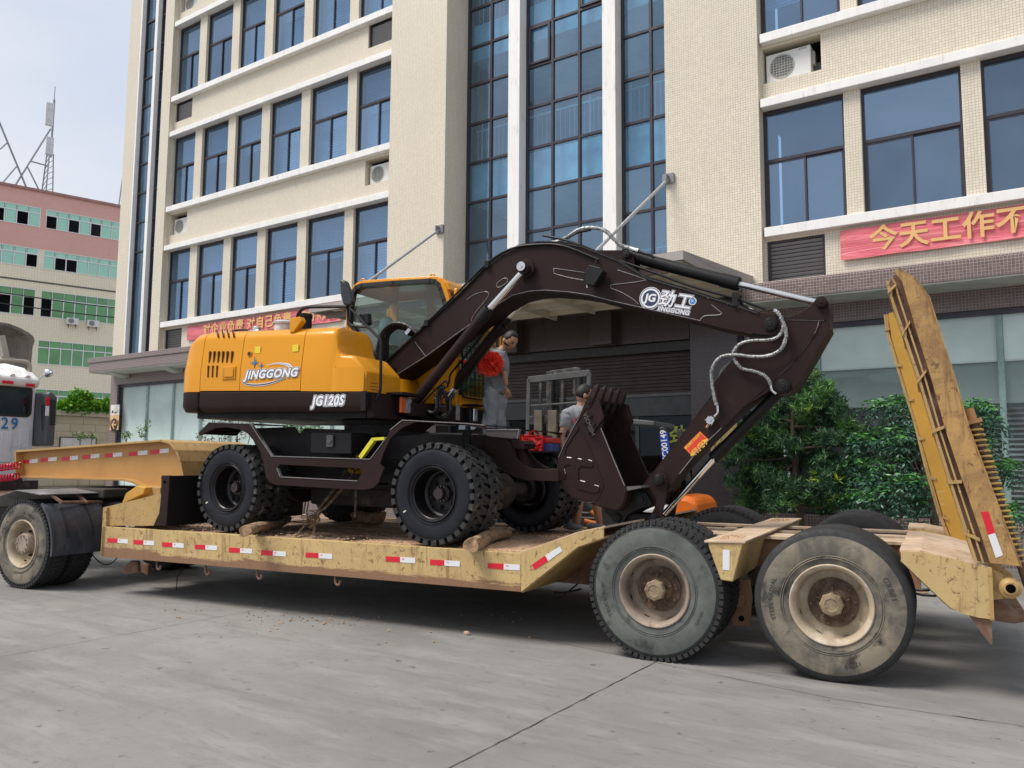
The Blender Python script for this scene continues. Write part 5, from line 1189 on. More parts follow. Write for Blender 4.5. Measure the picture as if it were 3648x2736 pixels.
fpl = TP('ra', [(440, 192), (455, 330), (530, 590), (610, 860), (690, 1140), (770, 1410), (835, 1580)], 2.33); fr_ = TP('ra', [(462, 188), (530, 292), (650, 600), (740, 900), (830, 1200), (920, 1500), (960, 1640)], 2.33)
bars = [(TP('ra', [a], 2.35)[0], TP('ra', [b_], 2.33)[0]) for a, b_ in (((430, 290), (450, 285)), ((498, 500), (520, 500)), ((568, 705), (590, 700)), ((630, 935), (655, 930)), ((698, 1165), (725, 1170)), ((770, 1395), (800, 1410)))]
ramp_(2.33, WT, fl, fr_, fpl, RMP2, bars, 'ochre far ramp standing upright')
# spring assist
sa, sb_ = np.array(Tt('ra', 945, 858, .25)), np.array(Tt('ra', 1215, 1665, .25)); ax_ = sb_-sa; Ls = np.linalg.norm(ax_); ax_ /= Ls; e2_ = np.cross(ax_, (0, 1, 0)); e2_ /= np.linalg.norm(e2_); e3_ = np.array([0, 1., 0])
pts = []; N = 520
for k in range(N+1):
    a = k/N*2*PI*25; u_ = k/N; u_ = u_ if u_ < .55 else u_; pts.append(sa+ax_*Ls*u_+.046*(math.cos(a)*e2_+math.sin(a)*e3_))
sc_ = part('assist_spring', M().tube(pts, .009, 6), pm('spring_yellow', (.60, .42, .08), .5, var=.15, scale=9, dirt=((.3, .2, .12), .45, .6, 14)), TR)
part('spring_rod', M().cyl(sa-ax_*.06, sb_+ax_*.25, .026, 12), RUST, sc_)
part('spring_seat', M().cyl(sa-ax_*.13, sa-ax_*.02, .036, 12).obox(sa-ax_*.03, ax_*.015, e2_*.06, e3_*.06), ypaint('seat_ochre', (.5, .25, .1), .7), sc_)
# ================================================================ wheeled excavator (trailer frame)
EY = pm('excavator_yellow', (.66, .275, .010), .30, var=.03, scale=1.2, coat=.25, rvar=.04, spec=.2); EB = pm('excavator_brown', (.027, .0155, .0145), .45, var=.14, scale=2, coat=.0, spec=.12, rvar=.08, dirt=((.045, .032, .03), .62, .8, 4))
EK = pm('matt_black', (.012, .011, .012), .45, var=.2, spec=.25); WELD = pm('weld_bright', (.24, .22, .22), .4, metal=.3, var=.3, scale=30); CHR = pm('piston_chrome', (.75, .75, .74), .12, metal=1., var=.05)
ETY = pm('new_rubber', (.009, .010, .014), .5, var=.25, scale=6, bump=.1, spec=.3, dirt=((.022, .023, .028), .55, .8, 3)); ETT = pm('tread_rubber', (.028, .028, .028), .75, var=.3, scale=6, dirt=((.26, .25, .20), .60, .72, 6), bump=.1)
ERIM = pm('rim_black', (.010, .008, .009), .35, var=.15, spec=.35); EHUB = pm('hub_brown', (.028, .018, .018), .45)
HOSE = pm('hose_black', (.014, .014, .014), .4); BRAID = pm('braided_hose', (.30, .31, .31), .45, metal=.3, var=.4, scale=70, dirt=((.05, .05, .05), .5, .6, 50)); FIT = pm('zinc_fitting', (.6, .6, .6), .25, metal=1.)
YEL = pm('lever_yellow', (.65, .60, .03), .5, dirt=((.2, .1, .04), .55, .7, 9))
EX = thing('excavator', 'yellow and dark brown wheeled excavator chained on the low trailer, boom arched over the bucket', 'excavator', (-4.9, 1.25, .80), 'T')
def ch(s, t, yaw=math.radians(-2.6)): ds, dt = s+3.6, t-.05; return (-3.6+ds*math.cos(yaw)-dt*math.sin(yaw), .05+ds*math.sin(yaw)+dt*math.cos(yaw))
# ---- tyres
def exc_tyre(w, Rr=.495):
    tm = M(); prof = [(.262, .03), (.275, .008), (.31, -.002), (.38, -.008), (.42, -.004), (.445, .008), (.455, .022), (.458, .04), (.458, w-.04), (.455, w-.022), (.445, w-.008), (.38, w+.008), (.275, w-.008), (.262, w-.03)]
    tm.lathe(prof, (0, 0, 0), 't', 64)
    for r_ in (.285, .435): tm.lathe([(r_-.004, -.003 if r_ < .3 else -.002), (r_, -.010 if r_ < .3 else -.008), (r_+.004, -.003 if r_ < .3 else -.001)], (0, 0, 0), 't', 64)
    lg = M(); NL = 30
    def P(r, a, h): return (r*math.cos(a), h, r*math.sin(a))
    for side in (0, 1):
        for k in range(NL):
            a = 2*PI*(k+(.5 if side else 0))/NL; da = 2*PI/NL
            path = [(-.012, .0), (.03, .02), (w*.30, .40), (w*.56, .95)]; ww = [.56, .56, .46, .36]
            top = []; bot = []
            for (h, sh), q in zip(path, ww):
                hh = h if side == 0 else w-h; r1 = Rr if h > .02 else Rr-.012; r0 = .44
                for e in (-1, 1):
                    aa = a+sh*da*.75+e*q*da*.5; top.append(P(r1, aa, hh)); bot.append(P(r0, aa, hh))
            vs = top+bot; n = len(top); fs = []
            for i in range(3):
                b_ = 2*i; fs += [(b_, b_+1, b_+3, b_+2), (n+b_, n+b_+2, n+b_+3, n+b_+1), (b_, b_+2, n+b_+2, n+b_), (b_+1, n+b_+1, n+b_+3, b_+3)]
            fs += [(0, n, n+1, 1), (6, 7, n+7, n+6)]; lg.add(vs, fs)
            # side lug with slot
            hh = -.013 if side == 0 else w+.013
            for e0, e1, r0, r1 in ((-.30, -.12, .445, .487), (.12, .30, .445, .487), (-.30, .30, .474, .487)):
                lg.add([P(r0, a+e0*da, hh*1.0), P(r0, a+e1*da, hh), P(r1, a+e1*da, hh*.9), P(r1, a+e0*da, hh*.9), P(r0, a+e0*da, hh*.2), P(r0, a+e1*da, hh*.2), P(r1, a+e1*da, 0), P(r1, a+e0*da, 0)], [(0, 1, 2, 3), (0, 4, 5, 1), (1, 5, 6, 2), (2, 6, 7, 3), (3, 7, 4, 0)])
    return tm, lg
tyre_me = None
def exc_wheel(s, t, face=True, tilt=0, drive=False, inner=False):
    global tyre_me
    w = .245
    at = (*ch(s, t), 1.297)
    o = bpy.data.objects.new('wheel', None); COL.objects.link(o); o.parent = EX; o.location = tuple(np.array(at)-np.array(ORG[EX.name])); o.rotation_euler = (0, 0, math.radians(-2.6)); ORG[o.name] = (0, 0, 0)
    if tyre_me is None:
        a, b_ = exc_tyre(w); tyre_me = (mesh('tyre', a, ETY), mesh('tread', b_, ETT))
    inst(tyre_me[0], 'tyre', o, (0, 0, 0)); tr = inst(tyre_me[1], 'tread', o, (0, 0, 0)); tr.rotation_euler = (0, R.uniform(0, .2), 0)
    if face or inner:
        sg = -1 if inner else 1; off = w if inner else 0
        rm = M().lathe([(r_, off+sg*h_) for r_, h_ in [(.266, .03), (.268, .006), (.262, .0), (.250, .004), (.245, .02), (.232, .03), (.228, .14), (.222, .19), (.20, .20), (.19, .215), (.17, .215), (.165, .205), (0, .205)]], (0, 0, 0), 't', 56)
        rm.lathe([(r_, off+sg*h_) for r_, h_ in [(.236, .03), (.239, .024), (.243, .03)]], (0, 0, 0), 't', 56); part('rim', rm, ERIM, o)
    if face:
        hb = M().lathe([(.085, .205), (.085, .17), (.062, .16), (.058, .11), (.054, .10), (.0, .10)], (0, 0, 0), 't', 32); h_ = part('hub', hb, EHUB, o)
        nb_ = M()
        for k in range(12): a = 2*PI*k/12; nb_.cyl((.072*math.cos(a), .168, .072*math.sin(a)), (.072*math.cos(a), .145, .072*math.sin(a)), .009, 6)
        part('hub_bolt', nb_, pm('bolt_grey', (.12, .11, .11), .3, metal=.6), o, kind='stuff')
        nb_ = M()
        for k in range(6): a = 2*PI*k/6+.3; nb_.cyl((.135*math.cos(a), .2, .135*math.sin(a)), (.135*math.cos(a), .165, .135*math.sin(a)), .014, 6).cyl((.135*math.cos(a), .2, .135*math.sin(a)), (.135*math.cos(a), .185, .135*math.sin(a)), .024, 10)
        part('wheel_nut', nb_, EK, o, kind='stuff')
        vh = M()
        for k in range(6): a = 2*PI*k/6+.8; vh.cyl((.192*math.cos(a), .203, .192*math.sin(a)), (.192*math.cos(a), .207, .192*math.sin(a)), .012, 12)
        part('vent_hole', vh, HOLE, o, kind='stuff')
        a = 3.65; part('label_sticker', M().obox((.36*math.cos(a), -.0095, .36*math.sin(a)), (.018*math.cos(a), 0, .018*math.sin(a)), (0, .002, 0), (-.007*math.sin(a), 0, .007*math.cos(a))), pm('sticker_cream', (.6, .6, .48), .5), o)
    return o
SF, SB_ = -3.60, -6.44
for s0 in (SF, SB_):
    exc_wheel(s0, .05); exc_wheel(s0, .335, face=False); exc_wheel(s0, 1.92, face=False, inner=True); exc_wheel(s0, 2.205, face=False)
    a, b_ = ch(s0, .3), ch(s0, 2.2); part('axle', M().cyl((*a, 1.297), (*b_, 1.297), .085, 16).ball((*ch(s0, 1.25), 1.297), .21, 10, sc=(1, 1.2, 1)), FRM, EX)
    for t0 in (.62, 1.80): c = ch(s0, t0); part('brake_housing', M().lathe([(0, 0), (.14, 0), (.17, .03), (.17, .1), (.12, .14), (0, .14)], (*c, 1.297), 't', 24), EK, EX)
# ---- undercarriage
TS = .12
outer = TP('e1', [(152, 258), (258, 150), (670, 163), (700, 200), (880, 484), (1850, 514), (1900, 440), (2010, 300)], TS)+TP('e2', [(120, 240), (245, 138), (320, 134), (910, 172), (1105, 190), (1120, 240), (860, 178), (385, 158), (250, 215), (120, 330), (50, 480), (10, 600)], TS)+TP('e1', [(1985, 600), (1935, 740), (1880, 795), (1790, 818), (1500, 805), (920, 768), (850, 735), (820, 690), (800, 560), (755, 420), (700, 330), (640, 262), (560, 220), (430, 200), (320, 210), (240, 245), (200, 270), (170, 280)], TS)
slot = TP('e1', [(932, 600), (958, 568), (1740, 605), (1770, 640), (1722, 728), (965, 688)], TS)
part('side_frame', M().tp(outer, TS, TS+.03, holes=[slot]), EB, EX, bev=.004)
ed_ = M()
for k, pts in (('e1', [(258, 151), (670, 163), (880, 484), (1850, 514), (2010, 300)]), ('e2', [(120, 240), (245, 138), (910, 172), (1105, 190)]), ('e1', [(932, 602), (965, 688), (1722, 728)])):
    P_ = TP(k, pts, TS)
    for i in range(len(P_)-1): strip(ed_, [P_[i], P_[i+1]], TS-.006, TS+.034, .007)
part('plate_edge', ed_, WELD, EX)
fn = TP('e1', [(160, 262), (258, 153), (668, 165)], TS)
mb = M(); strip(mb, fn, TS+.03, .70, .012); mb2 = TP('e2', [(120, 240), (245, 140), (905, 174), (1103, 192)], TS); strip(mb, mb2, TS+.03, .72, .012); part('fender_top', mb, EB, EX)
# inner walls of the frame
iw = TP('e1', [(668, 166), (1098, 196), (1162, 292), (1215, 235), (1440, 240), (1830, 260), (1850, 520), (880, 488)], .50)
part('inner_wall', M().tp(TP('e1', [(640, 210), (1098, 196), (1162, 292), (1215, 235), (1900, 240), (1900, 560), (800, 540)], .66), .66, .68), EK, EX)
mb = M(); lo = TP('e1', [(880, 488), (1850, 518)], TS); strip(mb, lo, TS+.03, .655, .01); part('step_top', mb, EB, EX)
part('step_floor', M().tp([(p[0], p[1]) for p in TP('e1', [(900, 700), (1800, 750), (1800, 775), (900, 725)], .2)], .16, .60), EK, EX)
tb = TP('e1', [(1262, 250), (1660, 252), (1660, 468), (1262, 458)], .30); tbx = part('toolbox', M().tp(tb, .30, .62), EK, EX, bev=.012)
p = Tt('e1', 1450, 330, .28); part('latch', M().box((p[0]-.045, .275, p[2]-.07), (p[0]+.045, .30, p[2]+.06)).box((p[0]-.03, .262, p[2]-.03), (p[0]+.03, .276, p[2]+.0)), pm('latch_grey', (.10, .10, .10), .3, metal=.4), tbx, bev=.006)
part('step_lever', M().beam(Tt('e1', 1760, 500, .2), Tt('e1', 1890, 318, .2), .045, .05, up=(0, 1, 0)).beam(Tt('e1', 1885, 318, .2), Tt('e1', 2000, 310, .2), .03, .05, up=(0, 1, 0)), YEL, EX)
cc = ch(-5.2, 1.25)
part('center_frame', M().tp([(-6.95, 1.35), (-6.9, 1.78), (-5.9, 1.86), (-4.0, 1.92), (-3.5, 1.90), (-3.45, 1.5), (-4.2, 1.30), (-6.2, 1.28)], .78, 1.72), EK, EX, bev=.02)
part('transmission', M().tp([(-5.9, 1.30), (-5.9, 1.10), (-4.4, 1.08), (-4.3, 1.30)], .95, 1.55), FRM, EX, bev=.03)
sr = Tt('e1', 1620, 170, 1.0); scx_ = -5.05
part('slew_ring', M().lathe([(.0, 0), (.52, 0), (.52, .06), (.47, .065), (.47, .12), (.5, .125), (.5, .20), (0, .20)], (scx_, 1.25, 1.90), 'z', 48), EK, EX)
# far side frame
part('side_frame', M().tp([(p[0]-.1, p[1]) for p in outer], 2.33, 2.36, holes=[[(p[0]-.1, p[1]) for p in slot]]), EB, EX)
mb = M(); strip(mb, [(p[0]-.1, p[1]) for p in fn], 1.85, 2.33, .012); strip(mb, [(p[0]-.1, p[1]) for p in mb2], 1.80, 2.33, .012); part('fender_top', mb, EB, EX)
# front steering/blade arm and nose
fa = TP('e2', [(1108, 300), (1232, 322), (1240, 345), (1330, 352), (1372, 390), (1400, 460), (1445, 545), (1510, 610), (1600, 648), (1880, 655), (1888, 778), (1550, 770), (1420, 735), (1290, 640), (1235, 560), (1110, 500)], .72)
part('outrigger_arm', M().tp(fa, .72, .75), EB, EX, bev=.003)
fa2 = TP('e2', [(1390, 375), (1525, 385), (1560, 455), (1620, 545), (1690, 600), (1770, 640), (1880, 655), (1888, 778), (1650, 700), (1500, 640)], 1.0)
part('outrigger_arm', M().tp(fa2, 1.02, 1.05), EB, EX, bev=.003)
part('arm_bridge', M().tp(TP('e2', [(1390, 345), (1500, 350), (1525, 385), (1522, 440), (1400, 430)], .76), .76, 1.02), EB, EX); mb = M(); strip(mb, TP('e2', [(1240, 640), (1420, 733), (1550, 768), (1885, 776)], .75), .751, 1.019, .014); part('arm_floor', mb, EB, EX)
nz_ = TP('e2', [(1115, 235), (1472, 236), (1452, 335), (1400, 345), (1240, 345), (1112, 300)], 1.1)
part('nose_box', M().tp(TP('e2', [(1112, 296), (1400, 330), (1380, 420), (1120, 520)], 1.0), .755, 1.02), EB, EX)
part('nose_plate', M().tp(TP('e2', [(1112, 238), (1470, 236), (1450, 330), (1240, 330), (1112, 300)], .95), .95, .98), pm('primer_brown', (.075, .065, .065), .4, dirt=((.26, .26, .26), .55, .75, 1.6)), EX)
mb = M(); strip(mb, TP('e2', [(1112, 238), (1470, 236), (1452, 330)], .94), .94, .985, .01); part('plate_edge', mb, WELD, EX)
part('suspension_cylinder', M().cyl(Tt('e2', 930, 245, .80), Tt('e2', 930, 420, .80), .055, 16).cyl(Tt('e2', 935, 195, .8), Tt('e2', 935, 260, .8), .028, 12).cyl(Tt('e2', 1020, 320, .85), Tt('e2', 1020, 480, .85), .035, 12), EK, EX)
# dozer blade at the rear
bl = TP('c3', [(908, 938), (955, 938), (935, 1222), (862, 1222), (895, 1150), (905, 1060)], .0); dzb = part('dozer_blade', M().tp(bl, .0, .03), EB, EX, bev=.004); part('blade_cheek', M().tp(bl, 2.25, 2.28), EB, dzb)
b0, b1 = Tt('c3', 953, 940, .0), Tt('c3', 935, 1221, .0); part('blade_plate', M().tp([(b0[0]-.03, b0[2]), (b0[0], b0[2]), (b1[0]+.02, b1[2]), (b1[0]-.01, b1[2])], .031, 2.249), EK, dzb)
p = Tt('c3', 928, 975, .0); part('pin_hole', M().cyl((p[0], -.004, p[2]), (p[0], -.0005, p[2]), .018, 14), HOLE, dzb); part('blade_arm', M().beam((b1[0], .8, 1.15), (-6.6, .8, 1.35), .08, .16).beam((b1[0], 1.7, 1.15), (-6.6, 1.7, 1.35), .08, .16), EB, EX)
# ---- upper structure: base
TU = .10
zb = lambda s: 2.405+(s+7.25)*(-.032); zbl = lambda s: 2.165+(s+7.25)*(-.018)
SL, SR_ = -7.26, -4.49
def plan(s0, s1, t0, t1, r, n=8):
    pts = []
    for cx, cy, st in ((s1-.03, t1-.03, 0), (s0+r, t1-r, 90), (s0+r, t0+r, 180), (s1-.03, t0+.03, 270)):
        rr_ = r if cx < s1-.1 else .03
        for k in range(n+1): an = math.radians(st+90*k/n); pts.append((cx+rr_*math.cos(an), cy+rr_*math.sin(an)))
    return pts
def loftz(mb, rings, mi=0, smooth=True):
    n = len(rings[0]); vs = [p for r_ in rings for p in r_]; fs = []
    for i in range(len(rings)-1):
        for k in range(n): k2 = (k+1) % n; fs.append((i*n+k, i*n+k2, (i+1)*n+k2, (i+1)*n+k))
    fs.append(tuple(reversed(range(n)))); fs.append(tuple((len(rings)-1)*n+k for k in range(n)))
    return mb.add(vs, fs, mi, smooth)
def ring(s0, s1, t0, t1, r, zf, ins=0): return [(p[0], p[1], zf(p[0])) for p in plan(s0+ins, s1-ins, t0+ins, t1-ins, r)]
SL2 = -6.868; mb = M(); loftz(mb, [ring(SL2, SR_, TU, .78, .03, lambda s: zbl(s), .05), ring(SL2, SR_, TU, .78, .03, lambda s: zbl(s)+.03, .015), ring(SL2, SR_, TU, .78, .03, lambda s: zbl(s)+.07), ring(SL2, SR_, TU, .78, .03, lambda s: zb(s)-.006), ring(SL2, SR_, TU, .78, .03, lambda s: zb(s), .006)]); 
bs_ = part('base_skirt', mb, EB, EX); bs_.modifiers.new('es', 'EDGE_SPLIT')
mb = M(); loftz(mb, [ring(SL, -6.875, TU+.0, 2.36, .2, lambda s: zbl(s)+.005, .03), ring(SL, -6.875, TU, 2.36, .22, lambda s: zbl(s)+.07), ring(SL, -6.875, TU, 2.36, .22, lambda s: zb(s)-.002)]); o_ = part('counterweight', mb, EB, EX); o_.modifiers.new('es', 'EDGE_SPLIT')
part('platform', M().tp([(-6.7, 2.14), (-4.3, 2.10), (-4.3, 2.24), (-6.7, 2.30)], .75, 2.42), EB, EX); part('belly_plate', M().tp([(-7.1, 2.10), (-4.6, 2.06), (-4.6, 2.13), (-7.1, 2.17)], .3, 2.2), EK, EX)
# yellow hood: panels lofted along s with rounded shoulder
def section(s, ztop, t0, t1, r, zbot, n=7, tint=0):
    pts = [(t0-.0, zbot)]
    for k in range(n+1): an = math.radians(180-90*k/n); pts.append((t0+.045+r+(r)*math.cos(an)-.0, ztop-r*.85+r*.85*math.sin(an)))
    pts[1:1] = [(t0+.004, zbot+.25), (t0+.02, (zbot+ztop)/2+.02)]
    for k in range(n+1): an = math.radians(90-90*k/n); pts.append((t1-r+r*math.cos(an), ztop-r*.85+r*.85*math.sin(an)))
    pts.append((t1, zbot)); return [(s, p[0], p[1]) for p in pts]
def hood(name, ss, label=None, mi=EY, es=True):
    mb = M(); rings = [section(*q) for q in ss]; n = len(rings[0]); vs = [p for r_ in rings for p in r_]; fs = []
    for i in range(len(rings)-1):
        for k in range(n-1): fs.append((i*n+k, i*n+k+1, (i+1)*n+k+1, (i+1)*n+k))
    fs.append(tuple(range(n))); fs.append(tuple((len(rings)-1)*n+k for k in range(n)))
    fs += [(i*n, (i+1)*n, (i+1)*n+n-1, i*n+n-1) for i in range(len(rings)-1)]
    mb.add(vs, fs, 0, True); o = part(name, mb, mi, EX, label=label); o.modifiers.new('es', 'EDGE_SPLIT').split_angle = math.radians(38); return o
zt = lambda s: 3.125+(s+7.0)*(-.038)
tE = 2.30; zB = lambda s: zb(s)+.004
sm_a, sm_b, sm_c, sm_d = Tt('i4', 395, 800, TU)[0], Tt('i4', 655, 800, TU)[0], Tt('i4', 1055, 800, TU)[0], Tt('i4', 1235, 600, TU)[0]
G_ = .007
rear = hood('rear_cowl', [(SL+.035, 2.90, .28, tE-.15, .10, zB(SL)), (SL+.045, 2.945, .21, tE-.08, .12, zB(SL)), (SL+.08, 2.98, .15, tE-.03, .14, zB(SL)), (SL+.15, 3.05, .115, tE, .15, zB(SL+.15)), (SL+.26, zt(SL+.26)-.015, .103, tE, .15, zB(SL+.26)), (sm_a-G_, zt(sm_a), .10, tE, .15, zB(sm_a))])
door1 = hood('vent_door', [(sm_a+G_*0+.002, zt(sm_a), .10, tE, .15, zB(sm_a)+.012), (sm_b-G_, zt(sm_b), .10, tE, .15, zB(sm_b)+.012)])
door2 = hood('engine_door', [(sm_b+.002, zt(sm_b), .10, .80, .15, zB(sm_b)+.012), (sm_c-G_, zt(sm_c), .10, .80, .15, zB(sm_c)+.012)])
tank = hood('fuel_tank_cover', [(sm_c+.002, zt(sm_c), .10, .80, .15, zB(sm_c)+.006), (-4.98, zt(-4.98), .10, .80, .15, zB(-4.98)), (-4.93, zt(-4.93)-.012, .105, .80, .14, zB(-4.93)), (-4.905, zt(-4.9)-.05, .11, .795, .13, zB(-4.9)), (-4.885, 2.86, .105, .79, .10, zB(-4.9)), (-4.86, 2.76, .10, .79, .06, zB(-4.85)), (-4.82, 2.725, .10, .78, .05, zB(-4.8)), (-4.70, 2.715, .10, .77, .05, zB(-4.7)), (-4.665, 2.70, .10, .77, .05, zB(-4.7)), (-4.505, 2.545, .10, .76, .03, zB(-4.5)), (-4.490, 2.52, .105, .755, .03, zB(-4.49))])
inner = hood('hood_frame', [(SL+.3, zt(SL)-.03, .13, tE-.03, .13, zB(SL+.3)), (-4.95, zt(-4.95)-.03, .13, .77, .13, zB(-4.95))], mi=EK)
# vents
def slotbox(name, k, x0, y0, x1, y1, w, t=TU+.012, par=door1):
    a, b_ = Tt(k, x0, y0, t), Tt(k, x1, y1, t); mb = M().beam(a, b_, .006, w, up=(1, 0, 0)); return mb, a, b_
VENT = pm('vent_dark', (.05, .008, .004), .7)
def side_t(z):   # near-side skin of the hood at height z
    return float(np.interp(z, [2.39, 2.64, 2.77, 3.0], [.10, .104, .120, .146]))
for x in (455, 504, 553, 603, 653, 705):
    a, b_ = Tt('yb', x+8, 478, .11), Tt('yb', x+2, 605, .11)
    part('vent_slot', M().tp([(b_[0]-.009, b_[2]), (b_[0]+.009, b_[2]), (a[0]+.009, a[2]), (a[0]-.009, a[2])], side_t(b_[2])-.006, side_t(b_[2])+.03), VENT, door1)
for x in (445, 494, 543):
    a, b_ = Tt('yb', x+8, 640, .105), Tt('yb', x+4, 770, .105)
    part('vent_slot', M().tp([(b_[0]-.009, b_[2]), (b_[0]+.009, b_[2]), (a[0]+.009, a[2]), (a[0]-.009, a[2])], .096, .12), VENT, door1)
for x in (545, 605, 663, 723):
    a, b_ = Tt('yb', x+8, 243, .21), Tt('yb', x+32, 318, .165); part('vent_slot', M().beam(np.array(a)+np.array([0, -.012, .0]), np.array(b_)+np.array([0, -.025, 0]), .024, .012, up=(0, 1, .6)), VENT, door1)
p = [Tt('yb', x, y, .10) for x, y in ((612, 655), (755, 790))]
part('latch_recess', M().tp([(p[0][0], p[1][2]), (p[1][0], p[1][2]), (p[1][0], p[0][2]), (p[0][0], p[0][2])], .090, .11), EY, door1, bev=.006); part('latch_pocket', M().tp([(p[0][0]+.02, p[1][2]+.02), (p[1][0]-.02, p[1][2]+.02), (p[1][0]-.02, p[0][2]-.02), (p[0][0]+.02, p[0][2]-.02)], .087, .0899), pm('yellow_recess', (.42, .20, .012), .4), door1)
part('latch_handle', M().tp([(p[0][0]+.05, p[1][2]+.025), (p[1][0]-.022, p[1][2]+.025), (p[1][0]-.022, p[0][2]-.025), (p[0][0]+.05, p[0][2]-.025)], .080, .0869), EY, door1, bev=.003)
p = Tt('yb', 912, 506, .115); part('fuel_lock', M().cyl((p[0], .15, p[2]), (p[0], .112, p[2]), .034, 24), EY, door2, bev=.003); part('lock_barrel', M().cyl((p[0], .112, p[2]), (p[0], .108, p[2]), .023, 20), pm('lock_dark', (.08, .07, .07), .2, metal=.8), door2)
mb = M().lathe([(.0, .0), (.006, .0)], (p[0], .0855, p[2]), 't', 8)
for x, y in ((990, 460), (1418, 440)):
    q = Tt('yb', x, y, .105); sk_ = side_t(q[2]-.03)-.105+.004; st = part('warning_sticker', M().box((q[0]-.042, .0985-.0, q[2]-.038), (q[0]+.042, .1005, q[2]+.038)), pm('sticker_yellow', (.78, .62, .04), .4), door2); st.location = (0, sk_, 0)
    part('warning_text', text_mb('请勿靠近' if x < 1200 else '注意高温', .022, tmap(q[0], .102, q[2]+.024), bold=.001), REDT, st); part('warning_text', text_mb('WARNING', .011, tmap(q[0]+.015, .102, q[2]-.005)), EK, st)
for x0_, x1_ in ((1510, 1560),):
    for k in range(4):
        a, b_ = Ts('i4', 1512, 838+k*21, -4.488), Ts('i4', 1556, 843+k*21, -4.488); part('vent_rib', M().box((-4.49, a[1], a[2]-.025), (-4.478, b_[1], a[2]-.004)), EY, tank, bev=.003)
# decals on the side
WHD = pm('decal_white', (.78, .78, .80), .35, var=.02); BLD = pm('decal_blue', (.03, .04, .10), .4); SKB = pm('decal_skyblue', (.03, .22, .55), .4); GRD = pm('decal_grey', (.35, .35, .36), .4)
def outlined(parent, body, k, x, y, t, size, rot=0., shear=.25, spacing=1., sx=1., b1=.006, b2=.012, cols=(WHD, BLD, WHD), bf=.003):
    p = Tt(k, x, y, t)
    for i, (b_, m_) in enumerate(zip((b2, b1, bf), (cols[2], cols[1], cols[0]))):
        part('decal_lettering', text_mb(body, size, tmap(p[0], t-.0015-i*.0014, p[2], rot), bold=b_, shear=shear, spacing=spacing, ex=.0005, sx=sx), m_, parent)
outlined(door2, 'JINGGONG', 'yb', 1150, 735, .097, .130, rot=-.0, shear=.30, spacing=1.10, sx=1.08, b1=.0125, b2=.0165, bf=.0055)
def swoosh(pts, ws, t, m_, par):
    P_ = [np.array(p) for p in smooth_path([(*p, 0) for p in pts], 8)]; n = len(P_); vs = []
    for i, p in enumerate(P_):
        d = P_[min(i+1, n-1)]-P_[max(i-1, 0)]; d /= np.linalg.norm(d); nn = np.array([-d[1], d[0], 0]); u = i/(n-1)*(len(ws)-1); j = min(int(u), len(ws)-2); w_ = ws[j]+(ws[j+1]-ws[j])*(u-j)
        vs += [(p[0]+nn[0]*w_, t, p[1]+nn[1]*w_), (p[0]-nn[0]*w_, t, p[1]-nn[1]*w_)]
    part('decal_swoosh', M().add(vs, [(2*i, 2*i+1, 2*i+3, 2*i+2) for i in range(n-1)]), m_, par)
for i, (wk, m_) in enumerate(((1.5, WHD), (.75, BLD))):
    swoosh(TP('yb', [(822, 808), (870, 845), (960, 858), (1080, 850), (1200, 820), (1310, 780)], .095), [.002*wk, .008*wk, .010*wk, .009*wk, .008*wk, .004*wk], .0965-.0014*i, m_, door2)
    swoosh(TP('yb', [(1105, 636), (1200, 617), (1290, 620), (1360, 640), (1392, 690)], .100), [.001*wk, .005*wk, .008*wk, .013*wk, .014*wk] if i == 0 else [.0, .002, .004, .005, .007], .1015-.0014*i, m_ if i == 0 else GRD, door2)
def star(x, y, r, par):
    c = Tt('yb', x, y, .102)
    for rr_, m_, tt in ((r*1.0, BLD, side_t(c[2]-r)-.002), (r*.8, SKB, side_t(c[2]-r)-.0035)):
        pts = []
        for k in range(8): a = PI*k/4+PI/2; q = rr_ if k % 2 == 0 else rr_*.22; pts.append((c[0]+q*math.cos(a)*.95, c[2]+q*math.sin(a)))
        part('decal_star', M().tp(pts, tt, tt+.001), m_, par)
star(968, 607, .075, door2); star(1043, 640, .046, door2)
outlined(bs_, 'JG120S', 'yb', 1795, 1040, .098, .140, rot=-.01, shear=.22, spacing=1.08, sx=.95, b1=.0125, b2=.0175, bf=.006)
# top things
part('air_intake', M().cyl((-5.62, .45, zt(-5.6)-.02), (-5.62, .45, zt(-5.6)+.20), .085, 20).cyl((-5.62, .45, zt(-5.6)+.15), (-5.62, .45, zt(-5.6)+.20), .092, 20), EK, EX, bev=.006)
part('wrapped_filter', M().cyl((-5.98, .50, zt(-6)-.02), (-5.98, .50, zt(-6)+.12), .105, 20).lathe([(.12, .10), (.125, .12), (.10, .14), (0, .14)], (-5.98, .5, zt(-6)), 'z', 20), pm('plastic_wrap', (.55, .56, .58), .25, var=.3, scale=14, bump=.6), EX)
part('filler_cap', M().cyl((-6.35, .45, zt(-6.3)-.02), (-6.35, .45, zt(-6.3)+.08), .045, 16).box((-6.42, .38, zt(-6.3)), (-6.25, .5, zt(-6.3)+.03)), FIT, EX, bev=.006)
part('engine_cover', M().tp([(-7.0, zt(-7)-.0), (-6.9, zt(-7)+.03), (-6.45, zt(-6.5)+.03), (-6.4, zt(-6.4))], .6, 1.2), EK, EX, bev=.01); part('cover_handle', M().tube(smooth_path([(-6.75, .45, zt(-6.7)), (-6.7, .45, zt(-6.7)+.045), (-6.5, .45, zt(-6.5)+.045), (-6.45, .45, zt(-6.4))], 5), .012, 8), EK, EX)
a = Tt('yb', 1415, 200, .18); part('rail_bracket', M().tp([(a[0]-.04, a[2]-.07), (a[0]+.02, a[2]-.07), (a[0]+.13, a[2]+.05), (a[0]+.10, a[2]+.10), (a[0]-.04, a[2]+.09)], .15, .23), EY, EX, bev=.008)
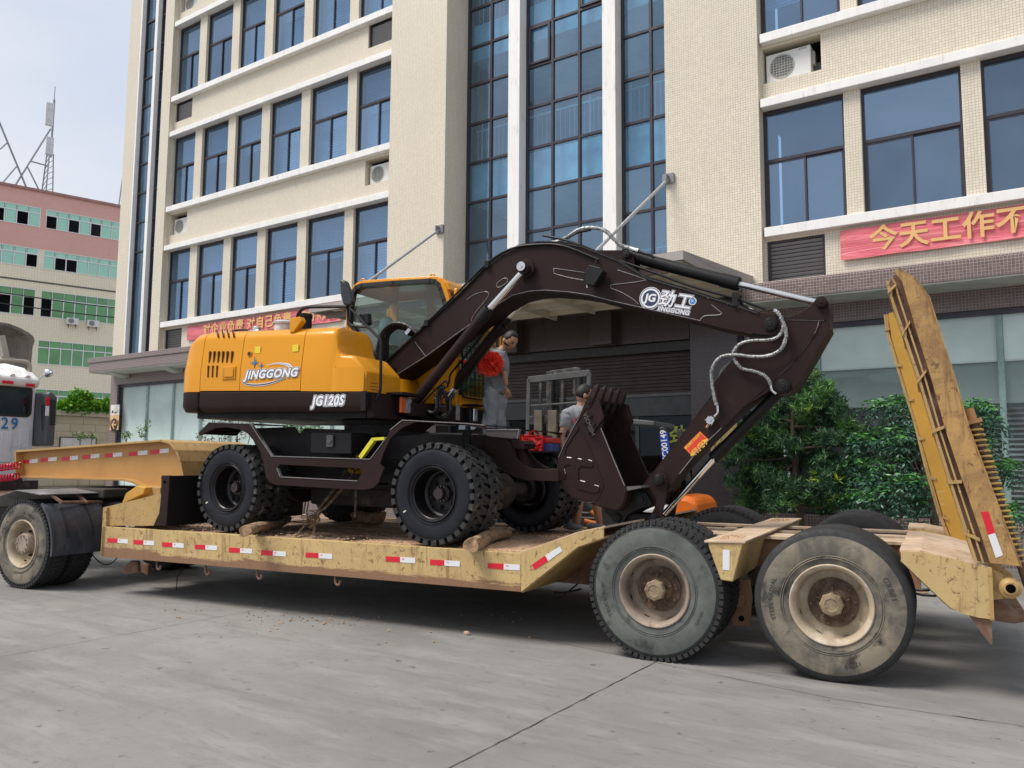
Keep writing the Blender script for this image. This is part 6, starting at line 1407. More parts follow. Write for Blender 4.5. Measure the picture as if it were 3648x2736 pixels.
hr = T3('yb', [(1448, 150), (1458, 70), (1500, 12), (1560, -15), (1700, -22), (2010, -25)], .22)
part('handrail', M().tube(smooth_path(hr, 6), .018, 8), EK, EX)
part('handrail_post', M().tube(smooth_path(T3('cb', [(245, 380), (250, 520), (275, 570), (330, 585), (400, 590), (425, 575), (255, 395), (245, 380)], .25), 4), .014, 8).tube(smooth_path(T3('cb', [(425, 575), (500, 650), (560, 710), (575, 760), (572, 900), (570, 1160), (555, 1250), (520, 1310), (440, 1330)], .22), 5), .016, 8), EK, EX)
p = Tt('cb', 432, 1325, .15); part('rail_foot', M().box((p[0]-.03, .09, p[2]-.10), (p[0]+.03, .11, p[2]+.10)), EK, EX)
mr_ = TP('cb', [(180, 140), (205, 128), (235, 150), (275, 250), (298, 340), (290, 385), (215, 380), (190, 290)], .25); part('mirror', M().tp(mr_, .22, .30), pm('mirror_housing', (.02, .022, .028), .35), EX, bev=.02)
part('mirror', M().tp(TP('cb', [(428, 455), (458, 460), (465, 560), (450, 580), (425, 575)], .3), .27, .34).tp(TP('cb', [(360, 465), (425, 465), (425, 540), (365, 545)], .32), .31, .33), EK, EX, bev=.008)
# ---- cab
TC, TC2 = 1.50, 2.42
def cbp(pts, t=TC): return TP('cb', pts, t)
cab_o = cbp([(235, 900), (235, 420), (262, 300), (275, 235), (290, 205), (330, 170), (375, 152), (700, 125), (1060, 106), (1110, 108), (1160, 130), (1200, 165), (1222, 220), (1245, 310), (1262, 420), (1282, 600), (1305, 900), (1312, 1180), (1310, 1365), (260, 1345)])
win = cbp([(285, 320), (298, 250), (330, 205), (385, 185), (700, 160), (1060, 138), (1105, 145), (1140, 175), (1160, 225), (1195, 330), (1218, 480), (1225, 700), (1180, 900), (700, 890), (380, 850), (340, 700), (300, 600), (258, 560), (262, 420)])
CABB = thing  # placeholder name guard
cb_ = part('cab', M().tp(cab_o, TC, TC+.06, holes=[win[::-1]]), EY, EX, bev=.012)
part('cab_far_side', M().tp(cab_o, TC2-.06, TC2, holes=[cbp([(330, 230), (640, 190), (660, 800), (350, 780)])[::-1], cbp([(720, 190), (1130, 190), (1180, 400), (1200, 900), (730, 900)])[::-1]]), EY, cb_)
top = cab_o[3:13]; mb = M(); strip(mb, top, TC+.02, TC2-.02, .05); part('cab_roof', mb, EY, cb_, bev=.01)
part('roof_glass', M().tp([(top[3][0]+.3, top[4][1]+.02), (top[5][0], top[5][1]+.02), (top[5][0], top[5][1]+.045), (top[3][0]+.3, top[4][1]+.045)], TC+.1, TC2-.1), pm('roof_black', (.02, .022, .03), .2), cb_)
back = cab_o[:5]; mb = M(); strip(mb, [cab_o[0], (cab_o[0][0], cab_o[0][1]+.05)], TC+.0, TC2, .05); part('cab_rear_wall', M().tp([cab_o[19], cab_o[0], (cab_o[0][0]+.04, cab_o[0][1]), (cab_o[19][0]+.04, cab_o[19][1])], TC+.06, TC2-.06), EY, cb_)
part('rear_post', M().box((cab_o[1][0]-.005, TC+.0, cab_o[0][1]), (cab_o[1][0]+.05, TC+.06, cab_o[2][1])).box((cab_o[1][0]-.005, TC2-.06, cab_o[0][1]), (cab_o[1][0]+.05, TC2, cab_o[2][1])), EY, cb_)
# front face of the cab: frame with guard
fs0 = cab_o[17][0]
part('front_frame', M().box((fs0-.05, TC, cab_o[17][1]-.0), (fs0, TC+.10, cab_o[12][1])).box((fs0-.05, TC2-.10, cab_o[17][1]), (fs0, TC2, cab_o[11][1]-.05)).box((fs0-.05, TC+.1, cab_o[18][1]), (fs0, TC2-.1, cab_o[18][1]+.13)), EY, cb_, bev=.015)
WG = glassm('cab_glass', (.62, .80, .74), (.22, .26, .25), trans=.80, wav=.05); 
part('cab_window', M().tp(win, TC+.045, TC+.05), WG, cb_)
part('windscreen', M().box((fs0-.02, TC+.10, cab_o[18][1]+.13), (fs0-.015, TC2-.10, top[-2][1]-.05)), WG, cb_)
mb = M(); wl_ = win+[win[0]]; strip(mb, wl_, TC-.012, TC+.055, .05); part('window_seal', mb, pm('seal_rubber', (.012, .012, .012), .4), cb_)
# grille guard
gz0, gz1 = cab_o[18][1]+.10, cab_o[18][1]+.72; mb = M()
for k in range(9): t0 = TC+.06+(TC2-TC-.12)*k/8; mb.cyl((fs0+.05, t0, gz0), (fs0+.05, t0, gz1), .005, 5)
for k in range(9): z0 = gz0+(gz1-gz0)*k/8; mb.cyl((fs0+.053, TC+.06, z0), (fs0+.053, TC2-.06, z0), .005, 5)
mb.tube([(fs0+.05, TC+.05, gz0+.05), (fs0+.05, TC+.1, gz0), (fs0+.05, TC2-.1, gz0), (fs0+.05, TC2-.04, gz0+.05), (fs0+.05, TC2-.04, gz1), (fs0+.05, TC+.05, gz1), (fs0+.05, TC+.05, gz0+.05)], .012, 6); part('window_guard', mb, EK, cb_)
part('grab_rail', M().tube(smooth_path([(fs0-.02, TC2+.02, gz0+1.25), (fs0+.03, TC2+.09, gz0+1.2), (fs0+.03, TC2+.10, gz0+.6), (fs0+.03, TC2+.10, gz0+.28), (fs0-.02, TC2+.05, gz0+.16), (fs0-.06, TC2, gz0+.14)], 6), .018, 8), pm('rail_orange', (.72, .33, .03), .35), cb_)
# interior
part('seat', M().box((-5.45, 1.72, 2.62), (-4.95, 2.2, 2.78)).tp([(-5.5, 2.7), (-5.35, 2.7), (-5.45, 3.38), (-5.58, 3.35)], 1.74, 2.18), pm('seat_wrap', (.12, .20, .16), .3, var=.4, scale=5, bump=.8), cb_, bev=.04)
part('headrest_wrap', M().ball((-5.45, 1.8, 3.3), .12, 8, sc=(.8, 1, 1.3)), pm('plastic_film', (.35, .45, .42), .2, var=.4, scale=9, bump=.8), cb_)
part('console', M().box((-5.2, 1.62, 2.5), (-4.8, 1.74, 2.86)).box((-4.55, 1.9, 2.35), (-4.45, 2.0, 2.95)), EK, cb_, bev=.02); part('joystick', M().cyl((-4.85, 1.68, 2.86), (-4.82, 1.66, 3.05), .015, 8).ball((-4.82, 1.66, 3.06), .03, 6), EK, cb_)
part('panel_card', M().box((-4.95, 2.30, 2.75), (-4.75, 2.32, 3.15)), pm('green_card', (.22, .42, .30), .5), cb_); part('belt', M().beam((-4.60, 2.2, 2.7), (-4.62, 2.22, 3.1), .05, .03), pm('belt_red', (.45, .03, .03), .5), cb_)
part('plastic_bag', M().ball((fs0-.2, 2.0, gz0+.32), .17, 7, sc=(.8, 1.3, 1.3)), pm('plastic_bag', (.25, .42, .38), .25, var=.3, scale=8, bump=.8), cb_)
mb = M()
for xx, yy in ((392, 128), (1082, 82)):
    q = Tt('cb', xx, yy, TC+.1); mb = M().tube([(q[0]+.035*math.cos(a), q[1], q[2]-.02+.03*math.sin(a)) for a in np.linspace(-1.2, 4.34, 12)], .009, 6).cyl((q[0], q[1], q[2]-.09), (q[0], q[1], q[2]-.045), .014, 6); part('lifting_eye', mb, EY, cb_)
q = Tt('cb', 1375, 205, TC2-.1); part('lifting_eye', M().tube([(q[0]+.03*math.cos(a), q[1], q[2]+.0+.025*math.sin(a)) for a in np.linspace(-1.2, 4.34, 12)], .008, 6), EY, cb_)
# yellow tread box under boom on cab side, nose under cab
part('step_box', M().tp(TP('hy', [(370, 420), (690, 175), (960, 100), (945, 210), (860, 790), (450, 780)], 1.46), 1.44, 1.49), EY, EX, bev=.008)
for k in range(3): q = TP('hy', [(640, 520+k*95), (760, 500+k*95), (700, 540+k*95), (600, 552+k*95)], 1.43); part('step_lip', M().tp(q, 1.38, 1.44), EY, EX)
nb0 = Ts('hy', 865, 800, fs0+.02); nb1 = Ts('hy', 1335, 855, fs0+.02); nb2 = Ts('hy', 1348, 1085, fs0+.02)
part('cab_base', M().box((fs0-1.5, nb0[1]-.1, nb2[2]), (fs0+.02, nb1[1], nb0[2]-.01)), EB, EX, bev=.01)
q = Ts('hy', 957, 908, fs0+.025); part('data_plate', M().box((fs0+.021, q[1]-.04, q[2]-.09), (fs0+.026, q[1]+.05, q[2]+.09)), pm('plate_silver', (.45, .46, .46), .3, metal=.5, var=.3, scale=40), EX)
LENS = pm('lamp_lens', (.6, .62, .65), .08, metal=.6, var=.3, scale=30); AMB = pm('lamp_amber', (.65, .13, .01), .25)
q = Ts('hy', 1222, 945, fs0+.12); part('headlamp', M().box((fs0+.03, q[1]-.09, q[2]-.085), (fs0+.10, q[1]+.06, q[2]+.085)), EK, EX, bev=.012); part('lamp_glass', M().box((fs0+.10, q[1]-.04, q[2]-.08), (fs0+.125, q[1]+.05, q[2]+.08)), LENS, EX, bev=.012)
hd = TP('hy', [(1050, 815), (1335, 845), (1335, 870), (1205, 905), (1062, 900)], 1.6)
part('lamp_hood', M().box((fs0+.021, q[1]-.14, q[2]+.105), (fs0+.20, q[1]+.18, q[2]+.12)), EB, EX)
q = Tt('cb', 590, 1365, .62); q2 = Tt('cb', 640, 1365, .66)
part('headlamp', M().box((SR_+.05, q[1]-.03, q[2]-.10), (SR_+.12, q2[1]+.09, q[2]+.09)), EK, EX, bev=.01)
part('lamp_glass', M().box((SR_+.121, q[1]+.045, q[2]-.09), (SR_+.145, q[1]+.16, q[2]+.08)), LENS, EX, bev=.012); part('turn_signal', M().box((SR_+.121, q[1]-.055, q[2]-.09), (SR_+.15, q[1]+.035, q[2]+.08)), AMB, EX, bev=.01)
part('lamp_hood', M().box((SR_+.0, .50, q[2]+.10), (SR_+.22, .86, q[2]+.125)).box((SR_-.02, .2, q[2]-.16), (SR_+.06, .80, q[2]+.10)), EB, EX)
# ---- boom
TB0, TB1 = 1.08, 1.44
S_pts = lambda pts, t: TP('S', pts, t)
btop = S_pts([(1368, 1296), (1500, 1176), (1637, 1050), (1732, 951), (1789, 904), (1850, 876), (1921, 863), (2003, 864), (2073, 875), (2200, 925), (2306, 988), (2449, 1030), (2523, 1055), (2593, 1076), (2700, 1112), (2745, 1118)], TB0)
tipc = Tt('S', 2746, 1157, TB0); rt_ = .105; arc = [(tipc[0]+rt_*math.cos(a), tipc[2]+rt_*math.sin(a)) for a in np.linspace(1.2, -1.5, 9)]
bbot = S_pts([(2680, 1188), (2562, 1163), (2496, 1145), (2300, 1101), (2180, 1074), (2100, 1053), (2025, 1042), (1943, 1036), (1885, 1040), (1829, 1054), (1760, 1096), (1683, 1153), (1600, 1212), (1518.8, 1271.8), (1406.7, 1342.3)], TB0)
prof = btop[:-1]+arc+bbot
boom = part('boom', M().tp(prof, TB0, TB1), EB, EX, bev=.003)
mb = M(); strip(mb, [(p[0], p[1]-.0) for p in btop[:-1]], TB0-.02, TB1+.02, .016); part('top_plate', mb, EK, boom)
mb = M(); strip(mb, bbot, TB0-.012, TB1+.012, .016); strip(mb, [bbot[-1], btop[0]], TB0, TB1, .02); part('bottom_plate', mb, EB, boom)
mb = M(); strip(mb, [(p[0], p[1]+.010) for p in bbot[1:]], TB0-.005, TB0, .008)
def weld(k, pts, t=TB0, r=.0045): return M().tube(smooth_path(T3(k, pts, t-.002), 4), r, 5)
for k, pts in (('cb', [(905, 740), (1020, 890)]), ('cb', [(1465, 540), (1475, 500), (1520, 430), (1580, 360), (1630, 290), (1632, 258), (1600, 245)]), ('cb', [(1600, 245), (1500, 270), (1420, 325)]), ('bm', [(425, 188), (430, 170), (460, 148), (480, 145), (488, 155), (478, 172), (440, 195), (425, 188)]),
               ('bm', [(750, 118), (748, 95), (760, 90), (920, 112)]), ('bm', [(750, 118), (830, 140), (915, 155)]), ('bm', [(1070, 200), (1072, 182), (1150, 172), (1210, 165), (1262, 155)]), ('bm', [(1070, 200), (1130, 225), (1190, 260), (1222, 290)]),
               ('i7', [(0, 495), (200, 560), (430, 640), (435, 660)]), ('i7', [(1300, 1290), (1340, 1240), (1400, 1215), (1590, 1205), (1640, 1180), (1625, 1160), (1480, 1040)]), ('i7', [(1430, 950), (1445, 925), (1740, 1010), (1725, 1030)])):
    part('weld_seam', weld(k, pts), WELD, boom)
mb = M(); strip(mb, [(p[0], p[1]+.006) for p in bbot[2:]], TB0-.016, TB0-.004, .006); strip(mb, [(p[0], p[1]-.012) for p in btop[3:-1]], TB0-.004, TB0-.001, .006); part('weld_seam', mb, WELD, boom)
# foot brackets
br = TP('cb', [(580, 955), (620, 955), (655, 975), (680, 1020), (700, 1100), (760, 1260), (800, 1340), (860, 1345), (900, 1375), (905, 1415), (880, 1460), (830, 1480), (600, 1470), (600, 1270), (570, 1040)], .95)
for ta in (.92, 1.56): part('boom_bracket', M().tp(br, ta, ta+.035), EB, EX, bev=.004)
part('bracket_floor', M().tp(TP('cb', [(600, 1300), (790, 1330), (800, 1480), (600, 1470)], 1.0), .96, 1.55), EB, EX)
p = Tt('cb', 840, 1412, .92); part('pin', M().cyl((p[0], .90, p[2]), (p[0], 1.61, p[2]), .035, 20).cyl((p[0], .905, p[2]), (p[0], .92, p[2]), .05, 24), EB, EX); p = Tt('cb', 618, 1020, .95); part('foot_pin', M().cyl((p[0], .90, p[2]), (p[0], 1.61, p[2]), .06, 20).cyl((p[0], .895, p[2]), (p[0], .92, p[2]), .085, 24), EK, EX, bev=.004)
def cylinder(nm, a, b_, c, r1, r2, t_gland=.16, parent=EX):
    a, b_, c = [np.array(q, float) for q in (a, b_, c)]; d = (b_-a)/np.linalg.norm(b_-a)
    o = part(nm, M().cyl(a, b_, r1, 24), EB if 'boom' in nm else EK, parent)
    gl = M().cyl(b_-d*t_gland, b_+d*.0, r1*1.13, 24)
    e1_ = np.cross(d, (0, 1, 0)); e1_ /= np.linalg.norm(e1_); e2_ = np.cross(d, e1_)
    for k in range(8): an = 2*PI*k/8; q = b_+(e1_*math.cos(an)+e2_*math.sin(an))*r1*.85; gl.cyl(q, q+d*.018, .009, 6)
    part('gland', gl, EK, o); part('rod', M().cyl(b_-d*.02, c, r2, 20), CHR, o); return o
foot = Tt('cb', 845, 1408, 1.0); 
cylinder('boom_cylinder', foot, Tt('cb', 1638, 418, 1.0), Tt('bm', 585, 95, 1.0), .060, .036)
footf = (foot[0], 1.52, foot[2]); g2 = Tt('cb', 1815, 505, 1.52); rodtop = Tt('bm', 585, 95, 1.0); cylinder('boom_cylinder', footf, g2, (rodtop[0]-.0, 1.52, rodtop[2]), .060, .036)
p = Tt('bm', 600, 95, TB0); part('cylinder_boss', M().cyl((p[0], TB0-.05, p[2]), (p[0], TB1+.05, p[2]), .085, 28).cyl((p[0], TB0-.055, p[2]), (p[0], TB0-.035, p[2]), .10, 28), EB, boom, bev=.004)
part('boom_pin', M().cyl((p[0], .93, p[2]), (p[0], 1.60, p[2]), .042, 24).cyl((rodtop[0], .955, rodtop[2]), (rodtop[0], 1.05, rodtop[2]), .062, 24), EB, boom); part('pin_cap', M().cyl((p[0], .915, p[2]), (p[0], .93, p[2]), .05, 20).cyl((p[0], .905, p[2]), (p[0], .915, p[2]), .02, 6), FIT, boom)
# tip pin and work lamp on the boom
def boss(x, y, k, t, r, par, m_=EK, d=.045):
    p = Tt(k, x, y, t); part('pin_boss', M().cyl((p[0], t-d, p[2]), (p[0], t+.02, p[2]), r, 28).cyl((p[0], t-d-.012, p[2]), (p[0], t-d, p[2]), r*.78, 28).cyl((p[0], t-d-.02, p[2]), (p[0], t-d-.01, p[2]), r*.42, 6), m_, par, bev=.003); return p
boss(2746, 1157, 'S', TB0, .062, boom)
lm = TP('bm', [(925, 110), (950, 70), (1010, 85), (1030, 105), (975, 190), (930, 180)], .95); part('work_lamp', M().tp(lm, .93, 1.05), EK, boom, bev=.01)
p = Tt('bm', 935, 187, .97); part('lamp_bolt', M().cyl((p[0], .97, p[2]+.03), (p[0], .97, p[2]-.02), .008, 6), FIT, boom); part('lamp_wire', M().tube(smooth_path(T3('bm', [(975, 75), (985, 45), (988, 20)], .98), 4), .006, 5), HOSE, boom)
# arm cylinder bracket
bkp = TP('S', [(2120, 893), (2225, 893), (2255, 905), (2262, 935), (2255, 960), (2150, 925)], 1.18); part('cylinder_bracket', M().tp(bkp, 1.16, 1.19).tp(bkp, 1.33, 1.36), EB, boom); boss(2236, 909, 'S', 1.17, .045, boom)
cylinder('arm_cylinder', Tt('S', 2250, 913, 1.26), Tt('S', 2630, 1012, 1.26), Tt('S', 2912, 1078, 1.26), .062, .030, .17)
# ---- arm
TA0, TA1 = 1.10, 1.42
lkA = TP('lk', [(405, 1170), (640, 880), (960, 460), (1285, 30)], TA0)
arm = TP('rt', [(310, 850), (380, 745), (590, 480), (650, 430), (720, 470), (760, 420), (780, 372), (870, 335), (925, 300), (958, 262), (995, 248), (1028, 275), (1036, 320), (1034, 425), (960, 555), (845, 755), (800, 790), (740, 800), (690, 745), (550, 868)], TA0)
armlow = TP('lk', [(1655, 158), (1240, 560), (920, 910), (745, 1160), (620, 1250), (560, 1330), (480, 1350), (410, 1300), (405, 1170), (960, 460), (1285, 30)], TA0)
body_ = [arm[i] for i in range(0, 19)]
full = TP('rt', [(380, 745), (590, 480), (650, 430), (720, 470), (760, 420), (780, 372), (870, 335), (925, 300), (958, 262), (995, 248), (1028, 275), (1036, 320), (1034, 425), (960, 555), (845, 755), (800, 785), (750, 795), (700, 770)], TA0)+TP('lk', [(1655, 160), (1240, 560), (920, 905), (745, 1160), (620, 1250), (560, 1330), (480, 1350), (405, 1310), (385, 1250), (405, 1170), (640, 880), (960, 460), (1285, 30)], TA0)
ARM = part('arm', M().tp(full, TA0, TA1), EB, EX, bev=.003)
mb = M(); strip(mb, full[26:]+[full[0], full[1], full[2]], TA0+.0, TA1, .014); strip(mb, full[12:24], TA0-.004, TA1+.004, .014); part('flange', mb, EB, ARM)
mb = M(); strip(mb, TP('rt', [(780, 370), (1010, 375)], TA0), TA0-.01, TA1, .014); strip(mb, TP('rt', [(985, 385), (960, 450), (845, 600), (640, 790), (550, 868), (430, 985)], TA0), TA0-.008, TA0, .010); part('rib_plate', mb, EB, ARM)
part('weld_seam', weld('rt', [(975, 385), (950, 460), (840, 605), (700, 735)], TA0), WELD, ARM); part('weld_seam', weld('rt', [(550, 868), (430, 985), (300, 1110), (190, 1245)], TA0, .0055), WELD, ARM); part('weld_seam', weld('rt', [(785, 378), (1005, 382)], TA0), WELD, ARM)
boss(990, 282, 'rt', TA0, .052, ARM, EB); boss(778, 752, 'rt', TA0, .062, ARM); b1_ = boss(460, 1255, 'lk', TA0-.02, .075, ARM); b2_ = boss(660, 1030, 'lk', TA0-.06, .055, ARM)
# sticker, valve
st = TP('lk', [(948, 645), (1142, 452), (1243, 550), (1050, 748)], TA0); SKR = pm('sticker_red', (.70, .05, .02), .4); stk = part('safety_sticker', M().tp(st, TA0-.003, TA0-.0005), SKR, ARM)
SKY_ = pm('sticker_gold', (.85, .50, .05), .4); c_ = np.mean(st, 0); rot_ = math.atan2(st[1][1]-st[0][1], st[1][0]-st[0][0])
q1 = Tt('lk', 1130, 640, TA0); part('sticker_text', text_mb('◀危险▶', .062, tmap(q1[0], TA0-.004, q1[2], rot_+PI), bold=.002, ex=.0003), SKY_, stk); q1 = Tt('lk', 1060, 570, TA0); part('sticker_text', text_mb('请勿靠近 作业范围', .026, tmap(q1[0], TA0-.004, q1[2], rot_), bold=.0006, ex=.0003), SKY_, stk)
mb = M(); n_ = len(st)
for i in range(4): 
    a, b_ = [tuple(c_+(np.array(st[j])-c_)*.93) for j in (i, (i+1) % 4)]; strip(mb, [a, b_], TA0-.004, TA0-.0032, .003)
part('sticker_line', mb, SKY_, stk)
vp = TP('lk', [(1205, 335), (1265, 260), (1340, 310), (1285, 395)], TA0); vl = part('valve_block', M().tp(vp, TA0-.05, TA0), FIT, ARM, bev=.004); q = Tt('lk', 1272, 325, TA0); part('valve_cap', M().cyl((q[0], TA0-.065, q[2]), (q[0], TA0-.05, q[2]), .018, 20), FIT, vl)
mb = M()
for x, y in ((1270, 272), (1325, 312), (1222, 335), (1280, 378)): q = Tt('lk', x, y, TA0); mb.cyl((q[0], TA0-.053, q[2]), (q[0], TA0-.049, q[2]), .008, 8)
part('valve_bolt', mb, HOLE, vl, kind='stuff'); part('copper_plug', M().cyl(Tt('lk', 1240, 375, TA0-.03), Tt('lk', 1218, 410, TA0-.03), .013, 6), pm('copper', (.6, .3, .15), .3, metal=.8), vl); part('elbow_fitting', M().tube(smooth_path(T3('lk', [(1310, 280), (1350, 235), (1350, 170), (1340, 110)], TA0-.03), 5), .013, 8), FIT, vl)
# bucket cylinder and linkage
bc = cylinder('bucket_cylinder', Tt('rt', 770, 765, 1.26), Tt('lk', 1310, 765, 1.26), Tt('lk', 720, 1430, 1.26), .055, .030, .14)
lnk = TP('lk', [(585, 1010), (620, 960), (690, 945), (740, 985), (745, 1060), (740, 1190), (722, 1300), (695, 1400), (680, 1500), (620, 1520), (550, 1490), (555, 1450), (600, 1360), (622, 1270), (625, 1150), (615, 1080)], 1.02)
for ta in (1.02, 1.47): part('link', M().tp(lnk, ta, ta+.03), EB, EX, bev=.003)
boss(660, 1030, 'lk', 1.03, .05, EX, EK); b3 = boss(600, 1475, 'lk', 1.03, .042, EX, EK)
hl = TP('lk', [(255, 1440), (330, 1425), (560, 1440), (620, 1470), (600, 1525), (500, 1545), (230, 1535)], 1.08); part('link_rod', M().tp(hl, 1.10, 1.42), EK, EX, bev=.01)
# ---- bucket
TK0, TK1 = .84, 1.70
q_ = lambda x, y, t=TK0: (lambda r_: (r_[0], r_[2]))(Tt('bk', x, y, t))
side = TP('bk', [(1060, 592), (1000, 600), (960, 625), (900, 770), (800, 950), (752, 1060), (740, 1140), (745, 1200), (770, 1280), (810, 1335), (870, 1380), (950, 1400), (1060, 1440), (1210, 1476), (1262, 1420), (1284, 1322), (1180, 1080), (1090, 860), (1105, 745)], TK0)
shell = side[2:14]
mb = M(); strip(mb, [(p[0]+.004, p[1]) for p in shell], TK0+.01, TK1-.01, .018); BK = part('bucket', mb, EB, EX); part('side_plate', M().tp(side, TK0, TK0+.022).tp(side, TK1-.022, TK1), EB, BK, bev=.003); mb = M(); strip(mb, [side[13], side[14], side[15]], TK0+.01, TK1-.01, .02); part('back_plate', mb, EB, BK)
lipa = q_(975, 640); lipb = q_(1000, 600)
mb = M(); strip(mb, [side[3], lipb], TK0-.005, TK1+.005, .028); part('cutting_lip', mb, EB, BK)
mb = M(); strip(mb, [(p[0], p[1]) for p in (side[15], side[16], side[17])], TK0-.012, TK0+.03, .02); strip(mb, [(p[0], p[1]) for p in (side[15], side[16], side[17])], TK1-.03, TK1+.012, .02); part('side_edge', mb, EB, BK)
for i in range(5):
    tt = TK0+.03+(TK1-TK0-.06)*i/4; base, tip = np.array(q_(1005, 600)), np.array(q_(1057, 480)); d = tip-base; l_ = np.linalg.norm(d); d /= l_; n_ = np.array([-d[1], d[0]])
    mb = M(); w0, w1 = .045, .012; h0, h1 = .035, .008
    vs = [];
    for u, w_, h_ in ((-.10, w0*.75, h0), (.02, w0, h0*.9), (.12, w0*.7, h0*.6), (l_, w1, h1)):
        c = base+d*u
        for e, f in ((-1, -1), (1, -1), (1, 1), (-1, 1)): p = c+n_*h_*f; vs.append((p[0], tt+e*w_, p[1]))
    fs = [(0, 3, 2, 1), (12, 13, 14, 15)]
    for k in range(3):
        for j in range(4): j2 = (j+1) % 4; fs.append((4*k+j, 4*k+j2, 4*k+4+j2, 4*k+4+j))
    mb.add(vs, fs); tth = part('tooth', mb, EB, BK, bev=.004); c = base-d*.03; part('tooth_pin', M().cyl((c[0], tt-.05, c[1]), (c[0], tt+.05, c[1]), .016, 10), EK, tth)
cut = TP('bk', [(1060, 592), (1105, 745), (1010, 885), (985, 880), (952, 795), (975, 740), (1030, 640)], TK0-.03)
for ta, sgn in ((TK0-.02, 0), (TK1, 0)):
    sc2 = part('side_cutter', M().tp(cut, ta, ta+.02), EB, BK, bev=.003); mb = M()
    for x, y in ((1003, 735), (960, 785), (1030, 800), (990, 860)): q = Tt('bk', x, y, TK0-.03); mb.cyl((q[0], ta-.014, q[2]), (q[0], ta, q[2]), .019, 6).cyl((q[0], ta-.022, q[2]), (q[0], ta-.013, q[2]), .010, 8)
    part('cutter_bolt', mb, EK, sc2, kind='stuff')
cut2 = TP('bk', [(1195, 715), (1248, 648), (1298, 830), (1260, 868)], TK1+.02); part('side_cutter', M().tp(cut2, TK1+.02, TK1+.045), pm('bare_plate', (.13, .125, .125), .4, metal=.3, var=.4, scale=12), BK); mb = M()
for x, y in ((1185, 775), (1140, 822), (1210, 838), (1170, 895)): q = Tt('bk', x, y, TK1-.03); mb.cyl((q[0], TK1-.034, q[2]), (q[0], TK1-.02, q[2]), .019, 6)
part('cutter_bolt', mb, EK, BK, kind='stuff')
mb = M()
def raised(pts, w_=.006):
    P_ = TP('bk', pts, TK0); strip(mb, P_, TK0-.012, TK0, w_)
part('wear_plate', M().tp(TP('bk', [(915, 830), (812, 985), (800, 1040), (815, 1058), (990, 1080), (1025, 1098), (1028, 1125), (1010, 1138), (930, 1130), (912, 1145), (908, 1230), (925, 1245), (1050, 1275), (1078, 1300), (1070, 1330), (1030, 1342), (900, 1310), (870, 1270), (862, 1180), (855, 1125), (830, 1115), (800, 1125), (796, 1150), (808, 1200), (800, 1232), (785, 1225), (760, 1150), (772, 1040), (830, 920), (905, 800)], TK0), TK0-.010, TK0), EB, BK, bev=.002)
part('weld_seam', M().tube(T3('bk', [(820, 1062), (855, 1066)], TK0-.006), .008, 5).tube(T3('bk', [(905, 1072), (935, 1077)], TK0-.006), .008, 5).tube(T3('bk', [(985, 1080), (1015, 1090)], TK0-.006), .007, 5).tube(T3('bk', [(925, 1245), (962, 1254)], TK0-.006), .008, 5).tube(T3('bk', [(1035, 1278), (1070, 1290)], TK0-.006), .008, 5).tube(T3('bk', [(798, 1150), (806, 1190)], TK0-.006), .006, 5), WELD, BK)
part('weld_seam', M().tube(smooth_path(T3('bk', [(905, 1400), (1030, 1415), (1095, 1320), (1100, 1250), (1020, 1040), (950, 880)], TK0-.002), 4), .004, 5), EB, BK); mb = M()
part('weld_seam', M().tube(T3('bk', [(1085, 830), (1180, 1065), (1272, 1285)], TK0-.014), .005, 5), WELD, BK); part('lip_weld', M().tube(T3('bk', [(958, 632), (905, 760), (800, 950), (752, 1060)], TK0-.004), .0035, 5), WELD, BK)
p = Tt('bk', 995, 800, TK0-.03)
part('cast_mark', text_mb('V2CM20H', .055, tmap(p[0]-.0, TK0-.043, p[2]+.0, -1.15), ex=.001), pm('cast_grey', (.12, .1, .1), .5), BK)
ear = TP('lk', [(255, 1140), (345, 1140), (430, 1165), (545, 1270), (560, 1330), (440, 1365), (350, 1400), (280, 1440), (225, 1530), (150, 1540), (0, 1400), (0, 1340), (160, 1385), (215, 1350)], 1.02)
for ta in (1.04, 1.44): part('bucket_ear', M().tp(ear, ta, ta+.03), EK, BK, bev=.003)
boss(165, 1475, 'lk', 1.05, .045, BK, EK); part('bucket_pin', M().cyl((b1_[0], 1.0, b1_[2]), (b1_[0], 1.52, b1_[2]), .035, 16), EK, BK)
# bright weld drops at opening corner
part('stiffener', M().tp(TP('bk', [(1283, 1325), (1405, 1300), (1395, 1285), (1290, 1290)], TK0), TK0, TK1-.02), pm('edge_grey', (.10, .095, .095), .4), BK)
# ---- hoses
def hose(k, pts, t, r=.014, m_=BRAID, n=6, par=None, spiral=False):
    P_ = smooth_path(T3(k, pts, t), n); part('hydraulic_hose', M().tube(P_, r, 8), m_, par or EX)
    if spiral:
        mb = M(); P_ = [np.array(q) for q in smooth_path(T3(k, pts, t), n*3)]; L_ = 0; out = []
        u = None
        for i in range(len(P_)-1):
            d = P_[i+1]-P_[i]; l_ = np.linalg.norm(d); d /= l_+1e-9
            if u is None: u = np.cross(d, (0, 1, 0)); u /= np.linalg.norm(u)
            u = u-d*np.dot(u, d); u /= np.linalg.norm(u); w_ = np.cross(d, u)
            st_ = max(1, int(l_/.006))
            for q in range(st_):
                a = (L_+l_*q/st_)/spiral*2*PI; out.append(P_[i]+d*l_*q/st_+(u*math.cos(a)+w_*math.sin(a))*r)
            L_ += l_
        mb.tube(out, .0055 if r < .02 else .007, 5); part('spiral_guard', mb, HOSE if m_ is HOSE else m_, par or EX)
hose('rt', [(760, 365), (785, 420), (790, 480), (760, 545), (690, 580), (600, 585), (500, 575), (420, 590), (375, 650), (372, 720), (385, 800), (398, 860)], 1.02, .016, par=ARM, spiral=.02)
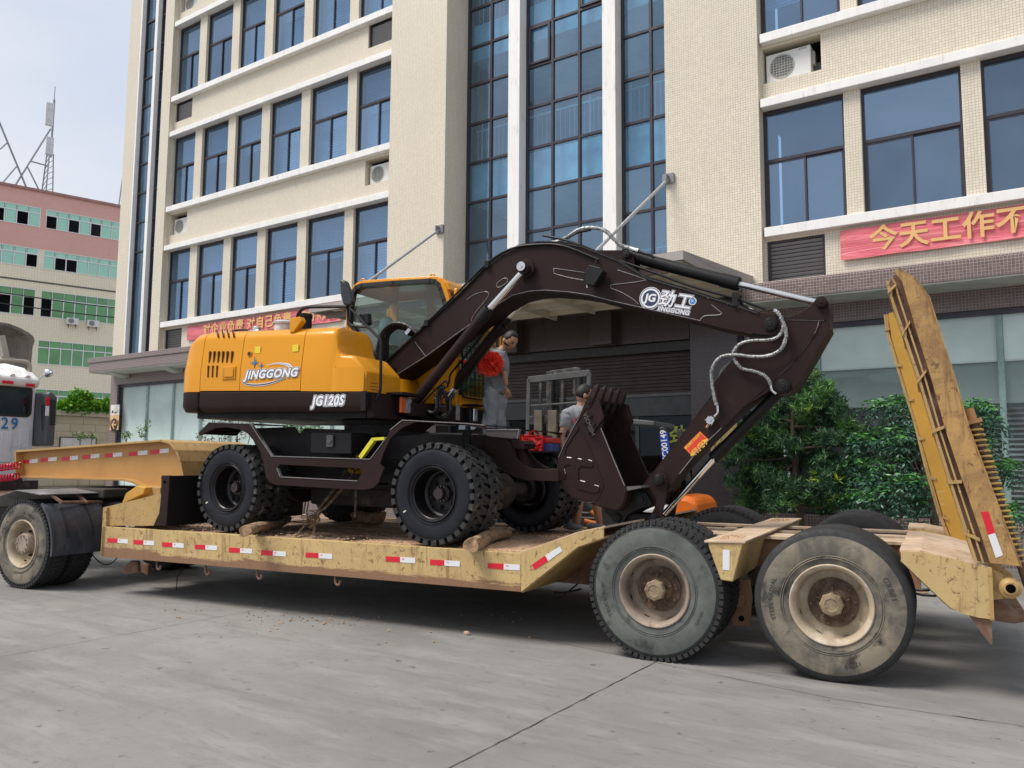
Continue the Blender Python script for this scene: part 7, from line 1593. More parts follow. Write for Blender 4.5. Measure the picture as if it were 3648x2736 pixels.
hose('rt', [(735, 330), (765, 370), (775, 420), (750, 470), (690, 492), (600, 495), (530, 515), (495, 560), (500, 600), (540, 650), (620, 670), (680, 700), (705, 745)], 1.04, .015, par=ARM, spiral=.02)
hose('rt', [(545, 545), (500, 600), (440, 650), (415, 700), (400, 770), (395, 800)], 1.45, .013, par=ARM, spiral=.02)
part('elbow_fitting', M().tube(smooth_path(T3('rt', [(705, 745), (712, 775), (735, 795)], 1.06), 5), .013, 8), FIT, ARM); part('elbow_fitting', M().tube(T3('rt', [(722, 325), (735, 330), (752, 350)], 1.05), .02, 8), FIT, ARM)
hose('z2', [(1200, 1365), (1255, 1358), (1310, 1325), (1370, 1290), (1450, 1282), (1510, 1300), (1560, 1345), (1600, 1380), (1650, 1398)], 1.15, .020, par=boom, spiral=.022); hose('z2', [(1230, 1368), (1290, 1345), (1350, 1310), (1430, 1292)], 1.28, .016, HOSE, par=boom)
part('elbow_fitting', M().tube(T3('i7', [(190, 150), (250, 170), (300, 185), (330, 190)], 1.15), .022, 8), FIT, boom)
part('steel_pipe', M().tube(smooth_path(T3('i7', [(-1180, -50), (-800, 30), (-400, 180), (0, 335), (600, 545), (1200, 760), (1850, 940), (2100, 1030), (2330, 1110)], 1.10), 4), .013, 8), EK, boom); part('steel_pipe', M().tube(smooth_path(T3('i7', [(330, 200), (420, 235), (510, 255), (575, 300)], 1.15), 4), .014, 8), EK, boom)
part('steel_pipe', M().tube(smooth_path(T3('bm', [(0, 425), (180, 250), (370, 62), (500, -20), (640, -45), (800, -38), (1000, 40)], 1.06), 5), .012, 8), EK, boom)
mb = M()
for x, y in ((1860, 960),): q = Tt('i7', x, y, 1.09); mb.box((q[0]-.025, 1.05, q[2]-.07), (q[0]+.025, 1.15, q[2]+.06))
for x, y in ((372, 65), (32, 395)): q = Tt('bm', x, y, 1.06); mb.box((q[0]-.025, 1.04, q[2]-.04), (q[0]+.025, 1.12, q[2]+.03))
part('pipe_clamp', mb, EK, boom, kind='stuff')
for i in range(6):      # spiral-wrapped hoses arching from platform to the boom
    t_ = 1.00+i*.045
    pts = [(528+i*22, 985-i*4), (540+i*20, 800), (575+i*14, 660+i*6), (660+i*10, 570+i*9), (760, 555+i*10), (850, 590+i*8), (925, 660+i*4)]
    hose('cb', pts, t_+.1 if i else .98, .017, HOSE, spiral=.034)
part('hose_clamp', M().obox(Tt('cb', 915, 655, 1.15), (.03, 0, .03), (0, .16, 0), (-.015, 0, .015)), FIT, boom)
part('red_cap', M().beam(Tt('cb', 790, 780, 1.3), Tt('cb', 830, 755, 1.3), .04, .03), pm('cap_red', (.35, .03, .03), .5), boom)
for i in range(5):
    hose('cb', [(960, 1390+i*12), (1040, 1400+i*14), (1090, 1450+i*8), (1150, 1485), (1220, 1480-i*6), (1255, 1420-i*6), (1255-i*8, 1330), (1275-i*26, 1250-i*8)], 1.10+i*.04, .018, HOSE, spiral=.036)
for i in range(2): hose('cb', [(980+i*10, 1395), (1080+i*24, 1440), (1120+i*32, 1390), (1115+i*36, 1290), (1150+i*34, 1210), (1180+i*20, 1180)], 1.0+i*.05, .018, HOSE, spiral=.036)
part('hose_fitting', M().cyl(Tt('cb', 1240, 1275, 1.14), Tt('cb', 1290, 1200, 1.14), .026, 10).cyl(Tt('cb', 1270, 1290, 1.2), Tt('cb', 1315, 1215, 1.2), .026, 10).cyl(Tt('cb', 960, 1385, 1.1), Tt('cb', 1000, 1385, 1.1), .024, 10).cyl(Tt('cb', 1150, 1225, 1.1), Tt('cb', 1190, 1180, 1.1), .026, 10), FIT, EX, bev=.002)
part('steel_pipe', M().tube(smooth_path(T3('cb', [(975, 1350), (1100, 1220), (1200, 1130), (1215, 1125), (1225, 1150)], .98), 4), .011, 6).tube(smooth_path(T3('cb', [(1225, 1190), (1250, 1120), (1260, 1060), (1340, 960), (1500, 760), (1640, 590), (1650, 540)], 1.44), 4), .013, 6).tube(smooth_path(T3('cb', [(1300, 1210), (1430, 1080), (1560, 900), (1700, 720), (1800, 640), (1805, 605), (1760, 575)], 1.40), 4), .012, 6), EK, EX)
# logo on the boom
lg = Tt('i7', 518, 940, TB0); lr = .105
def disc(r0, r1, m_, dt, nm='logo_ring'): part(nm, M().lathe([(r0, 0), (r1, 0), (r1, .001), (r0, .001)] if r0 > 0 else [(r1, 0), (0, 0)], (lg[0], TB0-dt, lg[2]), 't', 48), m_, boom)
disc(0, .112, WHD, .0012); disc(0, .106, BLD, .002); disc(0, .098, WHD, .0028); disc(0, .080, BLD, .0036, 'logo_disc')
part('logo_letters', text_mb('JG', .105, tmap(lg[0]-.0, TB0-.0046, lg[2]+.0, -.14), bold=.004, shear=.12, sx=1.05, ex=.0004), WHD, boom)
outlined(boom, '劲工', 'i7', 905, 985, TB0, .170, rot=-.24, shear=.12, spacing=1.12, sx=.95, b1=.008, b2=.012, bf=.003)
outlined(boom, 'JINGGONG', 'i7', 882, 1140, TB0-.0005, .060, rot=-.24, shear=.1, sx=1.05, b1=.0035, b2=.0065, bf=.001)
q = Tt('i7', 1183, 988, TB0); part('registered_ring', M().lathe([(0, 0), (.038, 0)], (q[0], TB0-.0012, q[2]), 't', 24), WHD, boom); part('registered_ring', M().lathe([(0, 0), (.030, 0)], (q[0], TB0-.0025, q[2]), 't', 24), SKB, boom); part('registered_mark', text_mb('R', .04, tmap(q[0], TB0-.0035, q[2]), ex=.0004), WHD, boom)
# ================================================================ load-securing things on the deck
def log(a, b_, r, lab, r2=None, split=False):
    a, b_ = np.array(a, float), np.array(b_, float); mb = M(); n = 14; seg = 14; rl = random.Random(int(a[0]*100)); ph = [rl.uniform(0, 6) for _ in range(4)]
    d = (b_-a); L_ = np.linalg.norm(d); d /= L_; u = np.cross(d, (0, 0, 1)); u /= np.linalg.norm(u); w_ = np.cross(d, u); vs = []
    for i in range(n+1):
        c = a+d*L_*i/n+w_*.012*math.sin(i*.5+ph[0])+u*.01*math.sin(i*.37+ph[1]); rr_ = r+((r2 or r)-r)*i/n
        for k in range(seg):
            an = 2*PI*k/seg; q = rr_*(1+.10*math.sin(3*an+ph[2]+i*.1)+.05*math.sin(7*an+ph[3])+rl.uniform(-.03, .03)); vs.append(c+q*(u*math.cos(an)+w_*math.sin(an)*.9)+d*(rl.uniform(-.03, .03) if i in (0, n) else 0))
    fs = [(i*seg+k, i*seg+(k+1) % seg, (i+1)*seg+(k+1) % seg, (i+1)*seg+k) for i in range(n) for k in range(seg)]
    mb.add(vs, fs, 0, True); mb.add([vs[k] for k in range(seg)], [tuple(range(seg))], 1); mb.add([vs[n*seg+k] for k in range(seg)], [tuple(range(seg))], 1)
    o = solo('log', mb, [LOGM, LOGE], lab, 'log', tuple(a), 'T', group='timber chocks under the excavator'); return o
LOGM = pm('log_bark', (.33, .22, .13), .9, var=.35, scale=7, bump=1., bscale=14, stretch=(4, 1, 4), dirt=((.14, .09, .055), .48, .66, 6)); LOGE = pm('log_end', (.42, .27, .15), .9, var=.4, scale=22, bump=.6)
a, b_ = Tz('e1', 620, 1225, .88), Tz('e1', 1045, 1110, .88); log(a, b_, .062, 'grey-brown log wedged against the rear tyre at the near side', .05)
a, b_ = Tz('e2', 960, 1440, .87), Tz('e2', 1330, 1305, .87); log(a, b_, .075, 'split pale log chocked behind the front near tyre', .06)
a, b_ = Tz('e1', 1690, 1090, .90), Tz('e1', 1975, 1095, .90); log(a, b_, .085, 'short square-cut timber block lying beyond the chain', .085)
CHN = pm('rusty_chain', (.19, .115, .07), .7, metal=.4, var=.3, scale=20, dirt=((.40, .34, .22), .5, .65, 10))
def chain(path, lab, r=.0055, ll=.038):
    P_ = [np.array(q) for q in path]; tot = [0]
    for i in range(len(P_)-1): tot.append(tot[-1]+np.linalg.norm(P_[i+1]-P_[i]))
    def at(u):
        for i in range(len(P_)-1):
            if u <= tot[i+1]: f = (u-tot[i])/(tot[i+1]-tot[i]+1e-9); return P_[i]+(P_[i+1]-P_[i])*f, (P_[i+1]-P_[i])/(tot[i+1]-tot[i]+1e-9)
        return P_[-1], (P_[-1]-P_[-2])/np.linalg.norm(P_[-1]-P_[-2])
    o = thing('chain', lab, 'chain', tuple(P_[0]), 'T', group='tie-down chains'); mb = M(); u_ = 0; k = 0
    mm = M(); mm.tube([(ll*.5*math.cos(a)*(1), ll*.30*math.sin(a), 0) for a in np.linspace(0, 2*PI, 11)], r, 5); me = mesh('chain_link', mm, CHN)
    while u_ < tot[-1]:
        c, d = at(u_); q = Vector(d).to_track_quat('X', 'Z').to_matrix() @ Matrix.Rotation(PI/2*(k % 2)+.4, 3, 'X'); l_ = inst(me, 'chain_link', o, tuple(c)); l_.rotation_euler = q.to_euler(); u_ += ll*.72; k += 1
chain([Tt('e1', x, y, .55) for x, y in ((1620, 610), (1500, 800), (1400, 930), (1290, 1080))]+[Tt('e1', 1170, 1210, .40), Tt('e1', 1095, 1300, .12)], 'rusty chain running slantwise from the yellow ring down to the rail edge')
chain([Tt('e1', x, y, .50) for x, y in ((1700, 630), (1560, 820), (1440, 960), (1310, 1085))]+[Tt('e1', 1300, 1180, .4), Tt('e1', 1290, 1280, .3)], 'second slanting chain behind, its tail hanging down to the planks')
chain([Tt('e1', x, y, .58) for x, y in ((1712, 640), (1708, 800), (1705, 950), (1698, 1080))], 'chain hanging straight down from the yellow ring behind the step')
mb = M()
for k in range(9):
    c = np.array(Tt('e1', 1290+R.uniform(-40, 40), 1090+R.uniform(-40, 60), .45)); mb.tube([c+np.array([.05*math.cos(a)*R.uniform(.8, 1.2), .02*math.sin(a*2), .06*math.sin(a)]) for a in np.linspace(0, 2*PI, 12)], .006, 5)
solo('chain_knot', mb, CHN, 'tangled knot of rusty chain between the log and the far wheel', 'chain', tuple(Tt('e1', 1290, 1100, .45)), 'T')
q = np.array(Tt('e1', 1700, 610, .56)); solo('tie_ring', M().tube([q+np.array([.10*math.cos(a), 0.02, .035*math.sin(a)]) for a in np.linspace(0, 2*PI, 20)], .022, 8).cyl(q+np.array([.0, .02, .0]), q+np.array([0.02, .02, .16]), .025, 8), pm('ring_orange', (.70, .36, .02), .4), 'orange-yellow lashing ring hanging behind the lower step slot', 'ring', tuple(q), 'T')
mb = M(); c = np.array(Tt('e1', 1220, 1090, .7))
for k in range(3): 
    vs = []; 
    for j in range(10): a = 2*PI*j/10; vs.append(c+np.array([k*.03-.04+.05*math.cos(a)*R.uniform(.6, 1.3), .02*k, .02*math.sin(a)*R.uniform(.5, 1.6)+.01*k]))
    mb.add(vs+[v+np.array([0, .01, .008]) for v in vs], [tuple(range(10)), tuple(10+q for q in range(10))]+[(j, (j+1) % 10, 10+(j+1) % 10, 10+j) for j in range(10)])
solo('rag', mb, pm('rag_white', (.6, .5, .45), .9, var=.3, scale=20, dirt=((.5, .12, .05), .5, .6, 14)), 'torn white and orange scrap lying by the chain knot', 'scrap', tuple(c), 'T')
# red bag and blue toolbox
p0, p1, p2 = Tt('e2', 1480, 292, 1.75), Tt('e2', 1712, 284, 1.75), Tt('e2', 1705, 460, 1.75)
mb = M().box((p0[0], 1.75, p2[2]), (p1[0], 2.05, p0[2])); bag = thing('red_bag', 'bright red plastic bag standing on the far side of the excavator front', 'bag', (p0[0], 1.9, p2[2]), 'T'); nb_ = M(); n = 14
vs = []
for j in range(n+1):
    for i in range(n+1):
        u, v = i/n, j/n; vs.append((p0[0]+(p1[0]-p0[0])*u+.03*v*(u-.5), 1.75-.03*math.sin(PI*u)+R.uniform(-.014, .014), p2[2]+(p0[2]-p2[2])*v+(R.uniform(-.02, .01) if j == n else 0)))
N = len(vs); nb_.add(vs+[(v[0], v[1]+.24+R.uniform(-.02, .02), v[2]) for v in vs], [(j*(n+1)+i, j*(n+1)+i+1, (j+1)*(n+1)+i+1, (j+1)*(n+1)+i) for i in range(n) for j in range(n)]+[(N+j*(n+1)+i, N+(j+1)*(n+1)+i, N+(j+1)*(n+1)+i+1, N+j*(n+1)+i+1) for i in range(n) for j in range(n)], 0, True)
for j in range(n): nb_.add([vs[j*(n+1)], vs[(j+1)*(n+1)], (vs[(j+1)*(n+1)][0], 2.0, vs[(j+1)*(n+1)][2]), (vs[j*(n+1)][0], 2.0, vs[j*(n+1)][2])], [(0, 1, 2, 3)]); nb_.add([vs[j*(n+1)+n], vs[(j+1)*(n+1)+n], (vs[(j+1)*(n+1)+n][0], 2.0, vs[(j+1)*(n+1)+n][2]), (vs[j*(n+1)+n][0], 2.0, vs[j*(n+1)+n][2])], [(0, 1, 2, 3)])
part('bag_body', nb_, pm('bag_red', (.72, .015, .01), .35, var=.15, scale=9, bump=.5), bag); part('tie', M().tube([(p0[0]+.3*(p1[0]-p0[0]), 1.8, p0[2]), (p0[0]+.55*(p1[0]-p0[0]), 1.8, p0[2]+.05), (p0[0]+.7*(p1[0]-p0[0]), 1.85, p0[2]+.01)], .012, 6), pm('bag_red', (.7, .02, .01)), bag)
b0, b1, b2 = Tt('e2', 1715, 340, 1.8), Tt('e2', 1822, 350, 1.8), Tt('e2', 1815, 478, 1.8)
tbx2 = thing('tool_case', 'small blue plastic tool case with red lid beside the red bag', 'tool case', (b0[0], 1.9, b2[2]), 'T')
part('case_body', M().box((b0[0], 1.8, b2[2]), (b1[0], 2.0, b1[2]-.03)), pm('case_blue', (.035, .06, .20), .4), tbx2, bev=.012); part('lid', M().box((b0[0]-.01, 1.79, b1[2]-.03), (b1[0]+.01, 2.01, b1[2]+.03)), pm('case_red', (.55, .03, .02), .4), tbx2, bev=.012); part('handle', M().box((b0[0]+.05, 1.84, b1[2]+.03), (b1[0]-.09, 1.96, b1[2]+.05)), pm('case_blue2', (.05, .08, .22), .4), tbx2, bev=.008)
part_shelf = solo('support_plate', M().box((p0[0]-.25, 1.72, p2[2]-.02), (b1[0]+.05, 2.1, p2[2]-.002)).box((p0[0]-.1, 1.75, 1.45), (p0[0]+.1, 2.05, p2[2]-.02)), EB, 'dark steel plate carrying the red bag and the tool case', 'plate', (p0[0], 1.9, 1.45), 'T') if 0 else part('bag_shelf', M().box((p0[0]-.35, 1.70, p2[2]-.02), (b1[0]+.03, 2.1, p2[2]-.002)), EB, EX)
# red flower rosette
rc = np.array(Tt('hy', 1445, 190, 1.62)); RFl = pm('rosette_red', (1., .075, .04), .6, var=.12, scale=6)
rs = thing('rosette', 'big crumpled red silk flower held over the cab guard', 'decoration', tuple(rc), 'T'); mb = M(); rf_ = random.Random(5)
for k in range(120):
    i = k+.5; ph = math.acos(1-2*i/120); th = PI*(1+5**.5)*i; d = np.array([math.cos(th)*math.sin(ph), math.sin(th)*math.sin(ph), math.cos(ph)]); c = rc+d*.085; u = np.cross(d, (0, 0, 1)); u /= np.linalg.norm(u)+1e-6; w_ = np.cross(d, u); an = rf_.uniform(0, 3.14); e1_ = u*math.cos(an)+w_*math.sin(an); e2_ = np.cross(d, e1_); n = 8; vs = []
    for j in range(n+1):
        x = (j/n-.5)*.12; wv = .016*math.sin(j*2.1+rf_.uniform(0, 6)); vs.append(c+e1_*x*.8+e2_*wv*.5); vs.append(c+e1_*x*1.1+e2_*(wv*1.6+rf_.uniform(-.01, .01))+d*(.045+rf_.uniform(-.01, .02)))
    mb.add(vs, [(2*j, 2*j+2, 2*j+3, 2*j+1) for j in range(n)], 0, True)
mb.ball(tuple(rc), .095, 8); part('petals', mb, RFl, rs); r2_ = np.array(Tt('hy', 1262, 250, 1.62)); part('ribbon', M().tube(smooth_path([rc+np.array([-.08, 0, .02]), r2_+np.array([.03, 0, .06]), r2_, r2_+np.array([.02, 0, -.08])], 5), .018, 6).tube([rc+np.array([-.12, -.02, 0]), rc+np.array([-.45, -.05, .05]), rc+np.array([-.6, -.05, .12])], .03, 6), pm('rosette_red', (.8, .03, .02)), rs)
# ================================================================ people
SKIN = pm('skin', (.46, .25, .155), .5, var=.06, spec=.4); SKIN2 = pm('skin_leg', (.40, .21, .13), .55, var=.06); HAIR = pm('hair_black', (.008, .007, .007), .6, var=.3, scale=60, bump=.3)
CLG = pm('work_grey', (.22, .23, .245), .85, var=.12, scale=5, bump=.8, bscale=9); CLT = pm('trouser_grey', (.27, .28, .295), .85, var=.12, scale=5, bump=.9, bscale=8); CLL = pm('shirt_pale_grey', (.30, .31, .33), .85, var=.1, scale=4, bump=.8, bscale=8); SHOE = pm('shoe_grey', (.22, .22, .22), .7, var=.2, scale=20)
def skin(name, verts, edges, radii, matl, parent, sub=2, root=0, org=(0, 0, 0)):
    me = bpy.data.meshes.new(name); me.from_pydata([tuple(np.array(v, float)-np.array(org)) for v in verts], edges, []); o = bpy.data.objects.new(name, me); COL.objects.link(o)
    m = o.modifiers.new('skin', 'SKIN'); m.use_smooth_shade = True
    for i, r_ in enumerate(radii):
        sv = me.skin_vertices[0].data[i]; sv.radius = (r_, r_) if not hasattr(r_, '__len__') else r_; sv.use_root = (i == root)
    s = o.modifiers.new("sub", "SUBSURF"); s.levels = sub+(name in ("shirt", "trousers")); s.render_levels = s.levels
    dg = bpy.context.evaluated_depsgraph_get(); dg.update(); m2 = bpy.data.meshes.new_from_object(o.evaluated_get(dg)); bpy.data.objects.remove(o)
    m2.name = name; m2.materials.clear(); m2.materials.append(matl)
    if name in ('shirt', 'trousers'):
        from mathutils import noise as mno
        for v in m2.vertices:
            q = v.co*7; f = abs(mno.noise(Vector((q.x*1.2, q.y*1.2, q.z*.55+q.x*.8))))+.5*abs(mno.noise(v.co*17)); v.co += v.normal*(f*.045-.010)
    for p in m2.polygons: p.use_smooth = True
    o = bpy.data.objects.new(name, m2); COL.objects.link(o); o.parent = parent; ORG[o.name] = (0, 0, 0); return o
def head_part(P, c, fwd, up, sc=1., skinm=SKIN, glasses=False):
    """head mesh displaced sphere: c centre, fwd face direction, up"""
    f = np.array(fwd, float); f /= np.linalg.norm(f); u = np.array(up, float); u = u-f*np.dot(u, f); u /= np.linalg.norm(u); s = np.cross(f, u); c = np.array(c, float)
    mb = M(); n = 22; m_ = 32; vs = []
    for i in range(n+1):
        th = PI*i/n
        for k in range(m_):
            a = 2*PI*k/m_; x = math.sin(th)*math.cos(a); y = math.sin(th)*math.sin(a); z = math.cos(th)   # x: forward, y: side
            rx, ry, rz_ = .092, .075, .115
            X, Y, Z = x*rx, y*ry, z*rz_
            if z < 0: Y *= 1+.30*z; X *= 1+.10*z if x > 0 else 1+.35*z
            if x > .6:
                X += .020*math.exp(-((Y/.012)**2))*math.exp(-(((Z+.018)/.020)**2))      # nose
                X -= .010*math.exp(-(((abs(Y)-.030)/.014)**2))*math.exp(-(((Z-.012)/.012)**2))   # eye sockets
                X += .006*math.exp(-((Y/.022)**2))*math.exp(-(((Z+.056)/.009)**2)); X -= .005*math.exp(-((Y/.02)**2))*math.exp(-(((Z+.045)/.005)**2))
                X += .008*math.exp(-((Y/.02)**2))*math.exp(-(((Z+.092)/.016)**2)); X += .005*math.exp(-(((Z-.028)/.010)**2))
            vs.append(c+(f*X+s*Y+u*Z)*sc)
    fs = [(i*m_+k, (i+1)*m_+k, (i+1)*m_+(k+1) % m_, i*m_+(k+1) % m_) for i in range(n) for k in range(m_)]; mb.add(vs, fs, 0, True)
    for sd in (-1, 1):
        e = c+(s*.073*sd-f*.008-u*.012)*sc; ear_ = M()
        mb.ball(tuple(e), .028*sc, 6, sc=(.75, .45, 1.1))
    o = part('head', mb, skinm, P)
    fm = M()
    for sd in (-1, 1):
        e = c+(f*.080+s*.030*sd+u*.012)*sc; fm.obox(e, s*.012*sc, u*.0016*sc, f*.002*sc); e = c+(f*.084+s*.031*sd+u*.030)*sc; fm.obox(e, s*.013*sc, u*.0018*sc, f*.002*sc)
    part('eye', fm, HAIR, o); mo = M().obox(c+(f*.090-u*.047)*sc, s*.016*sc, u*.0015*sc, f*.002*sc); part('mouth', mo, pm('lip', (.33, .14, .10), .5), o)
    hm = M(); vs = []; idx = {}
    for i in range(0, 15):
        th = PI*i/22
        for k in range(m_):
            a = 2*PI*k/m_; x = math.sin(th)*math.cos(a); y = math.sin(th)*math.sin(a); z = math.cos(th)
            lim = 13 if x < -.2 else (10 if x < .35 else 5.5)
            zz_ = z if i <= lim else math.cos(PI*lim/22); rr_ = 1.0
            g = 1.07+R.uniform(-.008, .008) if i <= lim else .96
            vs.append(c+(f*x*.092*g*(1 if z > 0 or x > 0 else 1+.35*z)+s*y*.075*g+u*(z*.115*g+.004))*sc)
    hm.add(vs, [(i*m_+k, (i+1)*m_+k, (i+1)*m_+(k+1) % m_, i*m_+(k+1) % m_) for i in range(14) for k in range(m_)], 0, True); part('hair', hm, HAIR, o)
    if glasses:
        gm = M()
        for sd in (-1, 1): e = c+(f*.095+s*.032*sd+u*.010)*sc; gm.tube([e+s*.018*math.cos(a)*sc+u*.014*math.sin(a)*sc for a in np.linspace(0, 2*PI, 14)], .0015, 4); gm.cyl(e+s*.018*sd*sc, c+(s*.076*sd-f*.0+u*.012)*sc, .0012, 4)
        part('glasses', gm, pm('glasses_rim', (.2, .2, .2), .3, metal=.6), o)
    return o
def hand(P, wrist, d, palm_n, sc=1., curl=.5, side=1, skinm=SKIN):
    w = np.array(wrist, float); d = np.array(d, float); d /= np.linalg.norm(d); n = np.array(palm_n, float); n = n-d*np.dot(n, d); n /= np.linalg.norm(n); a = np.cross(d, n)*side
    V = [w, w+d*.04*sc, w+d*.075*sc]; E = [(0, 1), (1, 2)]; Rr = [.026*sc, (.036*sc, .020*sc), (.034*sc, .016*sc)]
    for i, (off, l_) in enumerate(((-.030, .070), (-.010, .080), (.010, .075), (.028, .058))):
        b_ = w+d*.080*sc+a*off*sc; dd = d.copy(); prev = 2; base = len(V); p = b_
        V.append(p); E.append((2, base)); Rr.append(.0105*sc)
        for j in range(3):
            ang = curl*(j+1)*.55; dd = d*math.cos(ang)+n*math.sin(ang); p = p+dd*l_/3*sc; V.append(p); E.append((len(V)-2, len(V)-1)); Rr.append((.0095-.001*j)*sc)
    b_ = len(V); V += [w+d*.028*sc-a*.034*sc+n*.008*sc, w+d*.055*sc-a*.050*sc+n*.020*sc, w+d*.080*sc-a*.050*sc+n*.030*sc]; E += [(0, b_), (b_, b_+1), (b_+1, b_+2)]; Rr += [.016*sc, .013*sc, .010*sc]
    return skin('hand', V, E, Rr, skinm, P, 1, 0, ORG[P.name])
def hang_all(P, o): pass
# --- worker 1, standing on the carrier behind the boom
m1 = Tt('bk', 360, 140, 1.95); 
hx, hz = m1[0], m1[2]
J = lambda x, y, t=1.95: np.array(Tt('bk', x, y, t))
W1 = thing('person', 'young worker in grey work clothes standing on the excavator with his head bowed', 'person', tuple(J(250, 1150)), 'T')
neck, chest, belly, hip = J(308, 205), J(262, 300), J(255, 430), J(248, 545); pel = hip
knL, knR = J(200, 850, 1.88), J(285, 860, 2.04); ftL, ftR = J(205, 1150, 1.88), J(280, 1150, 2.04)
shR, shL = J(285, 265, 1.79), J(245, 250, 2.12)
elR, wrR = J(325, 400, 1.80), J(342, 500, 1.84); elL, wrL = J(215, 330, 2.15), J(232, 215, 1.96)
o1 = ORG[W1.name]
V = [hip, belly, chest, neck+np.array([0, 0, -.03]), neck+np.array([.02, 0, .05]), shR, elR, wrR, shL, elL, wrL, knL, ftL, knR, ftR]
skin('body', V, [(0, 1), (1, 2), (2, 3), (3, 4), (2, 5), (5, 6), (6, 7), (2, 8), (8, 9), (9, 10), (0, 11), (11, 12), (0, 13), (13, 14)], [.10, .09, .10, .055, .05, .045, .036, .026, .045, .036, .026, .055, .04, .055, .04], SKIN, W1, 1, 0, o1)
skin('shirt', [hip+np.array([0, 0, -.06]), belly, chest, neck+np.array([-.01, 0, -.045]), shR, (shR+elR)/2, elR+np.array([0, 0, .02]), shL, elL], [(0, 1), (1, 2), (2, 3), (2, 4), (4, 5), (5, 6), (2, 7), (7, 8)], [(.125, .16), (.125, .155), (.135, .17), .075, .082, .070, .062, .085, .07], CLG, W1, 2, 1, o1)
skin('trousers', [hip+np.array([0, 0, .12]), hip+np.array([0, 0, -.09]), hip*.45+knL*.55, knL, ftL+np.array([0, 0, .05]), hip*.45+knR*.55, knR, ftR+np.array([0, 0, .05])], [(0, 1), (1, 2), (2, 3), (3, 4), (1, 5), (5, 6), (6, 7)], [(.13, .15), (.13, .14), .098, .082, .075, .098, .085, .078], CLT, W1, 2, 0, o1)
part('collar', M().tube([neck+np.array([.055*math.cos(a)-.01, .06*math.sin(a), -.015+.015*math.sin(a)]) for a in np.linspace(0, 2*PI, 14)], .018, 6), CLG, W1)
0 and part('belt', M().lathe([(.128, -.012), (.132, 0), (.128, .012)], tuple(hip+np.array([0, 0, .0])), 'z', 20), pm('belt_black', (.02, .02, .02), .4), W1)
head_part(W1, J(365, 145), np.array([.72, -.22, -.52]), (.3, 0, .9), 1.08)
hand(W1, wrR, (wrR-elR)*.6+np.array([.02, 0, -.1]), (-.3, .9, 0), 1., .45, 1); hand(W1, wrL, np.array([.08, -.05, .6]), (-.2, -.9, 0), 1., 1.2, -1)
for q in (ftL, ftR): part('shoe', M().ball((q[0]+.05, q[1], q[2]+.0), .06, 8, sc=(2.1, .9, .8)), SHOE, W1)
# --- worker 2, on the deck behind the bucket
T2 = 2.45; J2 = lambda x, y, t=T2: np.array(Tt('bk', x, y, t))
W2 = thing('person', 'worker in pale grey shirt with rolled-up trousers, back turned, leaning behind the bucket', 'person', tuple(J2(900, 1625)), 'T'); o2 = ORG[W2.name]
ft = J2(900, 1600); ft[2] = .86; kn = J2(910, 1400); hip2 = J2(930, 1130); bel = J2(915, 1000); ch2 = J2(905, 760); nk = J2(935, 640); s1, s2 = J2(825, 740, 2.28), J2(1000, 720, 2.6); e1, w1 = J2(770, 905, 2.2), J2(785, 1010, 2.15); e2, w2 = J2(1040, 880, 2.7), J2(1030, 1000, 2.6); kn2 = J2(1040, 1390, 2.62); ft2 = J2(1080, 1590, 2.66); ft2[2] = .86
skin('body', [hip2, bel, ch2, nk, nk+np.array([.03, 0, .06]), s1, e1, w1, s2, e2, w2, kn, ft, kn2, ft2], [(0, 1), (1, 2), (2, 3), (3, 4), (2, 5), (5, 6), (6, 7), (2, 8), (8, 9), (9, 10), (0, 11), (11, 12), (0, 13), (13, 14)], [.10, .1, .11, .06, .055, .05, .042, .03, .05, .042, .03, .065, .038, .065, .038], SKIN2, W2, 2, 0, o2)
skin('shirt', [hip2, bel, ch2, nk+np.array([-.01, 0, -.03]), s1, (s1*.35+e1*.65), s2, (s2+e2)/2], [(0, 1), (1, 2), (2, 3), (2, 4), (4, 5), (2, 6), (6, 7)], [(.15, .16), (.15, .17), (.15, .19), .075, .098, .078, .095, .08], CLL, W2, 2, 1, o2)
skin('trousers', [hip2+np.array([0, 0, .02]), hip2+np.array([0, 0, -.08]), kn+np.array([0, 0, .14]), kn+np.array([0, 0, -.0]), kn2+np.array([0, 0, .14]), kn2], [(0, 1), (1, 2), (2, 3), (1, 4), (4, 5)], [(.15, .15), .14, .095, .088, .095, .088], CLT, W2, 2, 0, o2)
head_part(W2, J2(950, 570), np.array([.72, .60, -.25]), (.2, .1, .95), 1.10, SKIN2)
hand(W2, w1, np.array([.1, 0, -.6]), (0, -1, 0), 1., .6, 1, SKIN2); hand(W2, w2, np.array([.1, 0, -.6]), (0, -1, 0), 1., .6, -1, SKIN2)
for q, sd in ((ft, -1), (ft2, 1)):
    part('shoe', M().ball((q[0]-.05, q[1]-.02, .85), .055, 8, sc=(2.3, .95, .8)), SHOE, W2)
part('shirt_logo', text_mb('劲工', .07, tmap(J2(868, 770, 2.26)[0], 2.245, J2(868, 770, 2.26)[2]), bold=.001), REDT, W2)
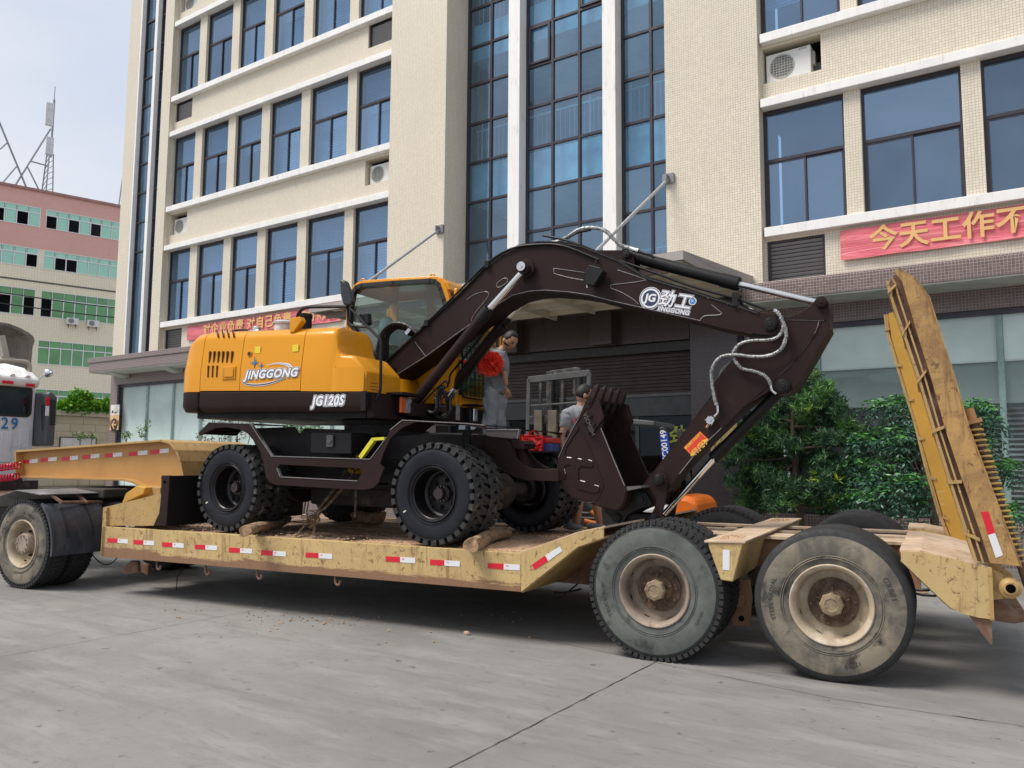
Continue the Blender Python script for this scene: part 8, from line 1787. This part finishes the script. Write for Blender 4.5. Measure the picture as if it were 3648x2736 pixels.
# ================================================================ forklift behind the trailer
TF = 4.0; FK = thing('forklift', 'orange forklift with raised grey mast and blue plate CC00149 on its roof post', 'forklift', (-3, TF, 0), 'T')
FG = pm('mast_steel', (.045, .047, .05), .5, metal=.2, var=.25, scale=6, dirt=((.20, .19, .17), .5, .75, 5)); FGL = pm('guard_grey', (.10, .105, .11), .5, var=.2, scale=5, dirt=((.12, .11, .1), .5, .7, 6)); FO = pm('forklift_orange', (.75, .17, .02), .35, var=.05); TINE = pm('fork_tine', (.13, .11, .085), .7, var=.3, scale=5, dirt=((.22, .17, .11), .5, .7, 4))
fp = lambda x, y, t=TF: Tt('bk', x, y, t)
c = [fp(515, 445), fp(998, 392), fp(505, 850), fp(970, 830)]
mb = M(); mb.beam(fp(515, 450), fp(1000, 395), .05, .09, up=(0, 0, 1)).beam(fp(520, 445), fp(508, 1000), .05, .055, up=(1, 0, 0)).beam(fp(995, 395), fp(985, 620), .05, .055, up=(1, 0, 0)); mb.beam(fp(515, 655), fp(980, 622), .03, .022); bg_ = part('load_backrest', mb, FGL, FK, bev=.004)
mb = M()
for x, y0, y1 in ((612, 445, 645), (690, 440, 640), (785, 430, 630), (880, 420, 560)): mb.beam(fp(x, y0), fp(x-4, y1), .03, .04, up=(1, 0, 0))
part('backrest_bar', mb, FG, bg_, kind='stuff')
mb = M()
for x0_, x1_, y0, y1 in ((655, 690, 385, 1020), (870, 915, 355, 1020)):
    a, b_ = fp(x0_, y0, TF+.25), fp(x1_, y1, TF+.25); mb.box((a[0], TF+.25, .1), (a[0]+.09, TF+.33, a[2])).box((a[0]+.03, TF+.33, .1), (a[0]+.12, TF+.45, a[2]-.1))
mb.beam(fp(690, 400, TF+.3), fp(900, 372, TF+.3), .06, .08); part('mast', mb, FG, FK, bev=.004)
for x in (745, 800):
    p = fp(x, 440, TF+.2); q = fp(x, 1000, TF+.2); mb = M(); z = q[2]
    while z < p[2]: mb.box((p[0]-.02, TF+.19, z), (p[0]+.02, TF+.215, z+.022)); z += .034
    part('lift_chain', mb, EK, FK, kind='stuff')
mb = M(); mb.beam(fp(520, 770), fp(960, 740), .05, .12).beam(fp(515, 960), fp(960, 930), .05, .12); part('carriage', mb, FG, FK, bev=.004)
for x0_, x1_ in ((562, 622), (672, 738)):
    a, b_ = fp(x0_, 690, TF-.04), fp(x1_, 1035, TF-.04); part('fork_tine', M().box((a[0], TF-.06, b_[2]), (b_[0], TF-.01, a[2])).box((a[0], TF-1.15, b_[2]-.04), (b_[0], TF-.01, b_[2])), TINE, FK, bev=.004)
k4 = lambda x, y, t=TF+.9: Tt('lk', x, y, t)
g0, g1 = k4(265, 345), k4(770, 385); 
part('overhead_guard', M().tp([(g0[0]-.3, g0[2]-.02), (g1[0], g1[2]-.03), (g1[0], g1[2]+.03), (g0[0]-.3, g0[2]+.07)], TF+.2, TF+1.2), FGL, FK, bev=.01)
mb = M()
for t_ in (TF+.28, TF+1.10):
    e = Tt('lk', 700, 405, TF+.28); e2_ = Tt('lk', 760, 830, TF+.28); mb.beam((e[0], t_, e[2]), (e2_[0]+.12, t_, 1.05), .07, .09, up=(0, 1, 0)); f_ = Tt('lk', 290, 440, TF+.28); mb.beam((f_[0]-.2, t_, e[2]), (f_[0]-.45, t_, 1.1), .06, .08, up=(0, 1, 0))
part('guard_post', mb, FG, FK, bev=.006)
e = Tt('lk', 710, 465, TF+.2); e2_ = Tt('lk', 745, 800, TF+.2); d_ = np.array(e2_)-np.array(e); pl_ = M().beam(e, e2_, .012, .11, up=(1, 0, 0)); npl_ = part('number_plate', pl_, pm('plate_blue', (.02, .07, .45), .4), FK)
mid_ = (np.array(e)+np.array(e2_))/2; part('plate_text', text_mb('CC00149', .115, tmap(mid_[0], mid_[1]-.012, mid_[2], math.atan2(-d_[2], -d_[0])), bold=.002, ex=.0005), WHD, npl_)
ob = TP('lk', [(815, 1205), (1000, 1230), (1085, 1270), (1112, 1330), (1118, 1390), (1100, 1800), (600, 1800), (600, 1405), (830, 1440)], TF+.15); part('counterweight', M().tp(ob, TF+.15, TF+1.25), FO, FK, bev=.06); 
part('hood', M().tp(TP('lk', [(350, 1405), (600, 1340), (815, 1340), (830, 1440), (820, 1800), (300, 1800)], TF+.2), TF+.2, TF+1.2), pm('hood_white', (.6, .6, .6), .4), FK, bev=.03)
part('seat', M().tp(TP('lk', [(430, 960), (500, 955), (540, 1000), (530, 1340), (430, 1340)], TF+.5), TF+.45, TF+.95), EK, FK, bev=.04)
part('chassis', M().tp(TP('bk', [(620, 1180), (1300, 1180), (1500, 1500), (1500, 1900), (620, 1900)], TF+.3), TF+.25, TF+1.15), FG, FK, bev=.03)
mw = TP('bk', [(1100, 1560)], TF)[0]
for s0 in (TP('bk', [(800, 1500)], TF)[0][0], TP('lk', [(900, 1700)], TF)[0][0]):
    for t_ in (TF+.1, TF+1.1): part('wheel', M().lathe([(.0, .03), (.14, .03), (.15, 0), (.27, 0), (.29, .03), (.29, .17), (.27, .2), (.15, .2), (.0, .17)], (s0, t_, .29), 't', 32), RUB, FK)
part('hose', M().tube(smooth_path(T3('bk', [(840, 1380), (900, 1480), (990, 1500), (1060, 1470), (1090, 1560)], TF), 5), .02, 6).tube(smooth_path(T3('bk', [(820, 1430), (880, 1520), (980, 1540), (1080, 1540)], TF), 5), .02, 6), HOSE, FK)
part('tilt_cylinder', M().cyl(Tt('bk', 960, 1560, TF), Tt('bk', 1095, 1600, TF), .04, 12).cyl(Tt('bk', 1010, 1490, TF), Tt('bk', 1080, 1530, TF), .035, 12), FO, FK)
# white-and-yellow post and white car front seen through the linkage
q = Wz('lk', 800, 1560, 0); pst = thing('bollard', 'short white and yellow post standing behind the bucket linkage', 'post', tuple(Wz('S', 2140, 1960, 0)*np.array([1, 1, 0])))
c = Tt('bk', 1110, 1600, 4.6); cc_ = fromT(*c); 
part('post', M().cyl((ORG[pst.name][0], ORG[pst.name][1], 0), (ORG[pst.name][0], ORG[pst.name][1], 1.0), .045, 12), WHITE, pst); part('yellow_top', M().cyl((ORG[pst.name][0], ORG[pst.name][1], 1.0), (ORG[pst.name][0], ORG[pst.name][1], 1.12), .046, 12), pm('post_yellow', (.75, .55, .03), .5), pst)
# ================================================================ plants in front of the shop windows
YD = leafmat('yew_dark', (.018, .055, .025), (.04, .11, .04)); YL = leafmat('yew_light', (.06, .16, .04), (.12, .27, .06)); YN = leafmat('yew_tip', (.35, .50, .05), (.45, .60, .08))
YP_ = 13.6
def P13(x, y, Y=YP_): p = Wy('bs', x, y, Y); return np.array([p[0], Y, p[1]])
def yew():
    o = thing('yew_tree', 'dark green needle-leaved pruned tree with yellow-green tips in front of the right shop window', 'tree', tuple(P13(790, 1330)*np.array([1, 1, 0])))
    base = P13(770, 1340); base[2] = .3
    tk = M().tube(smooth_path([base-np.array([0, 0, .3]), P13(775, 1250), P13(745, 1100), P13(740, 900), P13(720, 650), P13(730, 450), P13(830, 250)], 4), [.085, .08, .075, .07, .068, .065, .062, .06, .058, .056, .054, .052, .05, .048, .046, .044, .04, .038, .035, .032, .028, .025, .022, .02, .015][:25], 7)
    limbs = [((745, 1180), (580, 1185), (480, 1120)), ((745, 1210), (860, 1230), (980, 1230)), ((740, 1000), (900, 1000), (1060, 1010)), ((740, 900), (600, 930), (420, 940)), ((735, 780), (900, 760), (1150, 750)), ((725, 700), (600, 720), (480, 740)), ((730, 600), (900, 600), (1150, 620)), ((725, 480), (850, 440), (1010, 420)), ((725, 560), (620, 540), (560, 560)), ((740, 420), (900, 330), (1010, 330)), ((740, 820), (560, 860), (300, 850)), ((745, 1120), (900, 1130), (1090, 1140))]
    for a, b_, c in limbs: 
        dy = R.uniform(-.35, .35); tk.tube(smooth_path([P13(*a), P13(*b_)+np.array([0, dy*.5, 0]), P13(*c)+np.array([0, dy, 0])], 4), [.028, .026, .024, .022, .02, .018, .016, .014, .012], 5)
    part('trunk', tk, BARK, o)
    mb = M()
    clumps = [(840, 200, 60, 80), (870, 300, 60, 60), (800, 360, 70, 55), (1010, 330, 55, 55), (1020, 400, 55, 50), (650, 420, 90, 60), (560, 480, 80, 60), (900, 430, 90, 60), (1000, 480, 80, 55), (560, 570, 90, 60), (830, 540, 80, 60), (980, 600, 80, 55), (500, 680, 90, 60), (600, 720, 100, 60), (430, 620, 60, 50), (1190, 620, 80, 60), (1180, 700, 80, 55), (1050, 700, 90, 55), (840, 700, 90, 55), (330, 800, 90, 50), (450, 850, 100, 55), (230, 880, 60, 40), (620, 880, 110, 60), (860, 830, 90, 60), (1020, 880, 90, 60), (900, 960, 100, 55), (1050, 1000, 100, 60), (550, 980, 90, 60), (640, 1040, 90, 60), (1130, 1080, 80, 60), (960, 1100, 110, 60), (800, 1060, 80, 50), (300, 1030, 70, 50), (370, 1080, 80, 55), (330, 1180, 80, 55), (430, 1230, 100, 55), (530, 1150, 70, 50), (940, 1230, 90, 45), (1080, 1180, 90, 50), (650, 1200, 90, 50), (700, 560, 60, 60), (760, 760, 70, 60), (1130, 480, 40, 60), (740, 1150, 80, 60), (420, 940, 90, 50), (860, 1180, 80, 50), (500, 1060, 70, 50), (1100, 930, 60, 50), (640, 620, 70, 60), (400, 720, 60, 40), (350, 1280, 60, 40)]
    sc = 1/2.2125*16/F
    for cx, cy, rx, ry in clumps:
        dark = R.random() < .55 or cx > 1100 and cy < 600
        dy = R.uniform(-.5, .45); n = int(rx*ry/95)+6
        for k in range(n):
            a, b_ = rv()*.5+rv()*.5, 0; p = P13(cx, cy)+np.array([a[0]*rx*sc*1.15, dy+a[1]*.35, a[2]*ry*sc*1.15]); up_ = np.array([R.uniform(-.5, .5), R.uniform(-.6, .2), R.uniform(.2, 1.)]); mi = 0 if (dark and R.random() < .8) or R.random() < .35 else 1
            if R.random() < .012: mi = 2
            for q in range(15):
                d = up_*.6+rv(.9); leaf(mb, p, d, rv(), R.uniform(.08, .15), .016, mi)
    part('crown', mb, [YD, YL, YN], o)
yew()
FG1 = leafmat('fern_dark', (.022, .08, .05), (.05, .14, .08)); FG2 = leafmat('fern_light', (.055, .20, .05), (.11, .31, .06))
def P13b(x, y, Y=13.3): p = Wy('ra', x, y, Y); return np.array([p[0], Y, p[1]])
def frondbush(label, tufts, base, name='evergreen_shrub'):
    o = thing(name, label, 'shrub', (base[0], base[1], 0)); mb = M(); tk = M(); tk.tube(smooth_path([np.array([base[0], base[1], 0]), base, base+np.array([-.1, 0, .8]), base+np.array([-.25, 0, 1.6])], 5), [.07]*3+[.06]*4+[.05]*4+[.04]*5, 7)
    for x, y, r_ in tufts:
        c = P13b(x, y)+np.array([0, R.uniform(-.4, .35), 0]); tk.tube(smooth_path([base+np.array([-.1, 0, max(.1, (c[2]-base[2])*.5)]), (base+c)/2+np.array([0, 0, .1]), c], 4), .012, 5)
        for k in range(int(r_*.40)):       # fronds arching outward, tips drooping
            a = R.uniform(0, 2*PI); d = np.array([math.cos(a), math.sin(a)*.8, R.uniform(.1, .9)]); p = c+rv(.10); prev = None; L_ = R.uniform(.25, .45)*r_/70
            for j in range(7):
                u = j/6; q = p+d*L_*u+np.array([0, 0, -.42*r_/70*u*u*(1+R.uniform(-.2, .4))]); dd = (q-prev if prev is not None else d); dd = dd/(np.linalg.norm(dd)+1e-9); s_ = np.cross(dd, (0, 0, 1)); s_ /= np.linalg.norm(s_)+1e-9
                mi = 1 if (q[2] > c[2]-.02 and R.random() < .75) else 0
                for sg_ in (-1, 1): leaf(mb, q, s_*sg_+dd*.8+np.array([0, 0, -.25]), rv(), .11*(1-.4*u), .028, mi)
                prev = q
    part('trunk', tk, BARK, o); part('crown', mb, [FG1, FG2], o); return o
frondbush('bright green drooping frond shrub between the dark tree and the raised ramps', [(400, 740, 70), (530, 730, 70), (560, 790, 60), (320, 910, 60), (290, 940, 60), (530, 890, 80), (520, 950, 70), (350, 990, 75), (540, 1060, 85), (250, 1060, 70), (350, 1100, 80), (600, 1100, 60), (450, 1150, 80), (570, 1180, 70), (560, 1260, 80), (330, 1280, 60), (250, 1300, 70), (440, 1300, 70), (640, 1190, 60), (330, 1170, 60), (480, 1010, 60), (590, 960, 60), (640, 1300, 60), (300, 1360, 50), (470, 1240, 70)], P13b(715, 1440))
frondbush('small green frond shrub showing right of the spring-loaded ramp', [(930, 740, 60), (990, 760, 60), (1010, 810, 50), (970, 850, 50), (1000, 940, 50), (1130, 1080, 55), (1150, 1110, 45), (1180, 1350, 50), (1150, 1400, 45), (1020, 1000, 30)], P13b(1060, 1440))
# rounded bush and saplings in front of the left shop window
def bush(label, k, blobs, Y, c1, c2, name='bush', ls=.05, nper=260, base=None, cat='shrub'):
    c0 = Wy(k, blobs[0][0], blobs[0][1], Y); o = thing(name, label, cat, (c0[0], Y, 0)); mb = M(); sc = 1/K[k][2]/F*math.hypot(c0[0], Y)*.93
    tk = M()
    for x, y, r_ in blobs:
        p_ = Wy(k, x, y, Y); c = np.array([p_[0], Y+R.uniform(-.2, .2), p_[1]]); tk.tube([(c[0]*.5+c0[0]*.5, Y, 0), tuple((c+np.array([c0[0], Y, c[2]*.4]))/2) if 0 else (c[0]*.8+c0[0]*.2, Y, c[2]*.5), tuple(c)], .02 if nper > 100 else .010, 5)
        for q in range(nper): d = rv(); p = c+d*r_*sc*R.uniform(.3, 1.05); leaf(mb, p, d+rv(.8), rv(), ls*R.uniform(.7, 1.3), ls*.42, 0 if R.random() < .55 else 1)
    part('stem', tk, BARK, o); part('foliage', mb, [c1, c2], o)
OL = leafmat('olive_leaf', (.06, .09, .03), (.14, .17, .06))
bush('loose olive-green shrub behind the rear fender of the excavator', 'e1', [(300, 130, 110), (450, 150, 110), (600, 140, 90), (250, 290, 80), (400, 300, 90), (560, 290, 90), (680, 130, 60)], 13.4, OL, leafmat('olive_dark', (.03, .05, .02), (.07, .10, .04)), nper=70, ls=.085)
bush('dense bright round bush seen between fender and slewing ring', 'e1', [(1130, 200, 80), (1220, 190, 90), (1330, 220, 70), (1170, 260, 60), (1060, 190, 50), (1280, 270, 60)], 13.4, leafmat('bush_light', (.08, .26, .05), (.14, .38, .08)), leafmat('bush_dark', (.02, .08, .02), (.04, .14, .03)), nper=300)
bush('green shrub glimpsed low between the two excavator wheels', 'e1', [(1960, 830, 70), (2000, 900, 70), (1960, 960, 60)], 13.2, FG1, FG2, nper=160)
def sapling(label, x, ytop, ybot, leaves, Y=13.5):
    t_, b_ = Wy('tc', x, ytop, Y), Wy('tc', x, ybot, Y); o = thing('sapling', label, 'plant', (b_[0], Y, 0), group='thin saplings by the left shop window'); mb = M(); tk = M().tube([(b_[0], Y, 0), (b_[0]+.02, Y, b_[1]), (t_[0], Y, t_[1])], .008, 5)
    for dx, y_, r_ in leaves:
        c = Wy('tc', x+dx, y_, Y); c = np.array([c[0], Y, c[1]]); tk.tube([(t_[0]*.5+b_[0]*.5, Y, c[2]-.25), tuple(c)], .006, 4)
        for q in range(22): leaf(mb, c+rv(.07*r_), rv()+np.array([0, 0, -.3]), rv(), R.uniform(.07, .12), .035, R.choice((0, 1)))
    part('stem', tk, BARK, o); part('foliage', mb, [OL, LG2], o)
sapling('taller sapling with leafy tip before the middle pane', 1565, 1040, 1280, ((0, 1055, 1.2), (10, 1130, .8), (-60, 1140, 1.), (-40, 1200, .7))); sapling('low sapling with spread leaves at the left edge of the shop window', 1355, 1180, 1285, ((0, 1190, 1.2), (-20, 1205, .8), (35, 1200, .8))); sapling('thin sapling in front of the white notice board', 860, 1190, 1300, ((-40, 1200, 1.), (20, 1190, 1.), (0, 1230, 1.2), (40, 1220, .8))); sapling('small lime sapling right of the notice board', 985, 1190, 1240, ((0, 1200, .9), (15, 1225, .6)))
